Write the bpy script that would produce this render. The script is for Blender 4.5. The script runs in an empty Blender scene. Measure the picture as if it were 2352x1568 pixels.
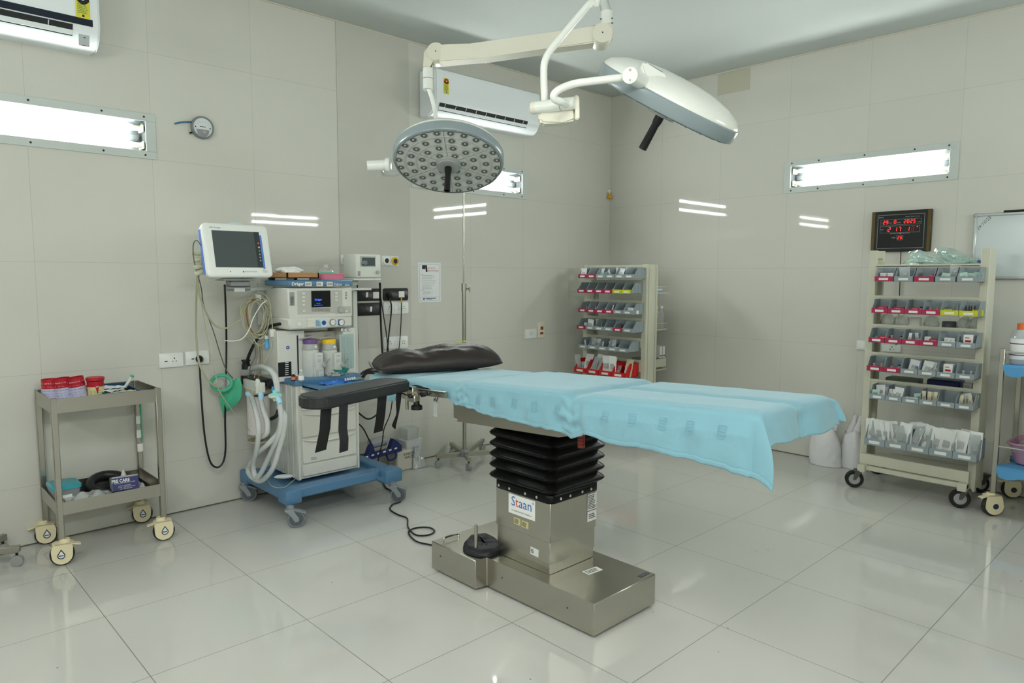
import bpy, bmesh, math, random
from mathutils import Matrix, Vector, noise
from math import sin, cos, pi, radians
random.seed(7)
C = bpy.context.scene.collection
SC = bpy.context.scene

# ---------------- camera, exposure, world ----------------
CF, CX, CY, CH, YAW, PITCH, ROLL = 1610.119, -5.441, -4.3364, 1.4206, 0.7616, -0.0941, 0.0028
_f = Vector((sin(YAW), cos(YAW), 0)); _r = Vector((cos(YAW), -sin(YAW), 0)); _u = Vector((0, 0, 1))
CAMF = _f * cos(PITCH) + _u * sin(PITCH); _u2 = _u * cos(PITCH) - _f * sin(PITCH)
CAMR = _r * cos(ROLL) + _u2 * sin(ROLL); CAMU = _u2 * cos(ROLL) - _r * sin(ROLL)
CAMP = Vector((CX, CY, CH))
cd = bpy.data.cameras.new('camera'); cam = bpy.data.objects.new('camera', cd); C.objects.link(cam)
cd.sensor_width = 36; cd.lens = CF / 2352 * 36; cd.clip_start = 0.02
cam.matrix_world = Matrix((( CAMR.x, CAMU.x, -CAMF.x, CX), (CAMR.y, CAMU.y, -CAMF.y, CY), (CAMR.z, CAMU.z, -CAMF.z, CH), (0, 0, 0, 1)))
SC.camera = cam
SC.view_settings.view_transform = 'Standard'; SC.view_settings.look = 'None'
SC.view_settings.gamma = 1; SC.view_settings.use_curve_mapping = False
SC.view_settings.exposure = 2.72
TUBE_L = 16.0
FILL_L = 2.4  # strength of the added fill panels above the camera
w_ = bpy.data.worlds.new('world'); SC.world = w_; w_.use_nodes = True
w_.node_tree.nodes['Background'].inputs[0].default_value = (.7, .8, .85, 1)
w_.node_tree.nodes['Background'].inputs[1].default_value = .05

def at(a, b, x=None, y=None, z=None, d=None):
    """the point of the place seen at pixel (a, b) of the photograph, on a plane x=, y=, z= or at depth d"""
    D = CAMF + CAMR * ((a - 1176) / CF) - CAMU * ((b - 784) / CF)
    t = (x - CX) / D.x if x is not None else (y - CY) / D.y if y is not None else (z - CH) / D.z if z is not None else d
    return CAMP + D * t

# ---------------- materials ----------------
def lin(c):
    if isinstance(c, str):
        c = [int(c[i:i + 2], 16) / 255 for i in (0, 2, 4)]
        return tuple((v / 12.92 if v <= .04045 else ((v + .055) / 1.055) ** 2.4) for v in c)
    return tuple(c)
_mats = {}
def mat(name, col, rough=.45, metal=0., spec=.5, bump=0., bs=60., var=.0, vs=8., emis=0., trans=0., ior=1.45, sheen=0., coat=0., stretch=None, alpha=1., sss=0.):
    if name in _mats: return _mats[name]
    m = bpy.data.materials.new(name); m.use_nodes = True; nt = m.node_tree; N = nt.nodes; L = nt.links
    P = N['Principled BSDF']; c = lin(col)
    P.inputs['Base Color'].default_value = (*c, 1); P.inputs['Roughness'].default_value = rough
    P.inputs['Metallic'].default_value = metal; P.inputs['Specular IOR Level'].default_value = spec
    P.inputs['IOR'].default_value = ior; P.inputs['Transmission Weight'].default_value = trans
    P.inputs['Sheen Weight'].default_value = sheen; P.inputs['Coat Weight'].default_value = coat
    P.inputs['Alpha'].default_value = alpha
    if emis: P.inputs['Emission Color'].default_value = (*c, 1); P.inputs['Emission Strength'].default_value = emis
    tc = N.new('ShaderNodeTexCoord'); mp = N.new('ShaderNodeMapping'); L.new(tc.outputs['Object'], mp.inputs[0])
    if stretch: mp.inputs['Scale'].default_value = stretch
    nz = N.new('ShaderNodeTexNoise'); nz.inputs['Scale'].default_value = vs; nz.inputs['Detail'].default_value = 3; L.new(mp.outputs[0], nz.inputs[0])
    mr = N.new('ShaderNodeMapRange'); mr.inputs[3].default_value = max(.02, rough * .85); mr.inputs[4].default_value = min(1, rough * 1.15)
    L.new(nz.outputs[0], mr.inputs[0]); L.new(mr.outputs[0], P.inputs['Roughness'])
    if metal > .8: nt.links.remove(P.inputs['Roughness'].links[0])
    if var:
        mx = N.new('ShaderNodeMix'); mx.data_type = 'RGBA'
        mx.inputs[6].default_value = (*[v * (1 - var) for v in c], 1); mx.inputs[7].default_value = (*[min(1, v * (1 + var)) for v in c], 1)
        L.new(nz.outputs[0], mx.inputs[0]); L.new(mx.outputs[2], P.inputs['Base Color'])
    if bump:
        n2 = N.new('ShaderNodeTexNoise'); n2.inputs['Scale'].default_value = bs; n2.inputs['Detail'].default_value = 4; L.new(mp.outputs[0], n2.inputs[0])
        b = N.new('ShaderNodeBump'); b.inputs['Strength'].default_value = 1; b.inputs['Distance'].default_value = bump
        L.new(n2.outputs[0], b.inputs['Height']); L.new(b.outputs[0], P.inputs['Normal'])
    _mats[name] = m; return m

def clear(name, tint=(.95, .97, .97), mix=.12, rough=.08, body=0., bcol=(.8, .85, .85)):
    """thin clear plastic or glass: transparent, with a glossy and a milky share"""
    if name in _mats: return _mats[name]
    m = bpy.data.materials.new(name); m.use_nodes = True; nt = m.node_tree; N = nt.nodes; L = nt.links
    N.remove(N['Principled BSDF']); out = N['Material Output']
    t = N.new('ShaderNodeBsdfTransparent'); t.inputs[0].default_value = (*tint, 1)
    d = N.new('ShaderNodeBsdfDiffuse'); d.inputs[0].default_value = (*bcol, 1)
    tl = N.new('ShaderNodeBsdfTranslucent'); tl.inputs[0].default_value = (*bcol, 1)
    dd = N.new('ShaderNodeMixShader'); dd.inputs[0].default_value = .4; L.new(d.outputs[0], dd.inputs[1]); L.new(tl.outputs[0], dd.inputs[2])
    m1 = N.new('ShaderNodeMixShader'); m1.inputs[0].default_value = body; L.new(t.outputs[0], m1.inputs[1]); L.new(dd.outputs[0], m1.inputs[2])
    g = N.new('ShaderNodeBsdfGlossy'); g.inputs['Roughness'].default_value = rough
    fr = N.new('ShaderNodeLayerWeight'); fr.inputs[0].default_value = mix
    m2 = N.new('ShaderNodeMixShader'); L.new(fr.outputs['Facing'], m2.inputs[0]); L.new(m1.outputs[0], m2.inputs[1]); L.new(g.outputs[0], m2.inputs[2])
    L.new(m2.outputs[0], out.inputs[0]); _mats[name] = m; return m

def tile_mat(name, col, tw, th, ou, ov, ax=(0, 2), joint=(.24, .24, .2), lw=.0028, rough=.03, spec=.17, jstr=.33, var=.025):
    """polished vitrified tiles: joints every tw x th metres along two axes"""
    m = bpy.data.materials.new(name); m.use_nodes = True; nt = m.node_tree; N = nt.nodes; L = nt.links
    P = N['Principled BSDF']; c = lin(col)
    tc = N.new('ShaderNodeTexCoord'); sp = N.new('ShaderNodeSeparateXYZ'); L.new(tc.outputs['Object'], sp.inputs[0])
    def mth(op, a, b=None):
        n = N.new('ShaderNodeMath'); n.operation = op
        for i, v in enumerate((a, b)):
            if v is None: continue
            if isinstance(v, (int, float)): n.inputs[i].default_value = v
            else: L.new(v, n.inputs[i])
        return n.outputs[0]
    ms = []; ids = []
    for k, size, off in ((ax[0], tw, ou), (ax[1], th, ov)):
        q = mth('DIVIDE', mth('SUBTRACT', sp.outputs[k], off), size)
        fr = mth('FRACT', mth('ADD', q, 100.5)); ids.append(mth('FLOOR', mth('ADD', q, 100)))
        ms.append(mth('LESS_THAN', mth('ABSOLUTE', mth('SUBTRACT', fr, .5)), lw / 2 / size))
    j = mth('MAXIMUM', ms[0], ms[1])
    cb = N.new('ShaderNodeCombineXYZ'); L.new(ids[0], cb.inputs[0]); L.new(ids[1], cb.inputs[1])
    wn = N.new('ShaderNodeTexWhiteNoise'); wn.noise_dimensions = '3D'; L.new(cb.outputs[0], wn.inputs[0])
    nz = N.new('ShaderNodeTexNoise'); nz.inputs['Scale'].default_value = 2.2; nz.inputs['Detail'].default_value = 5; L.new(tc.outputs['Object'], nz.inputs[0])
    k = mth('ADD', mth('MULTIPLY', mth('ADD', wn.outputs[0], mth('MULTIPLY', nz.outputs[0], .8)), var), 1 - .9 * var)
    vm = N.new('ShaderNodeVectorMath'); vm.operation = 'SCALE'; vm.inputs[0].default_value = c; L.new(k, vm.inputs['Scale'])
    mx = N.new('ShaderNodeMix'); mx.data_type = 'RGBA'; mx.inputs[7].default_value = (*joint, 1)
    L.new(mth('MULTIPLY', j, jstr), mx.inputs[0]); L.new(vm.outputs[0], mx.inputs[6]); L.new(mx.outputs[2], P.inputs['Base Color'])
    L.new(mth('ADD', mth('MULTIPLY', j, .5), rough), P.inputs['Roughness']); P.inputs['Specular IOR Level'].default_value = spec
    _mats[name] = m; return m

WHITE = mat('white_plastic', 'e6e9e4', .35); CREAM = mat('cream_paint', 'e0ddcd', .38); OFFW = mat('off_white_plastic', 'd9dcd4', .4)
GREYP = mat('grey_plastic', 'a9adab', .4); DGREY = mat('dark_grey_plastic', '50555a', .45); BLACK = mat('black_plastic', '161718', .38)
RUBBER = mat('black_rubber', '1c1d1f', .6, bump=.0004, bs=200); STEEL = mat('brushed_steel', (.47, .455, .40), .27, 1., vs=5)
STEELH = mat('brushed_sheet', (.46, .445, .39), .3, 1., vs=4)
CHROME = mat('chrome', (.72, .72, .7), .12, 1.); PAPER = mat('paper_label', 'e9ebe8', .6); INK = mat('black_ink', '222428', .6)
PUTTY = mat('putty_painted_steel', 'c9c9b6', .42, var=.04, vs=14); BLUE = mat('blue_trolley_paint', '5580a5', .38)
NAVY = mat('navy_plastic', '1d2a63', .4); RED = mat('red_print', 'b3182a', .4); BIN = mat('grey_bin_plastic', '8d999d', .4)
CRIM = mat('crimson_card', 'a81f4b', .5); YELL = mat('lime_yellow_card', 'c5c71e', .5); REDB = mat('red_bin_plastic', 'c3201f', .38)
CREAMW = mat('cream_caster_plastic', 'e9dfb9', .35); WOOD = mat('varnished_wood', 'a97f52', .4, var=.12, vs=20, stretch=(1, 8, 1))
LBLUE = mat('pale_blue_plastic', 'a5d8ee', .4); GREEN = mat('green_rubber', '4db892', .4, spec=.4)
SACHET = mat('sachet_paper', 'dfe3e1', .5, bump=.001, bs=90); CLEARP = clear('clear_plastic_film', mix=.35, rough=.18, body=.34, bcol=(.9, .93, .93))
GLASS = clear('clear_glass', tint=(.97, .985, .98), mix=.05, rough=.02)

# ---------------- mesh building ----------------
def fr(o, x, y):
    """frame: origin o, local x and y directions"""
    x = Vector(x).normalized(); z = x.cross(Vector(y)).normalized(); y = z.cross(x); o = Vector(o)
    return Matrix(((x.x, y.x, z.x, o.x), (x.y, y.y, z.y, o.y), (x.z, y.z, z.z, o.z), (0, 0, 0, 1)))
def axisfr(p0, p1):
    p0 = Vector(p0); z = (Vector(p1) - p0).normalized(); a = Vector((0, 0, 1)) if abs(z.z) < .9 else Vector((1, 0, 0))
    x = a.cross(z).normalized(); y = z.cross(x)
    return Matrix(((x.x, y.x, z.x, p0.x), (x.y, y.y, z.y, p0.y), (x.z, y.z, z.z, p0.z), (0, 0, 0, 1)))
def T3(x, y, z): return Matrix.Translation((x, y, z))
def Rz(a): return Matrix.Rotation(a, 4, 'Z')
def Rx(a): return Matrix.Rotation(a, 4, 'X')
def Ry(a): return Matrix.Rotation(a, 4, 'Y')

class B:
    def __init__(s, T=None): s.bm = bmesh.new(); s.T = T or Matrix(); s.k = 0
    def _v(s, p): return s.bm.verts.new(s.T @ Vector(p))
    def _f(s, vs):
        try: f = s.bm.faces.new(vs)
        except ValueError: return None
        f.material_index = s.k; return f
    def m(s, k): s.k = k; return s
    def at(s, T): s.T = T; return s
    def box(s, c, d, bev=0., R=None, seg=1):
        t = bmesh.new(); bmesh.ops.create_cube(t, size=1)
        for v in t.verts: v.co = Vector((v.co.x * d[0], v.co.y * d[1], v.co.z * d[2]))
        if bev: bmesh.ops.bevel(t, geom=t.edges[:], offset=min(bev, min(d) * .49), segments=seg, profile=.5, affect='EDGES')
        M = s.T @ T3(*c) @ (R or Matrix()); return s._join(t, M)
    def bb(s, a, b, bev=0., seg=1):
        return s.box([(a[i] + b[i]) / 2 for i in range(3)], [abs(b[i] - a[i]) for i in range(3)], bev, None, seg)
    def _join(s, t, M):
        mp = {v: s.bm.verts.new(M @ v.co) for v in t.verts}
        for f in t.faces: s._f([mp[v] for v in f.verts])
        t.free(); return s
    def cyl(s, p0, p1, r0, r1=None, n=20, caps=True):
        r1 = r0 if r1 is None else r1; p0 = Vector(p0); p1 = Vector(p1)
        return s.lathe([(r0, 0), (r1, (p1 - p0).length)], p0, p1 - p0, n, caps)
    def lathe(s, prof, o=(0, 0, 0), ax=(0, 0, 1), n=24, caps=True, sx=1., sy=1., th=2 * pi):
        M = axisfr(o, Vector(o) + Vector(ax)); rings = []
        full = abs(th - 2 * pi) < 1e-6; k = n if full else n + 1
        for r, z in prof:
            rings.append([s._v(M @ Vector((max(r, 1e-5) * cos(th * i / n) * sx, max(r, 1e-5) * sin(th * i / n) * sy, z))) for i in range(k)])
        for a, b in zip(rings, rings[1:]):
            for i in range(n): s._f([a[i], a[(i + 1) % k], b[(i + 1) % k], b[i]])
        if caps and full:
            if prof[0][0] > 1e-4: s._f(rings[0][::-1])
            if prof[-1][0] > 1e-4: s._f(rings[-1])
        return s
    def tube(s, pts, r, n=8, closed=False, res=6, caps=True):
        P = [Vector(p) for p in pts]
        if len(P) > 2 and res > 1:
            Q = []; N = len(P); rng = range(N if closed else N - 1)
            for i in rng:
                a = P[(i - 1) % N] if closed or i > 0 else P[0] * 2 - P[1]; b = P[i]; c = P[(i + 1) % N]
                d = P[(i + 2) % N] if closed or i + 2 < N else P[-1] * 2 - P[-2]
                for j in range(res):
                    t = j / res; Q.append(.5 * ((2 * b) + (c - a) * t + (2 * a - 5 * b + 4 * c - d) * t * t + (3 * b - a - 3 * c + d) * t ** 3))
            if not closed: Q.append(P[-1])
            P = Q
        N = len(P); tan = []
        for i in range(N):
            a = P[(i - 1) % N] if closed or i else P[0]; b = P[(i + 1) % N] if closed or i < N - 1 else P[-1]
            tan.append((b - a).normalized())
        u = tan[0].orthogonal().normalized(); rings = []
        for i in range(N):
            u = (u - tan[i] * u.dot(tan[i])).normalized(); w = tan[i].cross(u)
            rr = r(i / (N - 1), i) if callable(r) else r
            rings.append([s._v(P[i] + (u * cos(2 * pi * j / n) + w * sin(2 * pi * j / n)) * rr) for j in range(n)])
        for i in range(N if closed else N - 1):
            a = rings[i]; b = rings[(i + 1) % N]
            for j in range(n): s._f([a[j], a[(j + 1) % n], b[(j + 1) % n], b[j]])
        if caps and not closed: s._f(rings[0][::-1]); s._f(rings[-1])
        return s
    def prism(s, poly, z0, z1, M=None):
        M = M or Matrix(); a = [s._v(M @ Vector((x, y, z0))) for x, y in poly]; b = [s._v(M @ Vector((x, y, z1))) for x, y in poly]
        s._f(a[::-1]); s._f(b); n = len(poly)
        for i in range(n): s._f([a[i], a[(i + 1) % n], b[(i + 1) % n], b[i]])
        return s
    def grid(s, fn, nu, nv, cu=False, cv=False):
        g = [[s._v(fn(i / nu, j / nv)) for j in range(nv + (0 if cv else 1))] for i in range(nu + (0 if cu else 1))]
        for i in range(nu):
            for j in range(nv):
                s._f([g[i][j], g[(i + 1) % len(g)][j], g[(i + 1) % len(g)][(j + 1) % len(g[0])], g[i][(j + 1) % len(g[0])]])
        return s
    def ball(s, c, r, n=16, sc=(1, 1, 1)):
        t = bmesh.new(); bmesh.ops.create_uvsphere(t, u_segments=n, v_segments=max(6, n // 2), radius=1)
        return s._join(t, s.T @ T3(*c) @ Matrix.Diagonal((r * sc[0], r * sc[1], r * sc[2], 1)) if False else s.T @ T3(*c) @ Matrix.Diagonal((r * sc[0], r * sc[1], r * sc[2], 1)))
    def quad(s, a, b, c, d): s._f([s._v(p) for p in (a, b, c, d)]); return s
    def build(s, name, mats, parent=None, label=None, w=1, sharp=38, thick=0., flip=False):
        me = bpy.data.meshes.new(name)
        if thick:
            bmesh.ops.recalc_face_normals(s.bm, faces=s.bm.faces[:])
            bmesh.ops.solidify(s.bm, geom=s.bm.faces[:], thickness=thick)
        bmesh.ops.recalc_face_normals(s.bm, faces=s.bm.faces[:])
        if parent is not None and w:
            inv = RW[parent.name].inverted(); s.bm.transform(inv)
        s.bm.to_mesh(me); s.bm.free()
        for m in (mats if isinstance(mats, (list, tuple)) else [mats]): me.materials.append(m)
        me.polygons.foreach_set('use_smooth', [True] * len(me.polygons)); me.set_sharp_from_angle(angle=radians(sharp))
        o = bpy.data.objects.new(name, me); C.objects.link(o)
        if parent is not None: o.parent = parent; RW[o.name] = RW[parent.name]
        else: RW[o.name] = Matrix()
        if label: o['label'] = label
        return o
RW = {}
def tag(o, label, cat, group=None, kind=None):
    o['label'] = label; o['category'] = cat
    if group: o['group'] = group
    if kind: o['kind'] = kind
    return o
def thing(name, label, cat, loc=(0, 0, 0), rz=0., group=None):
    o = bpy.data.objects.new(name, None); C.objects.link(o); o.location = loc; o.rotation_euler = (0, 0, rz); o.empty_display_size = .05
    RW[o.name] = T3(*loc) @ Rz(rz); return tag(o, label, cat, group)
def struct(o): o['kind'] = 'structure'; return o
KIDS = {}
def copy_tree(o, parent=None):
    c = o.copy(); C.objects.link(c); c.parent = parent
    for ch in [k for k in o.children]: copy_tree(ch, c)
    return c
def dup(o, loc, rz=0., label=None, group=None, rot=None):
    c = copy_tree(o); c.location = loc; c.rotation_euler = rot or (0, 0, rz)
    RW[c.name] = T3(*loc) @ (c.rotation_euler.to_matrix().to_4x4())
    if label: c['label'] = label
    if group: c['group'] = group
    return c
def text(s_, size, M, mt, parent, name='lettering', align='CENTER', w=1, sh=0., sx=1., bold=0.):
    cu = bpy.data.curves.new('t', 'FONT'); cu.body = s_; cu.size = size; cu.align_x = align; cu.align_y = 'CENTER'; cu.shear = sh; cu.offset = bold; cu.resolution_u = 2
    t = bpy.data.objects.new('t', cu); C.objects.link(t)
    dg = bpy.context.evaluated_depsgraph_get(); me = bpy.data.meshes.new_from_object(t.evaluated_get(dg)); bpy.data.objects.remove(t)
    me.name = name; me.transform(Matrix.Diagonal((sx, 1, 1, 1)))
    me.transform((RW[parent.name].inverted() if w and parent else Matrix()) @ M); me.materials.clear(); me.materials.append(mt)
    o = bpy.data.objects.new(name, me); C.objects.link(o)
    if parent: o.parent = parent; RW[o.name] = RW[parent.name]
    return o
def many(name, mk, mt, parent, Ms, group=None):
    """one mesh made by mk(B), shown at every frame of Ms as a part of its own"""
    b = B(); mk(b); inv = RW[parent.name].inverted() if parent else Matrix(); o = b.build(name, mt, parent, w=0); res = [o]
    o.matrix_basis = inv @ Ms[0]
    for M in Ms[1:]:
        c = o.copy(); C.objects.link(c); c.matrix_basis = inv @ M; res.append(c); RW[c.name] = RW[o.name]
    return res
def join(objs, name):
    """several lettering meshes of one part as one mesh"""
    bm = bmesh.new(); mats = []
    for o in objs:
        k0 = len(bm.faces); mt = o.data.materials[0]
        if mt not in mats: mats.append(mt)
        bm.from_mesh(o.data); bm.faces.ensure_lookup_table()
        for f in bm.faces[k0:]: f.material_index = mats.index(mt)
    me = bpy.data.meshes.new(name); bm.to_mesh(me); bm.free()
    for m_ in mats: me.materials.append(m_)
    o0 = objs[0]; o0.data = me; o0.name = name
    for o in objs[1:]: bpy.data.objects.remove(o)
    return o0
def WA(x, z, off=0.): return fr((x, -off, z), (1, 0, 0), (0, 0, 1))          # wall A faces -y
def WB(y, z, off=0.): return fr((-off, y, z), (0, -1, 0), (0, 0, 1))         # wall B faces -x
def WC(y, z, off=0.): return fr((XC + off, y, z), (0, 1, 0), (0, 0, 1))
def WD(x, z, off=0.): return fr((x, YD + off, z), (-1, 0, 0), (0, 0, 1))
XC, YD, ZC = -6.5, -5.1, 3.1123
TW, TH, Z3 = .5891, .5845, 1.4836
# ---------------- room shell ----------------
WALLC = 'cdcdc4'
def wall(name, fn, u0, u1, holes, mt):
    """plane wall with rectangular holes; fn(u, z) gives the point"""
    us = sorted({u0, u1, *[h[0] for h in holes], *[h[1] for h in holes]}); zs = sorted({0, ZC, *[h[2] for h in holes], *[h[3] for h in holes]})
    b = B()
    for a, c in zip(us, us[1:]):
        for d, e in zip(zs, zs[1:]):
            um, zm = (a + c) / 2, (d + e) / 2
            if any(h[0] < um < h[1] and h[2] < zm < h[3] for h in holes): continue
            b.quad(fn(a, d), fn(c, d), fn(c, e), fn(a, e))
    bmesh.ops.remove_doubles(b.bm, verts=b.bm.verts, dist=1e-4)
    return struct(b.build(name, mt))
LH, LV = .55, .085     # half width and half height of a lamp opening
LZ = 2.192
def hole(u): return (u - LH, u + LH, LZ - LV, LZ + LV)
UA = (-4.70, -1.74); UB = (-2.34,); UC = (-2.34,); UD = (-.84, -4.7)
fl_mat = tile_mat('floor_tiles', 'c8c8c2', .6, .6, -4.1343, -.541, ax=(0, 1), joint=(.1, .1, .08), lw=.003, rough=.05, spec=.5, jstr=.8)
wa_mat = tile_mat('wall_tiles_long', WALLC, TW, TH, 0, Z3, ax=(0, 2)); wb_mat = tile_mat('wall_tiles_cross', WALLC, TW, TH, 0, Z3, ax=(1, 2))
b = B(); b.quad((XC, YD, 0), (0, YD, 0), (0, 0, 0), (XC, 0, 0)); struct(b.build('floor', fl_mat))
b = B(); b.quad((XC, YD, ZC), (0, YD, ZC), (0, 0, ZC), (XC, 0, ZC)); struct(b.build('ceiling', mat('ceiling_paint', 'c2c8c5', .8, spec=.2)))
wall('wall_left', lambda u, z: (u, 0, z), XC, 0, [hole(u) for u in UA], wa_mat)
wall('wall_right', lambda u, z: (0, u, z), YD, 0, [hole(u) for u in UB], wb_mat)
wall('wall_rear', lambda u, z: (XC, u, z), YD, 0, [hole(u) for u in UC], wb_mat)
wall('wall_front', lambda u, z: (u, YD, z), XC, 0, [hole(u) for u in UD], wa_mat)
# darker tile strip on the left wall, ceiling bead, patch by the ceiling
b = B(); b.bb((-5 * TW, -.004, Z3 - TH), (-4 * TW, .0, ZC)); struct(b.build('trim_1', mat('darker_tile', 'c2c2ba', .04, spec=.25, var=.02)))
bead = mat('ceiling_bead', 'cdc9b6', .6)
b = B(); b.bb((XC, -.008, ZC - .008), (0, 0, ZC)); struct(b.build('trim_2', bead))
b = B(); b.bb((-.008, YD, ZC - .008), (0, 0, ZC)); struct(b.build('trim_3', bead))
b = B(); b.bb((-.003, -1.42, 2.93), (0, -1.13, 3.1)); struct(b.build('trim_4', mat('patch_tile', 'bdbba8', .3)))
grout = mat('floor_edge_grout', '5d5b4c', .8)
b = B(); b.bb((XC, -.004, 0), (0, 0, .006)); struct(b.build('baseboard_left', grout))
b = B(); b.bb((-.004, YD, 0), (0, 0, .006)); struct(b.build('baseboard_right', grout))

# ---------------- recessed tube lights ----------------
TUBE = mat('lit_fluorescent_tube', (.98, 1., .97), .4, emis=TUBE_L)
HOUSE = mat('lamp_housing_enamel', '43484a', .4, spec=.3)
def recessed_light(M, label):
    o = M.to_translation(); t = thing('recessed_light', label, 'wall light', o, 0, 'recessed twin tube lights')
    b = B(M)
    for (x0, x1, y0, y1) in ((-.6, .6, LV - .004, .125), (-.6, .6, -.125, -LV + .004), (-.6, -LH + .004, -LV, LV), (LH - .004, .6, -LV, LV)):
        b.bb((x0, y0, 0), (x1, y1, .006), .0015)
    b.build('frame', mat('grey_aluminium_frame', 'c3cac6', .4), t)
    many('screw', lambda b: b.cyl((0, 0, 0), (0, 0, .003), .006, .005, 8), INK, t, [M @ T3(x, y, .006) for x in (-.54, -.33, 0, .33, .54) for y in (-.105, .105)])
    D = -.095; b = B(M)
    P = lambda x, y, z: (x * LH, y * LV, z)
    b.quad(P(-1, -1, D), P(1, -1, D), P(1, 1, D), P(-1, 1, D))
    for a, c in (((-1, -1), (1, -1)), ((1, -1), (1, 1)), ((1, 1), (-1, 1)), ((-1, 1), (-1, -1))): b.quad(P(*a, 0), P(*c, 0), P(*c, D), P(*a, D))
    b.box((0, 0, D + .012), (2 * LH - .03, .035, .024), .004)
    b.build('housing', HOUSE, t)
    for y in (.047, -.047):
        b = B(M); b.cyl((-.49, y, -.045), (.49, y, -.045), .0145, n=10, caps=False); tb = b.build('tube', TUBE, t)
        for s in (-1, 1): b = B(M); b.cyl((s * .535, y, -.045), (s * .49, y, -.045), .0148, n=10); b.box((s * .54, y, -.055), (.012, .04, .07), .003); b.build('tube_end', mat('tube_end_cap', 'e0dfc8', .4), tb)
    b = B(M); b.box((0, 0, .001), (2 * LH + .01, 2 * LV + .01, .002)); b.build('glass_cover', GLASS, t)
recessed_light(WA(UA[0], LZ), 'long twin tube wall light under the air conditioner with dark stripe')
recessed_light(WA(UA[1], LZ), 'twin tube wall light partly hidden behind the round surgical lamp head')
recessed_light(WB(UB[0], LZ), 'twin tube wall light above the digital clock')
recessed_light(WD(UD[0], LZ), 'twin tube light in the wall opposite, seen only as a reflection in the tiles')
recessed_light(WD(UD[1], LZ), 'twin tube light in the wall behind the camera')
recessed_light(WC(UC[0], LZ), 'twin tube light in the end wall facing the shelving racks')

# fill light panels added over the camera, out of view, to brighten the room
for cx_, cy_ in ((-5.35, -4.3), (-6.0, -4.3)):
    t = thing('fill_light', 'square fill light panel added above the camera, out of view', 'fill light', (cx_, cy_, ZC), 0, 'added fill light panels')
    b = B(); b.bb((cx_ - .3, cy_ - .6, ZC - .012), (cx_ + .3, cy_ + .6, ZC - .002)); b.build('fill_panel_frame', WHITE, t)
    b = B(); b.quad((cx_ - .28, cy_ - .58, ZC - .013), (cx_ + .28, cy_ - .58, ZC - .013), (cx_ + .28, cy_ + .58, ZC - .013), (cx_ - .28, cy_ + .58, ZC - .013)); b.build('fill_diffuser', mat('lit_fill_diffuser', (1., 1., 1.), .5, emis=FILL_L), t)
# ---------------- helpers for many small alike parts ----------------
def dep(p): return (Vector(p) - CAMP).dot(CAMF)
LEATHER = mat('black_upholstery', '26282a', .42, bump=.0006, bs=350, spec=.5)
DRAPE = mat('pale_blue_drape_cloth', '7cabb9', .78, sheen=.25, bump=.0006, bs=500, var=.03, vs=40)

# ---------------- operating table ----------------
ot = thing('operating_table', 'stainless steel operating table on a T-shaped floor base with black bellows column', 'operating table', (-3.2, -2.2, 0))
def arc_box(b, poly, z0, z1): b.prism(poly, z0, z1)
b = B(); b.prism([(-3.395, -2.66), (-2.985, -2.66), (-2.985, -2.03), (-2.92, -2.03), (-2.92, -1.70), (-3.46, -1.70), (-3.46, -2.025), (-3.395, -2.03)], .012, .145)
bmesh.ops.bevel(b.bm, geom=b.bm.edges[:], offset=.003, segments=1, affect='EDGES'); b.build('floor_base', STEEL, ot)
b = B(); b.bb((-3.37, -2.64, 0), (-3.01, -1.73, .012)); b.build('base_plinth', BLACK, ot)
b = B(); b.tube([(-3.425, -1.755, .145), (-3.425, -1.755, .162), (-3.41, -1.757, .168), (-3.355, -1.759, .168), (-3.342, -1.76, .162), (-3.342, -1.76, .145)], .005); b.build('pull_handle', CHROME, ot)
for nm, z0, z1, k in (('lower_sleeve', .145, .20, .012), ('middle_sleeve', .19, .296, .006), ('upper_sleeve', .286, .478, 0)):
    b = B(); b.bb((-3.332 + k * .3, -2.362 + k * .3, z0), (-3.028 - k, -2.022 - k, z1), .002); b.build(nm, STEEL, ot)
b = B(); b.bb((-3.03, -2.20, .19), (-3.0265, -2.204, .47)); b.build('column_seam', DGREY, ot)
def rrect(hx, hy, c, n=3):
    pts = []
    for sx, sy, a0 in ((1, 1, 0), (-1, 1, pi / 2), (-1, -1, pi), (1, -1, 1.5 * pi)):
        for i in range(n + 1):
            a = a0 + pi / 2 * i / n; pts.append((sx * (hx - c) + c * cos(a), sy * (hy - c) + c * sin(a)))
    return pts
def stack(b, prof, cx, cy, hx, hy, n=4):
    rings = []
    for off, z, c in prof: rings.append([b._v((cx + x, cy + y, z)) for x, y in rrect(hx + off, hy + off, c, n)])
    for r0, r1 in zip(rings, rings[1:]):
        for i in range(len(r0)): b._f([r0[i], r0[(i + 1) % len(r0)], r1[(i + 1) % len(r1)], r1[i]])
    b._f(rings[0][::-1]); b._f(rings[-1])
BCX, BCY = -3.18, -2.195
prof = [(.006, .457, .03), (.009, .46, .03), (.009, .492, .03), (.002, .498, .03)]
for i in range(6):
    z = .520 + i * .0485; prof += [(.010, z - .0225, .03), (.015, z - .018, .035), (.033, z - .007, .045), (.037, z, .045), (.033, z + .007, .045), (.015, z + .02, .035)]
prof += [(.0, .79, .03)]
b = B(); stack(b, prof, BCX, BCY, .152, .170); b.build('bellows', mat('black_glossy_rubber', '070808', .34, spec=.25), ot, sharp=60)
Ms = [fr((-3.341, y, .474), (0, -1, 0), (0, 0, 1)) for y in (-2.05, -2.12, -2.22, -2.29)] + [fr((x, -2.374, .474), (1, 0, 0), (0, 0, 1)) for x in (-3.28, -3.22, -3.14, -3.08)]
many('rivet', lambda b: b.lathe([(.005, -.001), (.0065, .0015), (.003, .003), (0, .003)], n=10), CHROME, ot, Ms)
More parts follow.
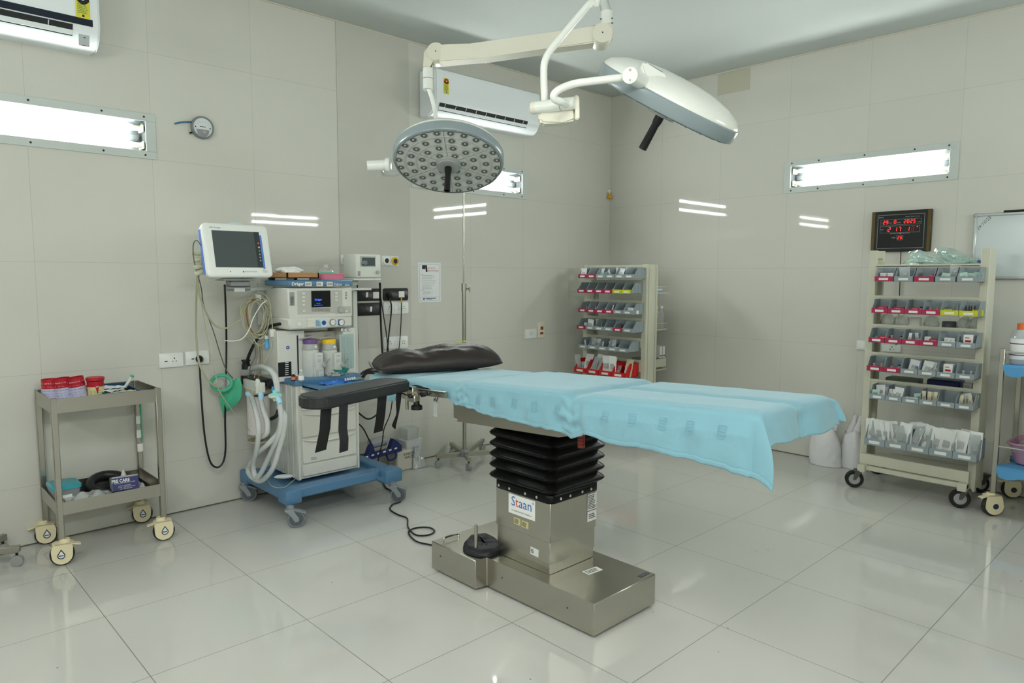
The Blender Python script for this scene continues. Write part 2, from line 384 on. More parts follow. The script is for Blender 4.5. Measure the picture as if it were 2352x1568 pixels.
# badge, stickers
def plate(name, M, w, h, mt, parent, th=.0012, lab=None):
    b = B(M); b.box((0, 0, th / 2), (w, h, th)); return b.build(name, mt, parent, lab)
def lines(name, M, w, h, n, mt, parent, seed=1, gap=.45, k=.0016):
    """rows of small print too small to read, as short strokes"""
    r = random.Random(seed); b = B(M); rh = h / n
    for i in range(n):
        x = -w / 2; y = h / 2 - rh * (i + .5); end = w / 2 * r.uniform(.3, 1)
        while x < end:
            l = min(r.uniform(.04, .16) * w, end - x + .001); b.box((x + l / 2, y, k), (l, rh * gap, .0004)); x += l + w * .025
    return b.build(name, mt, parent)
lb = mat('badge_blue', '2a6bb4', .5); lr = mat('badge_red', 'd8442f', .5)
Mx = fr((-3.3325, -2.19, .405), (0, -1, 0), (0, 0, 1))
plate('badge', Mx, .166, .088, PAPER, ot)
Mt = Mx @ T3(0, 0, .0018)
xs = 0; ls = []
ls.append(text('S', .062, Mt @ T3(-.052, .012, 0), lb, ot)); ls.append(text('t', .062, Mt @ T3(-.029, .012, 0), lr, ot)); ls.append(text('aan', .062, Mt @ T3(.024, .012, 0), lb, ot))
ls.append(text('®', .016, Mt @ T3(.072, .03, 0), lb, ot)); ls.append(text('MADE FOR THE WORLD', .0085, Mt @ T3(0, -.028, 0), INK, ot))
join(ls, 'badge_lettering')
b = B(Mt); b.box((-.052, -.028, 0), (.022, .0012, .0004)); b.box((.052, -.028, 0), (.022, .0012, .0004)); b.build('badge_rules', INK, ot)
ysk = mat('yellowed_sticker', 'c9c091', .6, var=.1, vs=60)
for y, z in ((-2.163, .332), (-2.212, .330)):
    M = fr((-3.3325, y, z), (0, -1, 0), (0, 0, 1)); plate('sticker', M, .042, .03, ysk, ot); lines('sticker_print', M, .034, .022, 4, INK, ot, 3)
M = fr((-3.329, -2.268, .222), (0, -1, -.05), (0, .05, 1)); plate('sticker', M, .05, .034, PAPER, ot, lab='torn white sticker low on the column'); lines('sticker_print', M @ T3(-.012, 0, 0), .02, .02, 3, INK, ot, 5)
M = fr((-3.06, -2.3635, .41), (1, 0, 0), (0, 0, 1)); plate('rating_plate', M, .062, .075, PAPER, ot); lines('rating_print', M, .055, .066, 9, INK, ot, 8)
M = fr((-3.06, -2.3635, .345), (1, 0, 0), (0, 0, 1)); plate('service_sticker', M, .062, .046, PAPER, ot); lines('service_print', M, .045, .025, 3, INK, ot, 9)
M = fr((-3.16, -2.455, .1455), (1, -.1, 0), (.1, 1, 0)); plate('warning_label', M, .085, .04, PAPER, ot); lines('warning_print', M, .075, .03, 3, INK, ot, 10)
M = fr((-3.03, -2.63, .1455), (1, .0, 0), (0, 1, 0)); plate('corner_tag', M, .06, .02, DGREY, ot)
M = fr((-3.01, -2.045, .1455), (1, .0, 0), (0, 1, 0)); plate('corner_tag', M, .06, .02, DGREY, ot)
many('screw', lambda b: b.cyl((0, 0, 0), (0, 0, .001), .004, n=8), DGREY, ot, [fr((-3.3955, y, .08), (0, -1, 0), (0, 0, 1)) for y in (-2.13, -2.52)] + [fr((-3.4605, -1.77, .09), (0, -1, 0), (0, 0, 1))])
b = B(); b.cyl((-3.405, -1.965, .145), (-3.405, -1.965, .283), .0085, .0078, n=16); b.build('foot_lever', STEEL, ot)
# top: tilted a little towards the head
def zt(x, y):
    d = -1.45 - y; k = min(1, max(0, (x + 3.46) / .53)); return (.916 + .050 * d) * (1 - k) + (.920 + .0405 * d) * k
def tbox(x0, x1, y0, y1, za, zb, bev=.004):
    b = B(); b.bb((x0, y0, za), (x1, y1, zb), bev, 2)
    for v in b.bm.verts: v.co.z += zt(v.co.x, v.co.y) - .92
    return b
b = B(); n = 5; poly = [(-1.80, .86), (-1.80, .755)] + [(-1.80 - .015 + .015 * cos(pi + i * pi / 8), .752 - .012 * sin(i * pi / 8)) for i in range(5)] + [(-2.47, .775), (-2.56, .80), (-2.62, .86)]
b.prism([(p[0], p[1]) for p in poly], -3.40, -2.99, Matrix(((0, 0, 1, 0), (1, 0, 0, 0), (0, 1, 0, 0), (0, 0, 0, 1)))); b.build('top_housing', STEELH, ot)
tbox(-3.42, -2.97, -3.30, -1.20, .85, .875).build('top_frame', STEEL, ot)
for nm, x0, x1, y0, y1 in (('head_pad', -3.39, -3.0, -1.46, -1.16), ('back_pad', -3.44, -2.95, -1.915, -1.50), ('seat_pad', -3.44, -2.95, -2.59, -1.94), ('leg_pad', -3.44, -3.215, -3.32, -2.62), ('leg_pad', -3.185, -2.95, -3.32, -2.62)):
    tbox(x0, x1, y0, y1, .872, .906, .012).build(nm, LEATHER, ot)
b = tbox(-3.516, -3.500, -1.885, -1.55, .853, .882, .002); b.build('side_rail', STEEL, ot)
b = B()
for y in (-1.70, -1.84): b.bb((-3.496, y - .012, .866), (-3.42, y + .012, .888))
b.build('rail_bracket', STEEL, ot)
many('screw', lambda b: b.lathe([(.008, 0), (.008, .001), (.003, .002), (0, .001)], n=10), STEEL, ot, [fr((-3.516, y, .880), (0, -1, 0), (0, 0, 1)) for y in (-1.665, -1.755)])
p = at(1008, 913, x=-3.46); b = B(); b.cyl(p + Vector((.03, 0, .04)), p + Vector((-.005, 0, .01)), .004); b.cyl(p + Vector((-.004, 0, .012)), p + Vector((-.022, 0, -.015)), .007, .011, n=14); b.build('release_catch', CHROME, ot)
b = B(fr(p + Vector((-.02, 0, -.05)), (.3, -1, 0), (0, 0, 1))); b.grid(lambda u, v: ((u - .5) * .022, (v - .5) * .075, .004 * sin(v * 5)), 3, 6); b.build('plastic_tag', CLEARP, ot, thick=.0005)
b = B(); q = at(1812, 980, x=-3.1); b.tube([q + Vector((-.02, .06, .012)), q, at(1838, 990, x=-3.09), at(1841, 996, x=-3.10), at(1832, 1000, x=-3.13)], .0055, res=3); b.build('foot_end_rod', CHROME, ot)
# hanging red-brown hand control under the drape
hc = thing('hand_control', 'small red-brown ribbed cylinder hanging under the drape by the bellows', 'hand control', (-3.40, -2.60, .73))
p = at(1335, 1028, x=-3.40); b = B(); pr_ = [(.0, 0), (.0135, .001)]
for i in range(5): pr_ += [(.0145, .003 + i * .013), (.0145, .0135 + i * .013), (.0132, .0145 + i * .013)]
pr_ += [(.0145, .07), (.0145, .11), (0, .112)]
b.lathe(pr_, p, n=18); b.build('grip', mat('red_brown_plastic', '7c2a20', .4), hc)
b = B(); b.cyl(p + Vector((0, 0, .11)), p + Vector((.02, 0, .17)), .003); b.build('cord', BLACK, hc)
# black foot bag at the lever
b = B()
def bagf(u, v):
    a = 2 * pi * u; r = (.105 if v < .5 else .105 - .03 * (v - .5) * 2) * (1 + .05 * sin(3 * a + 1) + .06 * noise.noise((cos(a) * 1.5, sin(a) * 1.5, v * 2)))
    if v > .75: r *= (1 - v) * 4 * .92 + .08
    cx_, cy_ = -3.36, -1.955; k = max(0, cos(a) * .5 + sin(a) * .6)
    return (cx_ + r * cos(a) * .80 + .02 * v, cy_ + r * sin(a) * .82 + .06 * k * v, .147 + min(v, .75) / .75 * .028 + .035 * k * max(0, v - .3) + .006 * noise.noise((a * 3, v * 7, 1)) * v)
b.grid(bagf, 40, 16, cu=True); b.build('footswitch_bag', mat('black_rubber_cover', '1b1e21', .5, bump=.002, bs=40), None)
tag(bpy.data.objects['footswitch_bag'], 'crumpled black rubber foot pump cover lying on the table base', 'foot pump')

# drape
drape_y0, drape_y1 = -1.165, -3.335
def lerp_t(t, tab):
    if t <= tab[0][0]: return tab[0][1]
    for (a, x), (b_, y) in zip(tab, tab[1:]):
        if t <= b_: k = (t - a) / (b_ - a); k = k * k * (3 - 2 * k); return x + (y - x) * k
    return tab[-1][1]
def nz(x, y, z=0): return noise.noise((x, y, z))
HANG = [(1.165, .13), (1.40, .13), (1.50, .05), (1.62, .035), (1.80, .05), (1.90, .085), (2.0, .115), (2.2, .14), (2.45, .158), (2.63, .162), (2.66, .158), (2.68, .148), (2.80, .17), (3.0, .172), (3.2, .185), (3.34, .205)]
def top_z(x, y):
    z = zt(x, y)
    for yb, dp, w in ((-1.485, .012, .03), (-1.925, .012, .028), (-2.605, .017, .028)): z -= dp * math.exp(-((y - yb) / w) ** 2)
    z += .010 * (1 / (1 + math.exp((y + 1.945) * 70))) - .004 * (1 / (1 + math.exp((y + 2.61) * 70)))
    if y < -2.55: z -= .014 * math.exp(-((x + 3.2) / .028) ** 2) * min(1, (-2.55 - y) * 8)
    return z
def drape(u, v):
    s = -u * 2.31 - 1.165           # along, metres on the cloth
    yy = max(s, drape_y1); dy = max(0, drape_y1 - s)
    xl, xr = -3.462, -2.935
    if yy > -1.49: k = lerp_t(-yy, [(1.40, 1), (1.49, 0)]); xl += .03 * k; xr -= .03 * k
    hl = lerp_t(-yy, HANG) + .008 * nz(yy * 7, 3) + .004 * nz(yy * 30, 4); hr = (.055 if yy > -3.2 else .04) + .012 * nz(yy * 3, 9)
    if dy > 0: dy *= (.72 if v > .8 else .78) * (1 + .12 * nz(v * 5, 3))
    a = v * 1.0; tl = .32; trr = .86
    if a < tl: dx = (tl - a) / tl * hl; x = xl; sgn = -1
    elif a > trr: dx = (a - trr) / (1 - trr) * hr; x = xr; sgn = 1
    else: dx = 0; x = xl + (a - tl) / (trr - tl) * (xr - xl); sgn = 0
    z = top_z(x, yy)
    R_ = .020
    def fold(d):                    # over a rounded edge: (out, down)
        if d < R_ * 1.57: t = d / R_; return R_ * sin(t), R_ * (1 - cos(t))
        return R_, R_ + d - R_ * 1.57
    # soft shoulder on top
    ed = min(x - xl, xr - x)
    if dx == 0 and ed < .03: z -= .006 * (1 - ed / .03) ** 2
    elif dx: z -= .006
    if dy == 0 and yy - drape_y1 < .03: z -= .006 * (1 - (yy - drape_y1) / .03) ** 2
    elif dy: z -= .006
    ox = oy = 0.
    if dx and not dy:
        o_, dn = fold(dx); ox = sgn * o_; z -= dn
        k = min(1, dx / .08)
        wv = .010 * nz(yy * 5, 1.5, dx * 3) + .012 * nz(yy * 14, dx * 9, 5) * k
        wv += .016 * math.exp(-((yy + 1.97) / .05) ** 2) * nz(yy * 40, dx * 35, 2) * 1.5 + .014 * math.exp(-((yy + 2.60) / .06) ** 2) * nz(yy * 32, dx * 28, 7) * 1.5
        if sgn < 0: wv -= .012 * k / (1 + math.exp((yy + 2.672) * 160)) ; wv -= .006
        ox += wv * k if sgn < 0 else -wv * k; oy = .006 * nz(yy * 12, dx * 20, 8) * k
    elif dy and not dx:
        o_, dn = fold(dy); oy = -o_; z -= dn; k = min(1, dy / .06); oy -= (.03 * dy / .1 + .012 * nz(x * 9, dy * 6, 4)) * k
        oy += .035 * k * math.exp(-((x + 3.2) / .05) ** 2) * .6
    elif dx and dy:
        r_ = math.hypot(dx, dy); o_, dn = fold(r_); ph = math.atan2(dy, dx); z -= dn * (1 if sgn < 0 else .8); ox = sgn * o_ * cos(ph); oy = -o_ * sin(ph)
        k = min(1, r_ / .1); bl = sin(2 * ph) * .035 * r_ / .12; ox += sgn * bl * .25; oy -= bl + .02 * k * sin(ph); ox -= .006 * k * sgn * -1 if sgn < 0 else 0
    z += .0018 * nz(x * 11, yy * 9) + (.004 * nz(x * 8 + yy * 4, yy * 16, 3) if abs(yy + 1.95) < .12 or abs(yy + 2.6) < .1 else 0)
    return (x + ox, yy + oy, z)
b = B(); b.grid(drape, 300, 130); dr = tag(b.build('surgical_drape', DRAPE, None, sharp=180, thick=.0014), 'pale blue cloth draped over the operating table', 'drape')
b = B(); b.grid(lambda u, v: (lambda p_: (p_[0] - .0022, p_[1], p_[2]))(drape(u, .32 * .10 * v)), 300, 3); b.build('hem_fold', DRAPE, dr, sharp=180, thick=.0012)
# woven stamp marks along the side of the drape
stc = mat('drape_stamp', '76a4b8', .8)
def on_side(yy, dn):      # point and frame on the near side hang
    hl = lerp_t(-yy, HANG); v = .32 * (1 - dn / hl); u = (-yy - 1.165) / 2.31
    p = Vector(drape(u, v)); q = Vector(drape(u + .004, v)) - p; r_ = Vector(drape(u, v + .006)) - p; M = fr(p, q, r_); M.translation += M.to_3x3().col[2] * (.0022 if M.to_3x3().col[2].x < 0 else -.0022); return M
def stamp(b):
    w, h = .014, .019
    for a in ((-w, 0, .0012, 2 * h), (w, 0, .0012, 2 * h), (0, h, 2 * w, .0012), (0, -h, 2 * w, .0012)): b.box((a[0], a[1], 0), (a[2], a[3], .0003))
    for j, yy in enumerate((.010, 0, -.010)):
        for i in range(3): b.box((-.008 + i * .008 + (j == 2) * .002, yy, 0), (.0045, .0012, .0003)); b.box((-.0095 + i * .008, yy, 0), (.001, .006, .0003))
many('woven_stamp', stamp, stc, dr, [on_side(y, .075) @ Ry(pi if on_side(y, .075).to_3x3().col[2].x > 0 else 0) for y in (-2.08, -2.18, -2.30, -2.42, -2.54, -2.78, -2.90, -3.02, -3.13, -3.24)])

# pillow
def pillow(u, v):
    top = v <= 1; v2 = v if top else 2 - v
    a, c = 2 * u - 1, 2 * v2 - 1
    h = ((1 - abs(a) ** 3.5) * (1 - abs(c) ** 3)) ** .5 if abs(a) < 1 and abs(c) < 1 else 0
    pinch = 1 - .05 * (a * a * c * c) + .0
    e = .05 * (1 - c * c)
    lx = a * .34 * (1 - .04 * c * c); ly = c * .185 * (1 - .07 * a * a)
    dent = 1 - .32 * math.exp(-((a + .25) / .16) ** 2) * math.exp(-((c - .1) / .9) ** 2)
    wr = -.020 * (abs(nz(a * 2.6 + c * 1.2, c * 1.8, 3)) ** .6 - .5) + .006 * nz(a * 2.2 + c, c * 2.2, 3) + .006 * nz(a * 6 + c * 3, c * 5 - a * 2, 5)
    z = (.088 * h * dent * (1 + .12 * a) + wr * h) if top else -.036 * h
    return lx, ly, z
PM = fr((-3.135, -1.325, .948), (.57, -.28, .015), (.28, .57, 0))
b = B(PM); b.grid(lambda u, v: pillow(u, v), 60, 34); b.grid(lambda u, v: (lambda q: (q[0], q[1], min(q[2], -.0005)))(pillow(u, 2 - v)), 60, 34)
bmesh.ops.remove_doubles(b.bm, verts=b.bm.verts, dist=.0008)
pl = thing('pillow', 'dark brown faux leather pillow lying at the head of the operating table', 'pillow', (-3.135, -1.325, .95))
b.build('cover', mat('dark_brown_faux_leather', '2b2422', .48, bump=.0006, bs=300, spec=.5), pl, sharp=180)
b = B(PM); b.tube([(-.34, -.165, 0), (-.35, 0, 0), (-.34, .165, 0)], .003); b.tube([(-.34, -.172, 0), (-.15, -.182, .0), (-.10, -.181, .003)], .002); b.build('zip', BLACK, pl)
b = B(PM); b.box((-.345, .15, .004), (.012, .006, .012), .002); b.build('zip_puller', CHROME, pl)

# arm board
ab = thing('arm_board', 'black padded arm board with hanging straps clamped to the operating table', 'arm board', (-3.85, -1.68, .88))
AX = Vector((-.575, -.175, 0)).normalized(); AY = Vector((-AX.y, AX.x, 0)); AO = Vector((-3.545, -1.565, .905))
AM = fr(AO, AX, AY)
if AM.to_3x3().col[2].z < 0: AM = fr(AO, AX, -AY)
pts = []
L_, W0, W1 = .60, .088, .082
for i in range(9):
    a = -pi / 2 + pi * i / 8; pts.append((L_ - .07 + .07 * cos(a), W1 * sin(a)))
pts += [(.03, W0), (.0, W0 - .03), (.0, -W0 + .03), (.03, -W0)]
b = B(AM); b.prism(pts, -.026, .026); bmesh.ops.bevel(b.bm, geom=b.bm.edges[:], offset=.008, segments=3, affect='EDGES'); b.build('pad', LEATHER, ab, sharp=50)
b = B(AM); b.bb((.02, -.05, -.034), (.45, .05, -.024), .002); b.build('backing_plate', mat('black_board', '202224', .6), ab)
def strap(pts, w, wd=None, mt=None, cls='strap'):
    """flat strap hanging through the given points; w = width; wd = direction of the width"""
    wd = Vector(wd or AX); P = [Vector(p) for p in pts]; b = B()
    def f(u, v):
        t = u * (len(P) - 1); i = min(int(t), len(P) - 2); k = t - i; p = P[i].lerp(P[i + 1], k)
        ww = w[i] * (1 - k) + w[i + 1] * k if isinstance(w, list) else w
        return p + wd * (v - .5) * ww + Vector((0, 0, 0))
    b.grid(f, 16, 3); return b.build('strap', mt or BLKV, ab, thick=.003)
BLKV = mat('black_velcro', '151617', .75, bump=.0008, bs=500)
LINT = mat('black_velcro_with_lint', '222325', .8, bump=.0012, bs=400, var=.6, vs=90)
def sp(px, py, d): return at(px, py, d=d)
d1 = dep((-4.0, -1.80, .9)); d2 = dep((-3.95, -1.78, .9)); d3 = dep((-3.68, -1.70, .9)); d4 = dep((-3.58, -1.66, .9))
strap([sp(748, 915, d1 + .05), sp(750, 935, d1), sp(747, 985, d1), sp(742, 1010, d1), sp(737, 1036, d1)], .06)
b_ = strap([sp(788, 905, d2 + .05), sp(790, 925, d2), sp(788, 985, d2 + .01), sp(791, 1010, d2), sp(790, 1037, d2)], .05, mt=LINT); b_['label'] = 'black strap flecked with white lint'
strap([sp(880, 890, d3 + .03), sp(879, 905, d3), sp(875, 955, d3), sp(869, 992, d3)], .06)
strap([sp(916, 890, d4 + .03), sp(917, 905, d4), sp(915, 930, d4), sp(914, 950, d4), sp(905, 978, d4), sp(908, 984, d4)], [.045, .046, .036, .016, .034, .01], wd=(AX * .8 + Vector((0, 0, .25))))
# specks of lint on the strap
# clamp under the pad
b = B(); b.bb((-3.53, -1.655, .832), (-3.50, -1.565, .895), .003); b.bb((-3.545, -1.69, .828), (-3.51, -1.63, .862), .004); b.build('clamp_block', STEEL, ab)
p = at(957, 930, x=-3.525); b = B(); b.lathe([(.011, 0), (.027, .002), (.027, .018), (.015, .026), (.013, .042), (0, .043)], p - Vector((0, 0, .022)), n=16)
b.build('clamp_knob', BLACK, ab)
b = B(); b.cyl(p + Vector((0, 0, .015)), Vector((p.x, p.y, .84)), .005); b.build('clamp_screw', STEEL, ab)
p = at(935, 940, x=-3.53); b = B(); b.cyl(p, Vector((p.x, p.y, .885)), .0085, n=14); b.build('clamp_post', STEEL, ab)
p = at(968, 906, x=-3.545); b = B(); b.cyl(p, p + Vector((.02, 0, 0)), .012, n=16); b.build('clamp_socket', BLACK, ab)
p = at(942, 910, x=-3.55); b = B(); b.ball(p, .010); b.tube([p, p + Vector((-.02, .03, .012)), p + Vector((-.05, .08, .035))], .0035); b.build('locking_lever', BLACK, ab)
# ---------------- casters ----------------
def caster_grey(parent, x, y, ztop, rz, R_=.050):
    """grey double fork caster with brake pedal; wheel stands on the floor at (x, y)"""
    M = T3(x, y, 0) @ Rz(rz); G = mat('caster_grey', '8f979b', .4)
    b = B(M); b.lathe([(.016, R_ * 1.9), (.02, ztop)], (0, -.03, 0), n=14)
    for s in (-1, 1):
        b.prism([(-.055, R_ * 2.0), (-.012, R_ * 2.0), (.016, R_ * 1.1), (.014, R_ * .75), (-.006, R_ * .72), (-.028, R_ * 1.4)], s * .017, s * .023, Matrix(((0, 0, 1, 0), (1, 0, 0, 0), (0, 1, 0, 0), (0, 0, 0, 1))))
    b.box((0, -.034, R_ * 2.03), (.05, .055, .012), .004)
    cs = b.build('caster', G, parent)
    b = B(M); b.lathe([(R_ - .012, -.013), (R_ - .003, -.014), (R_, -.009), (R_, .009), (R_ - .003, .014), (R_ - .012, .013)], (0, 0, R_), (1, 0, 0), n=28, caps=False); b.build('tyre', mat('grey_tyre', '777e82', .6), cs)
    b = B(M); b.lathe([(R_ - .011, -.0135), (R_ - .0115, -.016), (R_ - .016, -.016), (R_ - .017, -.0125), (.002, -.0125), (.002, .0125), (R_ - .017, .0125), (R_ - .016, .016), (R_ - .0115, .016), (R_ - .011, .0135)], (0, 0, R_), (1, 0, 0), n=28); b.build('wheel_disc', mat('wheel_disc_grey', '5a6167', .45), cs)
    b = B(M); b.prism([(-.014, -.02), (.014, -.02), (.022, .055), (-.022, .055)], 0, .006, T3(0, 0, R_ * 1.95) @ Rx(-.35)); b.build('brake_pedal', G, cs)
    return cs
def caster_cream(parent, x, y, ztop, rz, R_=.053, logo=True, brake=True):
    M = T3(x, y, 0) @ Rz(rz)
    b = B(M); b.lathe([(R_ - .02, -.014), (R_ - .003, -.015), (R_, -.010), (R_, .010), (R_ - .003, .015), (R_ - .02, .014)], (0, 0, R_), (1, 0, 0), n=28)
    cs = b.build('caster', mat('dark_tyre', '2a2d30', .55), parent)
    b = B(M)
    for s in (-1, 1): b.lathe([(.002, s * .026), (R_ * .62, s * .025), (R_ * .80, s * .018), (R_ * .82, s * .0155), (.002, s * .0155)], (0, 0, R_), (1, 0, 0), n=24)
    q_ = [(.044 * cos(a) * R_ / .053, R_ + .044 * sin(a) * R_ / .053) for a in [pi + pi * k / 12 for k in range(13)]] + [(.046, R_ * 1.5), (.040, 2 * R_ - .006), (.028, 2 * R_ + .006), (-.038, 2 * R_ + .006), (-.046, 2 * R_ - .012)]
    for s in (-1, 1): b.prism(q_, s * .0165, s * .026, Matrix(((0, 0, 1, 0), (1, 0, 0, 0), (0, 1, 0, 0), (0, 0, 0, 1))))
    b.prism([(.040, 2 * R_ + .001), (.028, 2 * R_ + .0065), (-.038, 2 * R_ + .0065), (-.050, 2 * R_ - .002)], -.026, .026, Matrix(((0, 0, 1, 0), (1, 0, 0, 0), (0, 1, 0, 0), (0, 0, 0, 1))))
    b.lathe([(.026, 2 * R_ + .002), (.026, 2 * R_ + .010), (.022, ztop)], (0, -.012, 0), n=18)
    b.build('caster_hood', CREAMW, cs)
    if brake: b = B(M); b.box((0, -.055, 2 * R_ - .008), (.036, .05, .006), .002, Rx(.25)); b.build('brake_pedal', CREAMW, cs)
    if logo:
        for s in (-1, 1):
            Q = fr(M @ Vector((s * .0266, .004, R_)), M.to_3x3() @ Vector((0, s, 0)), (0, 0, 1))
            b = B(Q); b.lathe([(.002, 0), (.017, 0), (.017, .0006), (.002, .0006)], n=20); b.m(1).lathe([(.002, .0007), (.0125, .0007), (.0125, .0011), (.002, .0011)], n=16)
            if logo == 1: b.m(0).prism([(-.013, .011), (.013, .011), (0, .032)], 0, .0005); b.m(1).prism([(-.008, .011), (.008, .011), (0, .024)], .0006, .001)
            b.m(0).box((0, 0, .0013), (.02, .005, .0004)); b.build('drop_emblem' if logo == 1 else 'round_emblem', [mat('emblem_blue', '2b3d55', .5), PAPER if logo == 1 else mat('emblem_dark', '2e3a48', .5)], cs)
    return cs

# ---------------- anaesthesia machine ----------------
am = thing('anaesthesia_machine', 'off-white anaesthesia workstation on a blue wheeled base with two vaporisers', 'anaesthesia machine', (-3.33, -.33, 0))
def fb(b, a0, b0, a1, b1, y, dp, bev=.0):
    p = at(a0, b0, y=y); q = at(a1, b1, y=y); return b.bb((p.x, y, p.z), (q.x, y + dp, q.z), bev)
def FP(px, py, y, off=.001): p = at(px, py, y=y); return fr((p.x, y - off, p.z), (1, 0, 0), (0, 0, 1))
BODY = mat('machine_body_enamel', 'd4d5cd', .35); PANEL = mat('machine_control_panel', 'b7b8af', .4)
b = B(); b.prism([(-3.69, -.03), (-3.69, -.62), (-3.61, -.655), (-3.59, -.62), (-3.09, -.62), (-3.06, -.69), (-2.935, -.69), (-2.935, -.03)], .135, .165)
for x0, x1, y0, y1 in ((-3.70, -3.60, -.665, -.55), (-3.06, -2.93, -.70, -.57), (-3.70, -3.60, -.12, -.02), (-3.04, -2.93, -.12, -.02)): b.bb((x0, y0, .115), (x1, y1, .20), .012, 2)
for x0, x1, y0, y1 in ((-3.694, -3.64, -.60, -.08), (-3.02, -2.94, -.6, -.08), (-3.62, -3.04, -.64, -.55), (-3.62, -3.04, -.12, -.06)): b.bb((x0, y0, .135), (x1, y1, .195), .008)
b.build('base', BLUE, am)
for px, py, rz in ((573, 1150, 4.1), (681, 1210, 4.25), (915, 1152, 4.1)):
    p = at(px, py, z=0); caster_grey(am, p.x, p.y, .125, rz)
caster_grey(am, -2.99, -.10, .125, 1.2)
CX0, CX1, CYF = -3.53, -3.115, -.485
b = B(); b.bb((CX0, CYF, .195), (CX1, -.10, .765), .004); b.bb((CX0 - .006, CYF - .004, .19), (CX0 + .02, CYF + .03, .77), .006); b.bb((CX1 - .02, CYF - .004, .19), (CX1 + .004, CYF + .03, .77), .006); b.build('drawer_cabinet', BODY, am)
b = B()
for y in (-.43, -.36, -.29): b.cyl((CX0 - .004, y, .2), (CX0 - .004, y, .76), .007)
b.build('side_rail', mat('aluminium_profile', 'bfc3c0', .35), am)
for i, (za, zb) in enumerate(((.615, .745), (.45, .60), (.29, .44), (.215, .285))):
    if i == 3: za, zb = .212, .282
    b = B(); b.bb((CX0 + .024, CYF - .012, za), (CX1 - .024, CYF + .01, zb), .003); d = b.build('drawer', BODY, am)
    if i < 3:
        w = CX1 - CX0 - .05; b = B(); b.grid(lambda u, v: (CX0 + .025 + w * u, CYF - .012 - .020 * sin(pi * u) ** .5 * sin(pi * v * .5) * 1., zb - .004 - .022 * (sin(pi * u) ** .6) * v), 20, 4)
        b.build('drawer_lip', BODY, d, thick=.002)
M = FP(722, 1052, CYF - .013); o_ = lines('print', M, .045, .02, 2, GREYP, am, 4)
# worktop and pulled-out writing tray
b = B(); b.bb((-3.545, -.50, .765), (-3.10, -.09, .80), .006, 2); b.build('worktop', BLUE, am)
b = B(); b.bb((-3.50, -.70, .755), (-3.105, -.49, .768), .003); b.bb((-3.50, -.705, .755), (-3.105, -.695, .785), .003); b.bb((-3.50, -.70, .755), (-3.494, -.5, .782)); b.build('writing_tray', BLUE, am)
# upper housing
YF = -.42
b = B(); fb(b, 663, 733, 809, 660, YF, .30, .006); b.build('display_housing', BODY, am)
b = B(); fb(b, 662, 657, 811, 643, YF - .015, .32, .006); top_ = b.build('top_tray', BLUE, am)
TT = at(735, 643, y=YF - .015).z
b = B(); fb(b, 664, 758, 810, 725, YF - .01, .30, .01); b.build('gauge_housing', BODY, am)
b = B(); fb(b, 640, 878, 700, 757, YF + .06, .22, .006); fb(b, 672, 878, 820, 757, YF + .13, .12); fb(b, 790, 872, 817, 752, YF + .02, .2, .004); b.build('column', BODY, am)
b = B(); fb(b, 684, 866, 684.8, 770, YF + .0588, .001); b.build('panel_gap', INK, am)
# control panel
b = B(); p0 = at(684, 665, y=YF - .001); fb(b, 684, 722, 786, 666, YF - .0015, .002, .001); b.build('control_panel', PANEL, am)
b = B(); fb(b, 716, 706, 759, 667, YF - .004, .003, .001); sc_ = b.build('screen', mat('dark_screen', '0d0f14', .15), am)
ob = mat('screen_blue', (.02, .12, 1.0), .5, emis=.35)
M = FP(731, 688, YF - .0045); ls = [text('Dräger', .017, M, ob, sc_, bold=.0002), text('Fabius plus', .006, M @ T3(0, -.024, 0), ob, sc_), text('Dräger Medical AG & Co.', .0055, M @ T3(0, -.034, 0), ob, sc_)]; join(ls, 'screen_lettering')
b = B()
for i in range(6): fb(b, 717 + i * 7.1, 715, 723 + i * 7.1, 707, YF - .004, .003, .001)
b.build('soft_keys', mat('key_grey', '94968f', .5), am)
KM = [FP(x, y, YF - .0015) for x, y in ((697, 674), (697, 682), (697, 691), (697, 700), (698, 714), (772, 673), (772, 681), (772, 689), (795, 714))]
many('key', lambda b: b.box((0, 0, .001), (.020, .014, .003), .001), mat('key_light', 'd5d6cc', .4), am, KM)
b = B(); fb(b, 770, 720, 806, 703, YF - .0025, .002, .001); b.build('knob_panel', PANEL, am)
b = B(); p = at(782, 711, y=YF); b.lathe([(.022, 0), (.021, .012), (.018, .016), (0, .016)], p, (0, -1, 0), n=24); b.build('rotary_knob', GREYP, am)
b = B(); fb(b, 666, 702, 676, 671, YF - .0015, .001); b.build('side_label', mat('label_grey', '9a9c98', .5), am); lines('side_print', FP(671, 690, YF - .002), .02, .05, 7, DGREY, am, 6)
for y in (672, 678, 684): lines('mode_print', FP(795, y, YF - .0005), .016, .012, 2, DGREY, am, y)
# brand lettering on the blue front
WT = mat('white_lettering', 'f2f4f2', .5); M = FP(684, 652, YF - .016)
join([text('Dräger', .027, M, WT, am, bold=.0006), text('Fabius', .023, FP(776, 653, YF - .016), WT, am), text('plus', .020, FP(797, 654, YF - .016), WT, am, sh=.25)], 'brand_lettering')
for i, (px, w) in enumerate(((708, .042), (734, .042), (757, .040))):
    M = FP(px, 652, YF - .016); plate('paper_sticker', M, w, .026, PAPER, am); lines('sticker_print', M, w * .8, .018, 2, DGREY, am, 20 + i)
b = B(); M = FP(648, 652, YF - .016)
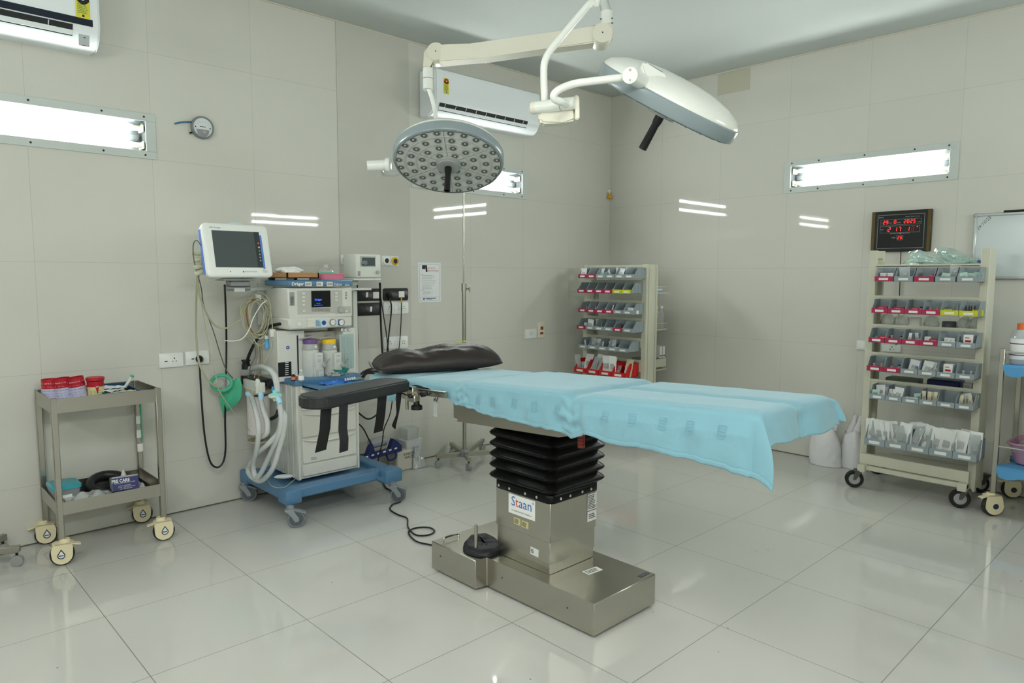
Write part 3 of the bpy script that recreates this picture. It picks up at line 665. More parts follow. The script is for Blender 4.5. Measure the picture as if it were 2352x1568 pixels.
# gauges
for px, col in ((764, PAPER), (784, PAPER)):
    p = at(px, 740, y=YF - .01); b = B(); b.m(0).lathe([(.021, 0), (.021, .004), (.018, .005)], p, (0, -1, 0), n=24, caps=False); b.m(1).lathe([(.018, .004), (.001, .004)], p, (0, -1, 0), n=24, caps=False); g = b.build('pressure_gauge', [DGREY, PAPER], am)
    b = B(fr(p + Vector((0, -.0045, 0)), (1, 0, 0), (0, 0, 1))); b.box((.004, .002, 0), (.012, .0012, .0005), 0, Rz(.5))
    for k in range(9): a = -.8 + k * .6; b.box((.014 * cos(a), .014 * sin(a), 0), (.0035, .001, .0004), 0, Rz(a))
    b.build('dial_marks', INK, g)
b = B(); fb(b, 777, 747, 783, 733, YF - .012, .003, .001); b.build('blue_plate', mat('gauge_blue', '2f6bb0', .4), am)
for i, px in enumerate((785, 793, 802)):
    p = at(px, 757, y=YF + .02); b = B(); b.m(0).lathe([(.011, 0), (.011, .003), (.009, .003)], p, (0, -1, 0), n=16, caps=False); b.m(1).lathe([(.009, .0032), (.001, .0034)], p, (0, -1, 0), n=16, caps=False); b.m(0).box(p + Vector((0, -.0038, .002)), (.006, .0005, .003)); b.build('supply_gauge', [DGREY, PAPER], am)
p = at(687, 744, y=YF - .01); b = B(); b.lathe([(.013, 0), (.013, .006), (.009, .007), (.009, .004), (0, .004)], p, (0, -1, 0), n=20); b.build('oxygen_button', WHITE, am)
b = B(); fb(b, 724, 752, 749, 731, YF - .0115, .0012, 0); b.build('info_sticker', mat('pale_cyan_sticker', 'c8dfe2', .5), am); lines('info_print', FP(731, 742, YF - .012), .035, .04, 7, mat('print_blue', '3b6ca8', .6), am, 31)
p = at(744, 741, y=YF - .0125); b = B(); b.lathe([(.014, 0), (.014, .0008)], p, (0, -1, 0), n=20); b.build('round_blue_emblem', mat('emblem_royal', '23479c', .5), am)
b = B(); b.grid(lambda u, v: (at(706 + 18 * u, 732 + 20 * v, y=YF - .012).x, YF - .012 - .006 * abs(nz(u * 4, v * 4, 2)), at(706, 732 + 20 * v, y=YF - .012).z), 8, 8); b.build('taped_plastic', mat('tape_white', 'dddcd0', .3), am, thick=.001)
# louvre on the left pillar, emblem
b = B(); fb(b, 640, 866, 669, 830, YF + .0585, .002); lv = b.build('vent', BLACK, am)
b = B()
for i in range(7): fb(b, 655, 834 + i * 4.6, 663, 831.3 + i * 4.6, YF + .056, .002, .001)
b.build('vent_slats', WHITE, lv)
p = at(661, 798, y=YF + .059); b = B(); b.lathe([(.0105, 0), (.0105, .001)], p, (0, -1, 0), n=20); b.m(1).prism([(-.004, -.005), (-.004, .005), (.005, 0)], 0, .0004, fr(p + Vector((0, -.0012, 0)), (1, 0, 0), (0, 0, 1))); b.build('round_blue_emblem', [_mats['emblem_royal'], WHITE], am)
# flow meter tubes
b = B(); fb(b, 781, 848, 812, 766, YF + .017, .002, 0); b.build('flow_meter_panel', mat('flow_panel_teal', 'a9c0bb', .2), am)
for px in (786, 792, 799, 806):
    b = B(); p = at(px, 845, y=YF + .014); q = at(px, 772, y=YF + .014); b.cyl(p, q, .0035, n=8); b.build('flow_tube', CLEARP, am)
    b = B()
    for k in range(22): zz = p.z + (q.z - p.z) * (k + .5) / 22; b.box((p.x + .006, YF + .0165, zz), (.004, .0006, .0012))
    b.build('flow_scale', DGREY, am)
b = B(); fb(b, 784, 868, 817, 853, YF - .0, .04, .006); b.build('flow_valve_block', BODY, am)
for px, m_ in ((791, WHITE), (799, BLACK), (808, mat('knob_blue', '2345b5', .4))):
    p = at(px, 859, y=YF); b = B(); b.lathe([(.006, 0), (.006, .012), (.010, .014), (.011, .03), (.008, .034), (0, .034)], p, (.1, -1, -.2), n=12); b.build('flow_knob', m_, am)
# vaporisers
def vaporiser(px, capcol, cn):
    p = at(px, 866, y=-.375); x = p.x; z0 = p.z; y = -.375; zt_ = at(px, 778, y=-.375).z; H = zt_ - z0
    b = B(); b.lathe([(.047, .0), (.050, .006), (.050, H * .70), (.047, H * .71), (.047, H * .72), (.050, H * .73)], (x, y, z0), n=32); v_ = b.build('vaporiser', mat('vaporiser_enamel', 'cdd0ca', .35), am, 'white vaporiser with a ' + cn + ' dial ring')
    b = B(); b.lathe([(.051, H * .735), (.050, H * .76), (.043, H * .88)], (x, y, z0), n=32); b.build('setting_dial', GREYP, v_)
    b = B(); b.lathe([(.044, H * .88), (.0445, H * .97), (.040, H), (0, H)], (x, y, z0), n=32); b.build('dial_ring', mat('ring_' + cn, capcol, .4), v_)
    b = B(); b.lathe([(.007, 0), (.007, .002)], (x + .012, y - .0475, z0 + H * .81), (0, -1, .1), n=14); b.build('dial_stop', PAPER, v_)
    b = B(); b.bb((x - .004, y - .072, z0 + H * .18), (x + .05, y - .02, z0 + H * .66), .008, 2); b.bb((x - .01, y - .066, z0 - .004), (x + .058, y - .01, z0 + H * .30), .012, 2); b.build('filler_block', mat('vaporiser_enamel', '', .3), v_)
    b = B(); b.bb((x + .0, y - .068, z0 + .01), (x + .016, y - .062, z0 + H * .22), .002); b.build('level_window', CLEARP, v_)
    b = B(); b.lathe([(.017, 0), (.018, .01), (.012, .016), (0, .016)], (x + .052, y - .062, z0 + H * .33), (.35, -1, .1), n=18); b.build('filler_cap', GREYP, v_)
    b = B(); q = Vector((x + .06, y - .082, z0 + H * .36)); b.tube([q + Vector(k) for k in ((0, 0, 0), (.02, -.005, .02), (.024, -.006, .03), (.012, -.004, .026), (0, 0, .004))], .0012, n=5, closed=False); b.build('cap_wire', DGREY, v_)
    join([text('Dräger', .010, fr((x + .023, y - .0726, z0 + H * .58), (1, 0, 0), (0, 0, 1)), mat('print_navy', '27407e', .6), v_)], 'brand_lettering'); lines('vaporiser_print', fr((x + .023, y - .0726, z0 + H * .45), (1, 0, 0), (0, 0, 1)), .03, .02, 3, GREYP, v_, 3, k=.0004)
    b = B(); b.bb((x - .062, y + .02, z0 + H * .25), (x - .04, y + .05, z0 + H * .68), .006); b.tube([(x - .06, y + .03, z0 + H * .98), (x - .06, y - .005, z0 + H * 1.02), (x + .01, y - .005, z0 + H * 1.06), (x + .01, y + .06, z0 + H * 1.06)], .005, n=6); b.build('interlock', GREYP, v_)
vaporiser(714, '6d4a86', 'purple'); vaporiser(757, 'eec21c', 'yellow')
# left vertical rail, hose elbow
b = B(); p = at(626, 658, y=-.18); q = at(626, 742, y=-.18); b.bb((p.x - .012, -.19, q.z), (p.x + .012, -.165, p.z), .002)
b.bb((p.x - .06, -.12, at(612, 745, y=-.12).z), (p.x - .03, -.09, p.z + .02), .002); b.build('equipment_rail', mat('aluminium_profile', 'bfc3c0', .35), am)
b = B(); b.bb((at(800, 652, y=-.3).x, -.31, at(800, 667, y=-.3).z), (at(852, 652, y=-.3).x, -.25, at(852, 661, y=-.3).z), .003)
b.bb((at(812, 745, y=-.2).x, -.2, at(812, 860, y=-.2).z), (at(822, 745, y=-.2).x, -.17, at(812, 668, y=-.2).z), .003); b.build('shelf_bracket', OFFW, am)
# breathing system: absorber block and canister
ab0 = at(563, 905, x=-3.68)
XB_ = -3.66
def LX(px, py, x=XB_): return at(px, py, x=x)
b = B(); c1 = LX(566, 870); b.lathe([(.030, -.03), (.033, -.02), (.033, .02), (.030, .025)], c1 + Vector((0, 0, .0)), n=20); b.lathe([(.026, .025), (.026, .055), (.022, .06), (.022, .075), (.027, .077), (.027, .085), (0, .086)], c1 + Vector((0, 0, .035)), n=20)
b.bb((XB_ - .02, c1.y - .26, c1.z - .005), (XB_ + .05, c1.y, c1.z + .025), .006); b.build('breathing_block', BLACK, am)
b = B(); b.lathe([(.030, .0), (.031, .035), (.028, .04)], c1 + Vector((0, 0, .022)), n=24); c2 = LX(600, 852); b.lathe([(.030, .0), (.031, .03), (.028, .035)], c2 + Vector((.03, 0, -.02)), n=24); b.build('valve_dome', CLEARP, am)
b = B(); b.bb((XB_ - .035, LX(610, 880).y, LX(580, 890).z - .01), (XB_ + .0, LX(571, 880).y, LX(580, 872).z + .005), .005); b.build('valve_plate', OFFW, am)
p = LX(592, 885, XB_ - .04); b = B(); b.lathe([(.015, -.045), (.013, -.01), (.017, .0), (.014, .03), (.008, .04), (0, .041)], p, n=16); b.build('gas_elbow', OFFW, am)
b = B(); p = LX(620, 882, XB_ + .03); b.lathe([(.02, -.03), (.024, -.02), (.024, .02), (.018, .03)], p, (0, 1, .2), n=18); b.build('apl_valve', BLACK, am)
p = LX(590, 958, XB_); zb = LX(580, 992).z; zt2 = LX(580, 907).z; cyc = (LX(563, 950).y + LX(612, 950).y) / 2
b = B(); b.lathe([(.067, zb), (.067, zt2)], (XB_ + .02, cyc, 0), n=28); cn_ = b.build('absorber_granules', mat('soda_lime', 'ebe0e0', .9, var=.18, vs=180, bump=.003, bs=160), am)
b = B(); b.lathe([(.069, zb - .04), (.072, zb - .035), (.070, zt2 + .02), (.072, zt2 + .03)], (XB_ + .02, cyc, 0), n=28, caps=False); b.build('absorber_canister', GLASS, am)
b = B(); b.lathe([(.07, zb - .05), (.07, zb - .04), (.02, zb - .05)], (XB_ + .02, cyc, 0), n=28); b.build('canister_rim', mat('rim_tan', 'b7ac96', .4), am); b = B(); b.lathe([(.074, zt2 + .015), (.074, zt2 + .04)], (XB_ + .02, cyc, 0), n=28); b.build('canister_rim', mat('rim_tan', '', .4), am)
# black corner handle
b = B(); b.tube([LX(640, 940, -3.56), LX(634, 955, -3.58), LX(622, 962, -3.6)], .012); b.build('hose_hook', BLACK, am)
# clear grey box behind (right) and battery box
b = B(); b.bb((at(812, 798, y=-.15).x, -.15, at(812, 850, y=-.15).z), (at(822, 798, y=-.15).x, -.12, at(812, 798, y=-.15).z), .003); b.build('side_unit', BLACK, am)

# hoses
def corr(r, k=.06, period=3):
    return lambda t, i: r * (1 + (k if i % 2 else -k * .3))
HOSE = clear('milky_corrugated_hose', mix=.3, rough=.25, body=.62, bcol=(.95, .98, .98))
def hose(name, pts, r, mt, label, cat='hose', group=None, n=10, res=8, cuffs=None):
    o_ = Vector(pts[0]); t = thing(name, label, cat, o_, 0, group)
    b = B(); b.tube(pts, r, n=n, res=res); b.build('tubing', mt, t)
    for c in cuffs or []:
        b = B(); b.lathe([(.0125, 0), (.0155, .012), (.015, .03), (.0125, .038), (.0125, .05)], c[0], Vector(c[1]) - Vector(c[0]), n=16); b.build('cuff', LBLUE, t)
    return t
XH = -3.76
def H(*pp): return [at(a, b_, x=x) for a, b_, x in pp]
def chain(pts, step=.004):
    P = [Vector(p) for p in pts]; Q = [P[0]]
    for i in range(len(P) - 1):
        a = P[i - 1] if i else P[0] * 2 - P[1]; b_, c = P[i], P[i + 1]; d = P[i + 2] if i + 2 < len(P) else P[-1] * 2 - P[-2]
        n_ = max(2, int((c - b_).length / step))
        for j in range(1, n_ + 1):
            t = j / n_; Q.append(.5 * ((2 * b_) + (c - a) * t + (2 * a - 5 * b_ + 4 * c - d) * t * t + (3 * b_ - a - 3 * c + d) * t ** 3))
    return Q
h1 = chain(H((577, 910, -3.74), (588, 945, -3.78), (594, 985, -3.80), (590, 1030, -3.80), (582, 1070, -3.78), (588, 1096, -3.77), (600, 1085, -3.76), (622, 1040, -3.74), (640, 1000, -3.73), (646, 960, -3.72), (641, 920, -3.72)))
hose('breathing_hose', h1, corr(.0145), HOSE, 'milky corrugated breathing hose looping down from the tilted blue cuff', group='corrugated breathing hoses', res=1, cuffs=[(at(568, 903, x=-3.74), h1[4]), (at(637, 912, x=-3.72), h1[-1])])
h2 = chain(H((599, 918, -3.72), (606, 945, -3.74), (614, 970, -3.75), (612, 995, -3.76), (600, 1003, -3.77), (592, 998, -3.77)))
hose('breathing_hose', h2, corr(.0145), HOSE, 'short milky corrugated hose curling in front of the absorber canister', group='corrugated breathing hoses', res=1, cuffs=[(at(599, 900, x=-3.72), h2[3])])
h3 = chain(H((641, 935, -3.70), (654, 955, -3.70), (652, 990, -3.71), (640, 1035, -3.73), (625, 1078, -3.75), (600, 1104, -3.76), (578, 1095, -3.77), (570, 1075, -3.77), (588, 1045, -3.78), (615, 1020, -3.76), (640, 990, -3.70), (648, 950, -3.69)))
hose('breathing_hose', h3, corr(.0145), HOSE, 'milky corrugated breathing hose making the lowest, widest loop over the blue base', group='corrugated breathing hoses', res=1)
h4 = chain(H((575, 846, -3.68), (605, 842, -3.70), (628, 858, -3.70), (636, 885, -3.70), (637, 902, -3.71)))
hose('breathing_hose', h4, corr(.017, .05), HOSE, 'milky hose arching over the black valve block to the round filter', group='corrugated breathing hoses', res=1)
p = at(632, 908, x=-3.72); d_ = Vector((0, .1, 1)); t = thing('breathing_filter', 'round cream and turquoise filter joining two breathing hoses', 'filter', p)
b = B(); b.lathe([(.012, -.03), (.014, -.02), (.036, -.008), (.038, 0)], p, d_, n=24); b.build('lower_shell', mat('cream_shell', 'e6e3cf', .35), t)
b = B(); b.lathe([(.039, 0), (.039, .004), (.034, .010), (.014, .016), (.013, .03)], p, d_, n=24); b.build('upper_shell', mat('turquoise_plastic', '8fdcd8', .35), t)
b = B(); q = p + Vector((0, .025, .022)); b.lathe([(.008, 0), (.008, .02), (.005, .026)], q, n=10); b.build('port_cap', mat('cap_blue', '2f86cf', .4), t)
# black supply hose
hose('gas_supply_hose', chain([at(566, 838, x=-3.66), at(572, 815, x=-3.66), at(590, 780, x=-3.63), at(615, 752, x=-3.58), at(640, 744, x=-3.545), at(650, 744, x=-3.53)], .02), .0095, RUBBER, 'thick black rubber gas hose curving up to the gauge housing', group=None, res=1)
b = B(); b.lathe([(.006, 0), (.006, .02)], at(648, 744, x=-3.54), (1, 0, 0), n=10); b.build('hose_fitting', CHROME, am)
# green reservoir bag and mask ring
t = thing('reservoir_bag', 'flat green rubber reservoir bag hanging by the absorber', 'reservoir bag', at(520, 900, x=-3.80))
b = B(); q0 = at(549, 868, x=-3.74); q1 = at(513, 948, x=-3.80)
def rb(u, v):
    c = q0.lerp(q1, v); w = .047 * (sin(pi * min(1, v * 1.02)) ** .75) * (1.25 - .5 * abs(v - .55)) + .004; a = 2 * pi * u
    th = .022 * sin(pi * v) ** .7 * (1 + .45 * cos(3 * a + v * 3)); return c + (CAMR * .92 - CAMU * .25).normalized() * w * cos(a) + CAMF * -th * sin(a)
b.grid(rb, 36, 24, cu=True); b.build('bag', GREEN, t, sharp=180)
b = B(); b.cyl(q1, q1 + Vector((.004, .0, -.028)), .005, .008, n=8); b.build('tail', GREEN, t)
c_off = CAMF * -.05
t = thing('face_mask', 'clear face mask with a green cushion ring hanging beside the reservoir bag', 'face mask', at(518, 880, x=-3.80))
c = at(517, 878, x=-3.80) + c_off; b = B(); b.tube([c + CAMR * (-.060 * cos(a)) + CAMU * (.047 * sin(a)) for a in [2 * pi * i / 16 for i in range(16)]], .010, n=10, closed=True, res=3); b.build('cushion_ring', GREEN, t)
b = B(); b.grid(lambda u, v: c + CAMF * (.03 * sin(pi / 2 * v)) + CAMR * (.055 * cos(2 * pi * u) * (1 - v)) + CAMU * (.042 * sin(2 * pi * u) * (1 - v)), 20, 5, cu=True); b.build('dome', CLEARP, t)

# things on the top tray
t = thing('wooden_tray', 'shallow varnished wooden tray on top of the anaesthesia machine', 'tray', (-3.52, -.30, TT + .01))
b = B(); zt0, zt1 = TT + .012, TT + .045
x0, x1, y0, y1 = at(659, 640, y=-.44).x, at(733, 640, y=-.44).x, -.44, -.15
for q in (((x0, y0, zt0), (x1, y0 + .01, zt1)), ((x0, y1 - .01, zt0), (x1, y1, zt1)), ((x0, y0, zt0), (x0 + .01, y1, zt1)), ((x1 - .01, y0, zt0), (x1, y1, zt1)), ((x0, y0, zt0), (x1, y1, zt0 + .006))): b.bb(*q, .0015)
b.build('box', WOOD, t); b = B()
for x in (x0 + .03, x1 - .03): b.bb((x - .02, y0 + .01, TT), (x + .02, y0 + .03, zt0), .002); b.bb((x - .02, y1 - .03, TT), (x + .02, y1 - .01, zt0), .002)
b.build('feet', DGREY, t)
def blob(name, c, r, sc, mt, label, cat, amp=.25, fq=2., seed=0, group=None, n=28):
    b = B(T3(*c)); b.ball((0, 0, 0), r, n, sc)
    for v in b.bm.verts:
        d = v.co - Vector(c); q = d / r; v.co += d * amp * noise.noise((q.x * fq + seed, q.y * fq, q.z * fq)); v.co.z = max(v.co.z, c[2] - r * sc[2] * .55)
    return tag(b.build(name, mt, None, sharp=180), label, cat, group)
COT = mat('cotton_wool', 'eceeec', .95, bump=.004, bs=60, sheen=.4)
blob('cotton_roll', ((x0 + x1) / 2, -.26, zt1 + .012), .045, (1.7, 1.2, .55), COT, 'white cotton wool pad lying in the wooden tray', 'cotton wool', .35, 1.4, 1)
blob('cotton_roll', ((x0 + x1) / 2 - .04, -.36, zt1 + .0), .03, (1.8, 1.1, .5), COT, 'smaller white gauze wad at the front of the wooden tray', 'cotton wool', .4, 2, 5)
t = thing('pink_tray', 'small pink plastic tray beside the wooden tray', 'tray', (-3.25, -.33, TT))
xa, xb = at(737, 640, y=-.40).x, at(796, 640, y=-.40).x; xm = (xa + xb) / 2; hw = (xb - xa) / 2
b = B(); prof = []; stack(b, [(0, TT + .002, .02), (.006, TT + .035, .02)], xm, -.32, hw - .012, .075); [b.bm.faces.remove(f) for f in [f for f in b.bm.faces if len(f.verts) > 4 and f.calc_center_median().z > TT + .03]]
b.build('shell', mat('pink_plastic', 'e0849a', .4), t, thick=.002); b = B(); b.tube([(xm + x, -.32 + y, TT + .037) for x, y in rrect(hw - .004, .083, .025, 3)], .003, n=6, closed=True, res=1); b.build('rim', _mats['pink_plastic'], t)
t = thing('oxygen_mask', 'clear plastic face mask with a green rim standing in the pink tray', 'face mask', (xm - .01, -.32, TT + .04))
b = B(); b.lathe([(.052, .0), (.048, .012), (.030, .028), (.014, .034), (.013, .052)], (xm - .01, -.32, TT + .044), n=24, caps=False); b.build('dome', CLEARP, t)
b = B(); b.tube([(xm - .01 + .05 * cos(a), -.32 + .05 * sin(a), TT + .042) for a in [2 * pi * i / 16 for i in range(16)]], .006, closed=True, res=2); b.build('cushion_ring', GREEN, t)

# things on the worktop
WT_ = .80
def vial(name, x, y, z, r, h, mb, mc, label, cat='vial', group=None, lab=None):
    t = thing(name, label, cat, (x, y, z), 0, group)
    b = B(); b.lathe([(r * .9, 0), (r, .002), (r, h * .6), (r * .45, h * .76), (r * .42, h * .86)], (x, y, z), n=16); b.build('bottle', mb, t)
    b = B(); b.lathe([(r * .58, h * .84), (r * .6, h), (0, h)], (x, y, z), n=14); b.build('cap', mc, t)
    if lab: b = B(); b.lathe([(r * 1.02, h * .12), (r * 1.02, h * .5)], (x, y, z), n=16, caps=False); b.build('label_band', lab, t)
    return t
ORL = mat('orange_white_label', 'd9795c', .5, var=.5, vs=120)
q = at(674, 873, z=WT_ + .002); vial('vial', q.x, q.y, WT_, .0125, .048, mat('amber_glass', '3a1408', .12), OFFW, 'small brown glass vial with an orange label on the worktop', lab=ORL)
q = at(683, 873, z=WT_ + .002); vial('vial', q.x + .01, q.y + .03, WT_, .009, .042, CLEARP, OFFW, 'thin clear vial with a red label between two other vials', lab=mat('red_white_label', 'c3505a', .5, var=.4, vs=120))
q = at(692, 874, z=WT_ + .002); vial('vial', q.x, q.y, WT_, .017, .068, CLEARP, OFFW, 'larger clear glass vial with a white label on the worktop', lab=PAPER)
q = at(790, 876, z=WT_); t = thing('bowl', 'small teal plastic bowl on the worktop', 'bowl', (-3.21, -.43, WT_)); b = B(); b.lathe([(.028, 0), (.03, .002), (.052, .032), (.054, .035), (.050, .032), (.028, .004), (0, .004)], (-3.21, -.44, WT_), n=28); b.build('shell', mat('teal_plastic', '3f9e93', .35), t)
b = B(); b.grid(lambda u, v: (-3.33 + .10 * u, -.45 - .09 * v + .01 * nz(u * 5, v * 5), WT_ + .006 + .03 * abs(nz(u * 5, v * 4, 2))), 12, 10); tag(b.build('crumpled_wrapper', CLEARP, None, thick=.0008), 'crumpled clear wrapper under the vaporisers', 'wrapper')
b = B(); b.grid(lambda u, v: (-3.42 + .18 * u, -.66 + .12 * v + .01 * nz(u * 5, v * 5), .772 + .004 + .016 * abs(nz(u * 4, v * 4, 7))), 12, 10); tag(b.build('blue_wrap', mat('vivid_blue_film', '2d77d6', .4), None, thick=.0008), 'vivid blue plastic wrap on the pulled-out blue tray', 'wrapper')
for i in range(5):
    b = B(fr((-3.27 + i * .018, -.60 + i * .004, .790), (.55, 1, 0), (1, -.55, .05))); b.box((0, 0, 0), (.09, .011, .003), .001); tag(b.build('blister_strip', mat('strip_white', 'd9e3ea', .4), None), 'thin white plastic strip in the row lying on the blue tray', 'strip', 'white strips on the blue tray')
b = B(); b.grid(lambda u, v: (-3.20 + .10 * u, -.56 + .08 * v, .775 + .012 * sin(pi * u) * sin(pi * v) + .004 * nz(u * 6, v * 6)), 10, 8); tag(b.build('clear_pouch', clear('aqua_film', tint=(.8, .95, .95), mix=.3, rough=.2, body=.35, bcol=(.5, .75, .75)), None, thick=.0008), 'pale aqua clear pouch at the front of the blue tray', 'pouch')

# ---------------- patient monitor ----------------
MO = Vector((-3.838, -.45, 1.553)); MM = fr(MO, (1, 0, 0), (0, .24, 1))
pm = thing('patient_monitor', 'large white patient monitor with a dark screen on a swing arm', 'monitor', MO)
b = B(MM); stack(b, [(-.02, -.10, .03), (-.006, -.07, .03), (0, -.03, .025), (0, 0, .022), (-.006, .006, .02), (-.02, .008, .012)], 0, 0, .183, .150); b.build('casing', WHITE, pm, sharp=50)
b = B(MM); b.bb((-.135, -.098, .006), (.128, .108, .010), .001); b.build('screen', mat('grey_screen', '4d5556', .18), pm)
b = B(MM); b.bb((.098, -.098, .0095), (.128, .108, .0112), .0005); b.build('key_strip', mat('key_strip', '353a3d', .3), pm)
b = B(MM); b.bb((.1285, -.105, .007), (.141, .09, .0105), .002); b.build('blue_trim', mat('trim_blue', '5d83d6', .4), pm); b = B(MM); b.bb((-.186, -.13, -.045), (-.182, .12, -.018), .002); b.build('blue_trim', mat('trim_blue', '', .4), pm)
for y, c_, n_ in ((.042, 'e8622a', 'orange'), (.018, 'd2d07a', 'pale'), (-.002, '23a07c', 'green'), (-.022, 'c9ccb0', 'grey'), (-.040, 'c9ccb0', 'grey'), (-.058, 'c9ccb0', 'grey')):
    b = B(MM); b.lathe([(.005, .0115), (.005, .013), (0, .013)], (.117, y, 0), n=12); b.build('key', mat('key_' + n_, c_, .4), pm)
b = B(MM); b.lathe([(.045, -.02), (.045, 0)], (.01, .146, 0), n=24, sx=.35); b.build('alarm_lamp', mat('alarm_lamp', 'bcd3d6', .3), pm)
join([text('Life Scope', .015, MM @ T3(-.115, .124, .0085), DGREY, pm), text('NIHON KOHDEN', .009, MM @ T3(.055, -.122, .0085), mat('print_sky', '3f7fb8', .6), pm), text('lithium\n equipped', .008, MM @ T3(.135, -.118, .0085), DGREY, pm)], 'monitor_lettering')
b = B(MM); b.box((-.06, -.122, .0085), (.006, .004, .001)); b.box((.012, -.122, .0085), (.007, .007, .0006)); b.build('indicator', DGREY, pm)
b = B(MM)
for i, y in enumerate((.0, -.035, -.07, -.1)): b.lathe([(.012, 0), (.015, .01), (.013, .04), (.008, .05)], (-.175, y, -.07), (-1, -.3 * i * .5, 0), n=12)
b.build('cable_plugs', mat('plug_putty', 'b7b89c', .5), pm)
b = B(); q = at(545, 650, y=-.42); b.bb((q.x - .10, -.48, 1.386), (q.x + .08, -.36, 1.394), .002); b.bb((q.x - .05, -.45, 1.355), (q.x + .06, -.38, 1.386), .004); b.cyl((q.x - .06, -.42, 1.345), (q.x + .07, -.42, 1.345), .014); b.build('tilt_mount', mat('grey_metal', '8e9291', .35, .5), pm)
p = at(548, 666, y=-.42); q = at(628, 662, y=-.19); b = B(); b.tube([p, q], .012, n=4, res=1); b.bb((p.x - .03, -.44, p.z - .012), (p.x + .03, -.40, p.z + .012), .003); b.build('swing_arm', mat('aluminium_profile', 'bfc3c0', .35), pm)

# second small monitor on its shelf
gm = thing('gas_monitor', 'small white monitor with a round knob on a bracket shelf attached to the anaesthesia machine', 'monitor', (-2.905, -.25, 1.39))
p = at(817, 583, y=-.3); q = at(875, 637, y=-.3)
b = B(); b.bb((p.x, -.3, q.z), (q.x, -.14, p.z), .006, 2); b.build('casing', OFFW, gm)
b = B(); fb(b, 828, 612, 863, 589, -.3015, .001, 0); b.build('screen_frame', GREYP, gm); b = B(); fb(b, 832, 610, 861, 592, -.3025, .001, 0); b.build('screen', _mats['grey_screen'], gm)
b = B(); b.lathe([(.013, 0), (.012, .012), (0, .013)], at(867, 625, y=-.3), (0, -1, 0), n=20); b.build('rotary_knob', GREYP, gm)
b = B(); b.lathe([(.014, 0), (.016, .02), (.010, .03)], at(835, 602, y=-.305), (.2, -1, -.3), n=14); b.build('water_trap', mat('trap_grey', '7c8688', .3), gm)
lines('casing_print', FP(825, 628, -.3005), .025, .03, 5, DGREY, gm, 12)
b = B(); b.bb((p.x - .03, -.31, q.z - .018), (q.x - .005, -.12, q.z - .006), .002); b.bb((p.x + .02, -.22, q.z - .05), (p.x + .06, -.18, q.z - .018)); b.build('shelf', OFFW, gm)
# ---------------- shelving racks with storage bins ----------------
ORD = ['first', 'second', 'third', 'fourth', 'fifth', 'sixth']
ROWN = ['top', 'second', 'third', 'fourth', 'fifth', 'bottom']
LABC = mat('white_card', 'dfe2df', .55)
def make_bin(kind, w, d, h, body, front, desc):
    """open-fronted louvre bin: local origin at the middle of its lower front edge, opening to -y"""
    t = thing('storage_bin', desc, 'bin', (0, 0, 0)); k = .38; s = .0022
    b = B()
    poly = [(0, 0), (0, h * k), (.012, h * k), (.012 + d * .28, h), (d, h), (d, .004), (d * .97, 0)]
    Mp = Matrix(((0, 0, 1, 0), (1, 0, 0, 0), (0, 1, 0, 0), (0, 0, 0, 1)))
    for x in (-w / 2, w / 2 - s): b.prism(poly, x, x + s, Mp)
    b.bb((-w / 2, 0, 0), (w / 2, d, s)); b.bb((-w / 2, d - s, 0), (w / 2, d, h)); b.bb((-w / 2, 0, 0), (w / 2, s, h * k))
    for x in (-w / 2 - .002, w / 2 - .003): b.bb((x, d * .35, h - .006), (x + .005, d, h + .001))
    for yy in (.3, .65): 
        for x in (-w / 2 - .0012, w / 2 - .001): b.bb((x, d * yy, .004), (x + .0022, d * yy + .004, h - .004))
    b.build('bin_body', body, t, w=0)
    fm = front or body
    b = B(); b.bb((-w / 2 + .001, -.0022, .002), (w / 2 - .001, 0, h * k)); fp = b.build('front_strip', fm, t, w=0)
    b = B(); b.box((0, -.003, h * k * .48), (w * .52, .0012, h * k * .42)); b.build('name_card', LABC, t, w=0)
    return t
PROTO = {}
def proto_bin(key):
    if key not in PROTO:
        k, w, d, h = key
        body = {'c': BIN, 'y': BIN, 'g': BIN, 'r': REDB}[k]; front = {'c': CRIM, 'y': YELL, 'g': None, 'r': None}[k]
        PROTO[key] = [make_bin(k, w, d, h, body, front, ''), False]
    return PROTO[key]
def place(key, maker, M, label, group=None):
    if key not in PROTO: PROTO[key] = [maker(), False]
    p = PROTO[key]
    if p[1]: c = copy_tree(p[0])
    else: c = p[0]; p[1] = True
    c.matrix_basis = M; RW[c.name] = M; c['label'] = label
    if group: c['group'] = group
    elif 'group' in c: del c['group']
    return c
# small contents, local origin at their base
def mk_carton(w, d, h, m, m2=None):
    def f():
        t = thing('carton', '', 'carton'); b = B(); b.bb((-w / 2, -d / 2, 0), (w / 2, d / 2, h), .0008); b.build('card_box', m, t, w=0)
        b = B(); b.box((0, -d / 2 - .0004, h * .5), (w * .6, .0006, h * .16)); b.box((-w * .1, -d / 2 - .0004, h * .76), (w * .45, .0006, h * .06)); b.build('print_patch', m2 or GREYP, t, w=0); return t
    return f
def mk_vial(r, h, mb, mc):
    def f():
        t = thing('vial', '', 'vial'); b = B(); b.lathe([(r * .9, 0), (r, .002), (r, h * .6), (r * .45, h * .76), (r * .42, h * .86)], n=12); b.build('bottle', mb, t, w=0)
        b = B(); b.lathe([(r * .62, h * .82), (r * .64, h), (0, h)], n=12); b.build('cap', mc, t, w=0); b = B(); b.lathe([(r * 1.03, h * .1), (r * 1.03, h * .5)], n=12, caps=False); b.build('label_band', PAPER, t, w=0); return t
    return f
def mk_ampoule(mb):
    def f():
        t = thing('ampoule', '', 'ampoule'); b = B(); b.lathe([(.005, 0), (.006, .002), (.006, .03), (.0028, .036), (.0038, .045), (.002, .06), (0, .061)], n=10); b.build('glass_body', mb, t, w=0); return t
    return f
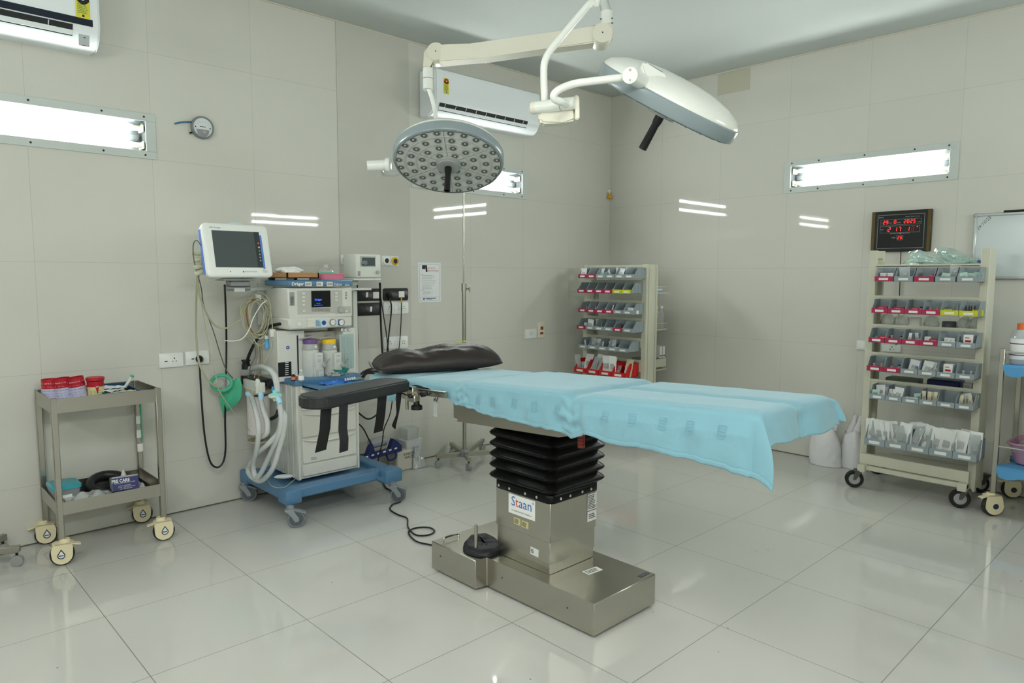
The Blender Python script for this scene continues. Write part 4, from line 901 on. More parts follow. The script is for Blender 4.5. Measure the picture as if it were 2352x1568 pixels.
def mk_packet(w, h, m, seed, stripe=None):
    def f():
        t = thing('packet', '', 'packet'); b = B()
        b.grid(lambda u, v: ((u - .5) * w, .004 * sin(pi * u) * sin(pi * v) + .006 * noise.noise((u * 2 + seed, v * 2, seed)), v * h), 6, 8); b.build('pouch', m, t, w=0, thick=.0012)
        b = B(); b.grid(lambda u, v: ((u - .5) * w * .5, -.0022 + .006 * noise.noise((u * 1 + .5 + seed, v * .6 + 1., seed)) - .002, h * (.35 + .25 * v)), 3, 3); b.build('print_patch', stripe or GREYP, t, w=0); return t
    return f
SAC2 = clear('clear_sachet', tint=(.9, .93, .93), mix=.35, rough=.2, body=.55, bcol=(.75, .8, .8)); BEIGE = mat('beige_paper', 'd6cfb0', .6, bump=.001, bs=90)
CAPS = {'red': 'c23a35', 'orange': 'dd6a32', 'yellow': 'c9a84a', 'green': '2f9c80', 'blue': '2f55b0', 'dark': '2a2a30', 'silver': 'b8bcbc'}
AMB = mat('amber_glass', '3a1408', .12)
CODE = {
 'B': ('carton', mk_carton(.034, .022, .05, PAPER), 'white carton'), 'W': ('carton', mk_carton(.055, .03, .028, PAPER), 'flat white carton'), 'L': ('carton', mk_carton(.05, .035, .075, PAPER, RED), 'tall red-printed carton'),
 'R': ('carton', mk_carton(.06, .03, .038, mat('red_card', 'c22a48', .5), PAPER), 'crimson carton'), 'Y': ('carton', mk_carton(.055, .02, .035, YELL, PAPER), 'yellow carton'),
 'P': ('packet', mk_packet(.055, .085, SACHET, 1), 'white paper packet'), 'Q': ('packet', mk_packet(.06, .095, SAC2, 4), 'clear-fronted packet'), 'S': ('packet', mk_packet(.018, .08, BEIGE, 2), 'narrow beige packet'),
 's': ('packet', mk_packet(.02, .07, SACHET, 6), 'narrow white packet'), 'G': ('packet', mk_packet(.05, .055, mat('mint_paper', 'bfe0d2', .5), 3, mat('mint_print', '4fa890', .5)), 'mint and white packet'),
 'A': ('ampoule', mk_ampoule(AMB), 'brown glass ampoule'), 'a': ('ampoule', mk_ampoule(CLEARP), 'clear glass ampoule'),
 'T': ('packet', mk_packet(.07, .165, SACHET, 9), 'tall white sterile packet'), 't': ('packet', mk_packet(.05, .15, SAC2, 11), 'tall clear sterile packet'), 'E': ('packet', mk_packet(.09, .15, BEIGE, 13), 'large cream paper packet')}
for i, (cn, cc) in enumerate(CAPS.items()): CODE[str(i + 1)] = ('vial', mk_vial(.012, .045, CLEARP, mat('cap_' + cn, cc, .4)), '%s-capped vial' % cn)
def fill(codes, M, w, d, h, where, rng):
    n = len(codes)
    for i, c in enumerate(codes):
        if c == '.': continue
        cat_, mk, desc = CODE[c]; x = (-.5 + (i + .5) / n) * w * .82; y = d * (.30 + .25 * rng.random()); tilt = 0
        z = .0035
        if cat_ == 'packet': tilt = rng.uniform(-.15, .45); y = d * (.22 + .6 * ((i * 7) % n) / max(1, n)); R_ = Rz(rng.uniform(-.35, .35)) @ Ry(rng.uniform(-.22, .22)) @ Rx(-tilt)
        elif cat_ == 'carton': R_ = Rz(rng.uniform(-.15, .15)); y = d * .42
        else: R_ = Rz(rng.uniform(0, 3)) @ Rx(rng.uniform(-.05, .1))
        same = codes.count(c)
        place(c, mk, M @ T3(x, y, z) @ R_, desc + ' in ' + where, desc + 's in ' + where)
def rack(name, label, ox, y0, y1, h, rows, contents, xf, who, feet):
    """y0 (far end) > y1; bins open towards -x"""
    t = thing(name, label, 'shelving rack', (ox + .05, (y0 + y1) / 2, 0)); rng = random.Random(len(who))
    for y in (y0, y1):
        b = B(); s = .045; dpt = .16
        b.bb((ox, y - s / 2, .10), (ox + .035, y + s / 2, h), .002); b.bb((ox + dpt - .035, y - s / 2, .10), (ox + dpt, y + s / 2, h), .002)
        b.bb((ox + .03, y - s / 2 + .004, h - .05), (ox + dpt - .03, y + s / 2 - .004, h - .002)); b.bb((ox + .03, y - .002, .2), (ox + dpt - .03, y + .004 - .002, h - .12))
        if y == y1: b.bb((ox + .03, y - s / 2, .12), (ox + dpt - .03, y - s / 2 + .004, h - .03)); b.bb((ox + .04, y - s / 2 - .0008, h - .08), (ox + dpt - .02, y - s / 2, h - .076))
        b.build('upright', PUTTY, t)
    b = B(); b.bb((ox - .10, y1 + .0, .115), (ox + .30, y1 + .05, .165), .003); b.bb((ox - .10, y0 - .05, .115), (ox + .30, y0, .165), .003); b.bb((ox - .06, y1, .165), (ox - .03, y0, .235), .002); b.bb((ox - .08, y1, .13), (ox - .05, y0, .16), .002); b.bb((ox + .24, y1, .13), (ox + .27, y0, .20), .002)
    b.build('wheeled_frame', PUTTY, t)
    if feet:
        for (px, py, rz) in feet: 
            p = at(px, py, z=0) if px > 0 else Vector((px, py, 0)); R_ = .058 if px > 0 else .045; M = T3(p.x, p.y, 0) @ Rz(rz)
            b = B(M); b.lathe([(R_ * .62, -.017), (R_ * .9, -.019), (R_, -.010), (R_, .010), (R_ * .9, .019), (R_ * .62, .017), (R_ * .60, 0), (R_ * .62, -.017)], (0, 0, R_), (1, 0, 0), n=28, caps=False); cs = b.build('caster', RUBBER, t)
            b = B(M); b.lathe([(R_ * .64, -.014), (R_ * .5, -.016), (R_ * .42, -.010), (.002, -.011), (.002, .011), (R_ * .42, .010), (R_ * .5, .016), (R_ * .64, .014)], (0, 0, R_), (1, 0, 0), n=24); b.m(1).lathe([(R_ * .3, -.013), (R_ * .3, .013)], (0, 0, R_), (1, 0, 0), n=12); b.build('wheel_rim', [GREYP, mat('rusty_hub', '6d4034', .7)], cs)
            b = B(M)
            for s in (-1, 1): b.prism([(-.008, R_), (.008, R_), (.045, R_ * 2.05), (.0, R_ * 2.05)], s * .024, s * .028, Matrix(((0, 0, 1, 0), (1, 0, 0, 0), (0, 1, 0, 0), (0, 0, 0, 1))))
            b.box((0, .025, R_ * 2.05), (.06, .06, .008)); b.lathe([(.016, 0), (.016, .01)], (0, .025, R_ * 2.0), n=12); b.build('fork', mat('dark_zinc', '5b5c58', .4, .5), cs)
    for r_, (n, pl, pr_, key) in enumerate(rows):
        a = at(*pl, x=xf if key[1] < .12 else xf - .03); c = at(*pr_, x=xf if key[1] < .12 else xf - .03); zb = (a.z + c.z) / 2
        ya, yb = a.y, c.y; step = (ya - yb) / n; cols = contents[r_][0]
        w = min(step * .985, key[1]); dd, hh = key[2], key[3]; xr = a.x
        # louvre rail behind the bins
        b = B(); b.bb((ox + .004, y1 + .02, zb + hh * .35), (ox + .012, y0 - .02, zb + hh + .012), .001); b.bb((ox - .0, y1 + .02, zb + hh + .006), (ox + .012, y0 - .02, zb + hh + .022), .001); b.build('louvre_rail', PUTTY, t)
        for i in range(n):
            M = fr((xr, ya - step * (i + .5), zb), (0, -1, 0), (1, 0, 0))
            k = cols[i]; kk = (k, round(w, 3), ox - xr - .001, hh)
            cn = {'c': 'crimson-fronted grey bin', 'y': 'yellow-fronted grey bin', 'g': 'plain grey bin', 'r': 'large red bin'}[k]
            if r_ == len(rows) - 1 and k == 'g': cn = 'large grey bin'
            where = '%s from the %s end, %s row, %s' % (ORD[i if 'corner' in who else n - 1 - i], 'long wall' if 'corner' in who else 'whiteboard', ROWN[r_], who)
            place(kk, lambda: make_bin(k, kk[1], kk[2], hh, {'r': REDB}.get(k, BIN), {'c': CRIM, 'y': YELL}.get(k), ''), M, '%s, %s' % (cn, where), 'storage bins on the ' + who)
            if contents[r_][1][i]: fill(contents[r_][1][i], M, w, kk[2], hh, 'bin ' + where, rng)
    return t
sm = ('g', .108, .16, .088); lg = ('g', .135, .19, .12)
RK = rack('wheeled_shelving_rack', 'putty-coloured wheeled bin rack standing under the digital clock', -.48, -2.60, -3.235, 1.59,
     [(5, (2007, 645), (2248, 649), sm), (6, (2001, 718), (2246, 728), sm), (6, (1994, 785), (2240, 802), sm), (6, (1990, 850), (2238, 874), sm), (6, (1996, 916), (2236, 942), sm), (5, (1984, 1020), (2243, 1062), lg)],
     [('cgcgg', ['BB', 'Q', '..1', 'GQ', 'GGG']), ('ccccyy', ['R', 'R', '.R6', '22', 'Yaa', 'AAAAY']), ('ccccgg', ['44R', '7.6', 'ss', 'BR', 'WBBW', 'L']), ('ccgggg', ['33', '16', '.P5', '7PP7s7', 'L', '77']),
      ('gggggg', ['GPs', 'ssssPss', 'WWG', 'SSSSSSS', '', 'SSPSS']), ('ggggg', ['TTtTtTT', 'TTtTTtT', 'tTTTtTTt', 'TtTTTtT', 'TtTSSSTt'])],
     -.63, 'clock rack', ((1961, 1118, 3.6), (2013, 1087, 3.3), (2203, 1165, 3.55), (2250, 1130, 4.1)))
RM = rack('shelving_rack', 'putty-coloured bin rack in the corner of the room beyond the table', -.64, -.25, -.885, 1.515,
     [(6, (1328, 637), (1456, 641), sm), (6, (1326, 670), (1449, 677), sm), (6, (1328, 715), (1452, 724), sm), (6, (1325, 754), (1452, 765), sm), (5, (1328, 798), (1442, 811), sm), (4, (1318, 855), (1435, 868), ('g', .135, .19, .115))],
     [('ccgggg', ['PP', '', 'PGs', 'sP', 'PQ', '']), ('ccccyy', ['', '', '', '11', '', '']), ('ccccgg', ['7', '7', '', 's', '', 'BBW']), ('cgggcg', ['B', 'PsPsP', '.3', '5', 'AA', '']), ('ggggg', ['s', 'QPQ', 'ssss', 'QWs', '']), ('rrrr', ['tPtTP', 'tTTtP', 'TTTTTtT', 'QPtE'])],
     -.80, 'corner rack', ((-.72, -.30, 3.6), (-.72, -.84, 3.6), (-.36, -.30, 3.6), (-.36, -.84, 3.6)))
# back shelves of the corner rack, seen beyond its upright
for i, (px, py) in enumerate(((1536, 674), (1533, 757), (1531, 848))):
    p = at(px, py, y=-.86); b = B(); b.bb((-.50, -.86, p.z), (p.x, -.28, p.z + .012), .001)
    if i < 2: b.tube([(-.48, -.86, p.z + .06), (p.x - .005, -.86, p.z + .06), (p.x - .005, -.3, p.z + .06)], .003, res=1)
    else: b.bb((-.48, -.86, p.z + .03), (p.x - .01, -.855, p.z + .10))
    b.build('back_shelf', PUTTY, RM)
p = Vector((0, 0, at(1533, 757, y=-.86).z + .012))
for i, (px, hgt) in enumerate(((1516, .19), (1525, .19))):
    q = at(px, 755, y=-.80 + i * .05); q.x = -.30 - .07 * (1 - i); q.y = -.82; t = thing('bottle', 'clear plastic bottle with a white cap on the middle back shelf, %s the upright' % ('nearer' if i == 0 else 'further from'), 'bottle', (q.x, q.y, p.z))
    b = B(); b.lathe([(.030, 0), (.034, .006), (.034, .14), (.014, .165), (.013, .18)], (q.x, q.y, p.z), n=18); b.build('body', CLEARP, t); b = B(); b.lathe([(.016, .172), (.016, .195), (0, .195)], (q.x, q.y, p.z), n=12); b.build('cap', WHITE, t)
pz = at(1531, 848, y=-.86).z
for i, px in enumerate((1511, 1518)):
    q = at(px, 828, y=-.80); t = tag(B().bb((q.x - .014, -.83, pz + .10), (q.x + .014, -.72, pz + .20), .001).build('carton', PAPER, None), 'white carton with a red band on the lowest back shelf, %s the upright' % ('against' if i == 0 else 'away from'), 'carton')
    b = B(); b.bb((q.x - .0135, -.8308, pz + .115), (q.x + .0135, -.83, pz + .127)); b.build('red_band', RED, t)
b = B(); b.bb((-.44, -.84, pz + .012), (-.29, -.62, pz + .10), .003); tag(b.build('storage_box', mat('grey_green_box', '8b8f7e', .5), None), 'flat grey-green box under two white cartons on the lowest back shelf', 'box')
pz = at(1536, 674, y=-.86).z
for i in range(3): tag(B(T3(-.37, -.76, pz + .016 + i * .018) @ Rz(.1 * i)).box((0, 0, 0), (.12, .16, .016), .002).build('packet_bundle', [mat('blue_white_packet', '7aa7c9', .5, var=.3, vs=30), PAPER, mat('lilac_packet', 'b9bccd', .5, var=.2, vs=30)][i], None), ['blue and white packet lowest in the pile on the top back shelf', 'white packet in the middle of the pile on the top back shelf', 'lilac-grey packet topmost on the top back shelf'][i], 'packet')
# shelf boards and things between the rows of the rack under the clock
b = B(); zz = at(2100, 752, x=-.40).z; b.bb((-.46, -3.21, zz - .008), (-.20, -2.62, zz), .001); b.build('shelf_board', PUTTY, RK)
for i, px in enumerate((2040, 2070, 2100, 2140, 2180, 2215, 2236)):
    q = at(px, 745, x=-.38)
    if i == 2: tag(B().bb((q.x, q.y - .03, zz), (q.x + .05, q.y + .03, zz + .07), .001).build('carton', PAPER, None), 'white carton among the clear bags on the shelf board of the rack under the clock', 'carton'); continue
    if i == 4: tag(B().lathe([(.04, 0), (.04, .04), (.036, .05), (0, .05)], (q.x, q.y, zz), n=16).build('round_pot', DGREY, None), 'dark round pot behind the crimson-fronted bins of the rack under the clock', 'pot'); continue
    blob('plastic_bag', (q.x, q.y, zz + .035), .05, (.7, .9, 1.0), clear('bag_film_grey', tint=(.93, .94, .93), mix=.35, rough=.15, body=.3, bcol=(.85, .87, .85)), 'small clear plastic bag standing on the shelf board between the bin rows', 'plastic bag', .3, 2.5, i, 'clear bags on the shelf board of the rack under the clock', n=18)
zz = at(2150, 890, x=-.38).z; b = B(); b.bb((-.46, -3.21, zz - .008), (-.20, -2.62, zz), .001); b.build('shelf_board', PUTTY, RK)
q = at(2140, 878, x=-.36); tag(B().bb((q.x, q.y - .16, zz), (q.x + .12, q.y + .03, zz + .05), .008).build('navy_box', NAVY, None), 'dark navy box lying behind the fifth bin row of the rack under the clock', 'box')
q = at(2222, 888, x=-.38); t = tag(B().bb((q.x, q.y - .022, zz), (q.x + .04, q.y + .022, zz + .05), .001).build('carton', PAPER, None), 'white carton with lines of print beside the dark navy box on the rack', 'carton')
lines('carton_print', fr((q.x - .0005, q.y, zz + .02), (0, -1, 0), (0, 0, 1)), .035, .03, 4, DGREY, t, 14, k=.0005)
q = at(2070, 875, x=-.36); tag(B().bb((q.x, q.y - .10, zz), (q.x + .12, q.y + .10, zz + .035), .006).build('folded_cloth', mat('grey_green_cloth', '6f7a6c', .8), None), 'folded grey-green cloth behind the fifth bin row of the rack under the clock', 'cloth')
# clear bags on top of the rack
zt_r = at(2100, 610, x=-.42).z
b = B(); b.bb((-.48, -3.21, zt_r - .014), (-.32, -2.62, zt_r), .002); b.build('top_rail', PUTTY, RK)
TEALF = clear('teal_tinted_film', tint=(.86, .96, .94), mix=.36, rough=.12, body=.34, bcol=(.62, .80, .77))
def bagsheet(name, pts, label, seed):
    """crumpled clear bag through an outline of pixels at x"""
    b = B()
    P = [at(a, c, x=-.42 + dx) for a, c, dx in pts]; n = len(P); cen = sum(P, Vector()) / n
    def f(u, v, s=1):
        t = u * n; i = int(t) % n; k = t - int(t); e = P[i].lerp(P[(i + 1) % n], k); p = cen.lerp(e, 1 - v)
        return p + Vector((s * .05 * (1 - (1 - v) ** 2) + .035 * nz(p.y * 14 + seed, p.z * 22, v * 3), .008 * nz(p.z * 30, p.y * 20, seed), .012 * nz(p.y * 18, v * 5, seed) * v))
    b.grid(lambda u, v: f(u, v, 1), 44, 12, cu=True); b.grid(lambda u, v: f(u, v, -1), 44, 12, cu=True)
    return tag(b.build(name, TEALF, None, sharp=30), label, 'plastic bag')
bagsheet('plastic_bag', [(2068, 607, 0), (2088, 592, 0), (2086, 578, -.02), (2112, 573, -.02), (2160, 592, 0), (2200, 612, .02), (2150, 608, 0)], 'crumpled clear plastic bag on top of the rack, drooping towards the bins', 3)
bagsheet('plastic_bag', [(2145, 575, .05), (2152, 566, .05), (2190, 570, .06), (2225, 588, .05), (2240, 607, .04), (2180, 607, .04), (2160, 592, .04)], 'teal-tinted plastic bag standing highest on top of the rack', 8)
bg3 = bagsheet('plastic_bag', [(2215, 605, .06), (2228, 592, .06), (2250, 592, .06), (2259, 603, .05), (2250, 608, .05)], 'small clear bag with a blue cap at the whiteboard end of the rack top', 12)
p = at(2249, 601, x=-.38); b = B(); b.lathe([(.009, 0), (.009, .012), (0, .013)], p, (-1, 0, .2), n=12); b.build('cap', mat('knob_blue', '2345b5', .4), bg3, 'round blue cap')
p = at(2114, 604, x=-.42); b = B(); b.box(p, (.01, .035, .012), .003); tag(b.build('blue_clip', mat('clip_blue', '2f5f9a', .4), None), 'small dark blue clip inside the drooping plastic bag', 'clip')
# ---------------- surgical lights ----------------
LW = mat('lamp_white_enamel', 'e9ece6', .22, spec=.5); LGREY = mat('lamp_grey_band', '8e9b9f', .25); FACE = mat('lamp_face_grey', 'd9dbd5', .35)
LENS = mat('led_lens', 'a4a9a5', .08, spec=.8); CUP = mat('led_cup', '6a6d68', .3, .3)
def pxd(a, b_, d): return at(a, b_, d=d)
def lamp_head(M, t, seam):
    R_ = .300
    b = B(M); b.lathe([(R_ - .014, .0), (R_ - .006, -.002), (R_, -.012), (R_, -.050), (R_ - .006, -.056)], n=96, caps=False); b.build('rim_band', LGREY, t)
    b = B(M); b.lathe([(R_ - .005, -.054), (R_ - .006, -.062), (R_ * .93, -.082), (R_ * .75, -.108), (R_ * .5, -.125), (R_ * .25, -.132), (0, -.134)], n=96, caps=False); b.build('dome', LW, t)
    b = B(M); b.lathe([(0, -.001), (R_ - .014, -.001)], n=96, caps=False); fc = b.build('face_plate', FACE, t)
    b = B(M); b.lathe([(R_ - .016, .0), (R_ - .0165, .0022), (R_ - .0185, .0022), (R_ - .019, 0)], n=96, caps=False)
    for k in range(3):
        a = seam + k * pi / 3
        for s in (1, -1): b.box((s * .5 * R_ * .94 * cos(a) * 1.2, s * .5 * R_ * .94 * sin(a) * 1.2, .0004), (R_ * .72, .0016 if k == 0 else .0009, .001), 0, Rz(a))
    b.build('face_seams', DGREY, fc)
    b = B(M)
    for r_ in (.375, .58, .78): b.lathe([(R_ * r_ - .006, 0), (R_ * r_ - .003, .0018), (R_ * r_ + .003, .0018), (R_ * r_ + .006, 0)], n=64, caps=False)
    b.build('face_ridges', mat('ridge_pale', 'c6c8c3', .3), fc)
    Ms = []
    for n, r_ in ((6, .27), (12, .475), (18, .68), (24, .885)):
        for i in range(n): a = seam + (i + .5) * 2 * pi / n; Ms.append(M @ T3(R_ * r_ * cos(a), R_ * r_ * sin(a), .0005))
    def led(b):
        b.m(0).lathe([(.0215, .0), (.0205, .0012), (.0160, .0012)], n=18, caps=False); b.m(1).lathe([(.0160, .0011), (.0150, .0008), (.002, .0006)], n=18, caps=False); b.m(2).lathe([(.0070, .0008), (.0062, .003), (.004, .0050), (0, .0055)], n=12, caps=False)
    many('led_lens', led, [mat('led_ring', 'a6a8a2', .35), CUP, LENS], t, Ms)
    b = B(M); b.lathe([(.068, 0), (.066, .014), (.060, .016), (.060, .026), (0, .026)], n=40); b.build('centre_hub', mat('hub_grey', 'a3a8a6', .35), t)
    b = B(M); b.lathe([(.019, .026), (.019, .05), (.0155, .068), (.0170, .170), (.012, .172), (.010, .155), (0, .155)], n=20); b.build('sterile_handle', BLACK, t)
def view_frame(a, b_, d, tilt, roll):
    """frame of a lamp face centred at a pixel: tilt = share of the face normal towards the camera"""
    o = at(a, b_, d=d); v = (o - CAMP).normalized(); up = (CAMU - v * CAMU.dot(v)).normalized(); rt = v.cross(up)
    if rt.dot(CAMR) < 0: rt = -rt
    up2 = up * cos(roll) + rt * sin(roll); rt2 = rt * cos(roll) - up * sin(roll)
    m = -v * tilt - up2 * math.sqrt(1 - tilt * tilt); y = rt2.cross(m) * -1
    return fr(o, rt2, m.cross(rt2)), m, rt2
s1 = thing('surgical_light', 'round surgical light with its lensed underside facing the camera, on a cream spring arm', 'surgical light', at(1390, 20, d=3.3))
M1, m1, r1 = view_frame(1030, 376, 3.80, .565, .05)
lamp_head(M1, s1, pi / 2 + .12)
dA, dB = 3.30, 3.74
J = lambda a, b_, d, r_, th, mt, nm: B().lathe([(r_ * .96, -th / 2), (r_, -th / 2 + .003), (r_, th / 2 - .003), (r_ * .96, th / 2)], at(a, b_, d=d), CAMF, n=36).build(nm, mt, s1)
def slab(pix, d0, d1, x0, x1, th, mt, nm, t, bev=.006):
    """arm plate: outline in pixels, depth running linearly from x0 to x1"""
    D = lambda px: d0 + (d1 - d0) * (px - x0) / (x1 - x0)
    b = B(); f = [b._v(at(x, y, d=D(x)) - CAMF * th / 2) for x, y in pix]; k = [b._v(at(x, y, d=D(x)) + CAMF * th / 2) for x, y in pix]; n = len(pix)
    b._f(f); b._f(k[::-1])
    for i in range(n): b._f([f[i], k[i], k[(i + 1) % n], f[(i + 1) % n]])
    bmesh.ops.bevel(b.bm, geom=b.bm.edges[:], offset=bev, segments=2, affect='EDGES'); return b.build(nm, mt, t)
slab([(1008, 107), (1030, 111), (1080, 107), (1240, 86), (1330, 76), (1368, 64), (1384, 66), (1390, 88), (1370, 104), (1250, 119), (1120, 138), (1010, 149)], dB, dA, 1003, 1382, .075, CREAM, 'spring_arm', s1)
J(1003, 126, dB, .047, .10, CREAM, 'arm_joint'); J(1381, 85, dA, .047, .10, CREAM, 'arm_joint')
for (a, b_, d) in ((1003, 126, dB), (1381, 85, dA)): b = B(); b.lathe([(.004, 0), (.004, .001)], at(a, b_, d=d) - CAMF * .0505, CAMF, n=8); b.build('joint_screw', DGREY, s1)
slab([(975, 122), (985, 112), (1003, 108), (1003, 145), (993, 143), (992, 160), (973, 160)], dB, dB, 0, 1, .055, CREAM, 'arm_elbow', s1)
b = B(); b.cyl(at(983, 158, d=dB), at(983, 206, d=dB), .0275, n=24); b.build('swivel_sleeve', LW, s1)
b = B(); b.cyl(at(983, 181, d=dB), at(983, 182, d=dB), .0279, n=24); b.build('sleeve_gap', DGREY, s1)
back = M1 @ Vector((0, 0, -.12)); left = at(868, 381, d=3.78)
b = B(); b.tube([at(985, 204, d=dB), at(992, 225, d=dB + .01), at(999, 255, d=dB + .03), at(1001, 290, d=dB + .08), at(985, 340, d=3.95), at(930, 392, d=4.0), at(885, 400, d=3.9), at(872, 388, d=3.8)], .0125, n=12); b.build('yoke', LW, s1)
b = B(); b.cyl(at(843, 381, d=3.74), at(888, 379, d=3.76), .0285, .0285, n=28); b.lathe([(.036, 0), (.038, .006), (.038, .022), (.03, .026)], at(886, 379, d=3.76), CAMR, n=28); b.build('pivot_grip', LW, s1)
slab([(1374, 64), (1396, 58), (1407, 60), (1407, 92), (1396, 100), (1384, 104), (1392, 85)], dA, dA, 0, 1, .06, CREAM, 'arm_knuckle', s1)
b = B(); b.cyl(at(1394, 60, d=dA), at(1393, 28, d=dA), .0285, n=24); b.build('upper_sleeve', LW, s1)
top1 = at(1380, -20, d=dA); b = B(); b.tube([at(1393, 32, d=dA), at(1388, 10, d=dA), top1, Vector((top1.x + .02, top1.y + .02, ZC - .05))], .017, n=14); b.lathe([(.07, 0), (.09, .05)], (top1.x + .02, top1.y + .02, ZC - .05), n=28); b.build('ceiling_tube', LW, s1)
b = B(); b.tube([at(1393, 30, d=dA), at(1388, 10, d=dA), top1], .0235, n=14, caps=False); b.build('clear_sleeve', CLEARP, s1)
many('screw', lambda b: b.lathe([(.004, 0), (.004, .002)], n=8), DGREY, s1, [fr(at(x, y, d=dA - .028), CAMR, CAMU) for x, y in ((1381, 56), (1406, 53), (1406, 42), (1380, 44))])
# second light, edge on
s2 = thing('surgical_light', 'surgical light seen edge on with a white dome and grey rim, on bent white tubes', 'surgical light', at(1358, 0, d=2.8))
ctr = at(1532, 236, d=2.78); ex = (CAMR * .893 - CAMU * .452).normalized(); _v = (ctr - CAMP).normalized(); _up = (CAMU - _v * CAMU.dot(_v)).normalized(); _rt = (CAMR - _v * CAMR.dot(_v)).normalized(); ex = (_rt * .893 - _up * .452).normalized(); nn = (-_rt * .452 - _up * .893 + _v * .05).normalized()
M2 = fr(ctr - nn * -.0, ex, nn.cross(ex)); M2.translation += nn * .028
lamp_head(M2, s2, pi / 2)
b = B(); b.tube([Vector((at(1400, -60, d=2.75).x, at(1400, -60, d=2.75).y, ZC - .04)), at(1375, -22, d=2.74), at(1352, 10, d=2.72), at(1300, 72, d=2.66), at(1267, 112, d=2.62), at(1252, 140, d=2.60), at(1249, 170, d=2.60), at(1251, 236, d=2.60)], .0135, n=16); b.build('drop_tube', LW, s2)
b = B(); a0, a1 = at(1234, 247, d=2.60), at(1322, 236, d=2.52); b.cyl(a0, a1, .0225, n=28); b.build('cross_sleeve', LW, s2)
b = B(); b.cyl(at(1222, 248, d=2.61), at(1237, 247, d=2.60), .0225, n=28); b.build('sleeve_cap', CREAM, s2)
b = B(); b.cyl(a0.lerp(a1, .64), a0.lerp(a1, .65), .0228, n=28); b.build('sleeve_gap', DGREY, s2)
slab([(1237, 252), (1318, 242), (1322, 280), (1290, 286), (1245, 288), (1236, 280)], 2.62, 2.56, 1237, 1322, .05, CREAM, 'brake_housing', s2, .008)
slab([(1320, 222), (1329, 226), (1330, 277), (1320, 280)], 2.54, 2.54, 0, 1, .05, CREAM, 'end_plate', s2, .003)
b = B(); b.tube([at(1303, 240, d=2.53), at(1290, 234, d=2.47), at(1275, 228, d=2.45), at(1272, 218, d=2.44), at(1284, 206, d=2.44), at(1310, 195, d=2.45), at(1340, 189, d=2.45), at(1432, 178, d=2.46)], .0135, n=16); b.build('forearm_tube', LW, s2)
p0, p1 = at(1447, 173, d=2.42), at(1490, 196, d=2.62)
b = B(); b.cyl(p0, p1, .0275, n=32); b.lathe([(.040, -.012), (.046, 0), (.046, .02), (.036, .03)], p1, p1 - p0, n=32); b.build('tilt_joint', LW, s2)
many('screw', lambda b: b.lathe([(.0035, 0), (.0035, .0015)], n=8), GREYP, s2, [fr(at(1447, y, d=2.412), CAMR, CAMU) for y in (160, 184)])
slab([(1468, 152), (1480, 148), (1528, 178), (1530, 186), (1518, 198), (1500, 200), (1480, 190)], 2.56, 2.60, 1468, 1530, .06, LW, 'yoke_bracket', s2, .008)
slab([(1484, 149), (1492, 150), (1542, 180), (1538, 190), (1522, 196), (1500, 214), (1492, 208), (1516, 192), (1528, 184)], 2.60, 2.64, 1484, 1542, .03, LGREY, 'bracket_pad', s2, .003)
lines('sleeve_print', fr(at(1258, 252, d=2.576), (at(1290, 249, d=2.556) - at(1258, 252, d=2.576)), CAMU), .03, .02, 3, INK, s2, 3, k=.0)

# ---------------- air conditioners ----------------
def ac(name, label, x0, x1, z0, z1, extra):
    t = thing('air_conditioner', label, 'air conditioner', ((x0 + x1) / 2, 0, z0)); D = .20; H = z1 - z0
    prof = [(0, H), (-D + .03, H), (-D + .008, H - .012), (-D, H - .04), (-D - .002, .105), (-D + .006, .075), (-D + .028, .03), (-D + .06, .006), (-D + .10, 0), (0, 0)]
    b = B(); Mp = Matrix(((0, 0, 1, 0), (1, 0, 0, 0), (0, 1, 0, z0), (0, 0, 0, 1)))
    b.prism(prof, x0, x1, Mp); bmesh.ops.bevel(b.bm, geom=[e for e in b.bm.edges if all(abs(v.co.x - x0) < 1e-5 for v in e.verts) or all(abs(v.co.x - x1) < 1e-5 for v in e.verts)], offset=.012, segments=3, affect='EDGES')
    b.build('casing', mat('ac_white', 'e6ecee', .3), t, sharp=30)
    return t, D, H
ay = -.20
x0 = at(962, 200, y=-.0).x; zt2 = at(1003, 152, y=ay).z; zb2 = at(1000, 268, y=-.12).z; x1 = at(1232, 260, y=-.15).x
t, D, H = ac('a', 'white split air conditioner above the wall light, partly behind the lamp arm', x0, x1, zb2, zt2, 0)
def slot(t, xa, xb, z, n, w=.05):
    A = Vector((0, -D - .003, z + .030)); Bv = Vector((0, -D + .022, z - .022)); b = B()
    b.quad((xa, A.y, A.z), (xb, A.y, A.z), (xb, Bv.y - .003, Bv.z), (xa, Bv.y - .003, Bv.z)); b.build('outlet', mat('outlet_dark', '1f2324', .6), t, thick=.001)
    b = B(fr((xa, Bv.y - .008, Bv.z + .012), (1, 0, 0), (0, -.35, 1))); b.box(((xb - xa) / 2, .004, .002), (xb - xa, .024, .004), .001); b.build('louvre', mat('ac_white', 'e6ecee', .3), t)
    for k in range(n): b = B(); b.tube([(xa + (xb - xa) * (k + .5) / n, A.y - .002, A.z - .004), (xa + (xb - xa) * (k + .5) / n, Bv.y - .006, Bv.z + .01)], .0022, n=5, res=1); b.build('louvre_rib', mat('ac_white', 'e6ecee', .3), t)
p = at(1010, 240, y=-.2); q = at(1212, 282, y=-.2); slot(t, p.x, q.x, zb2 + .055, 9)
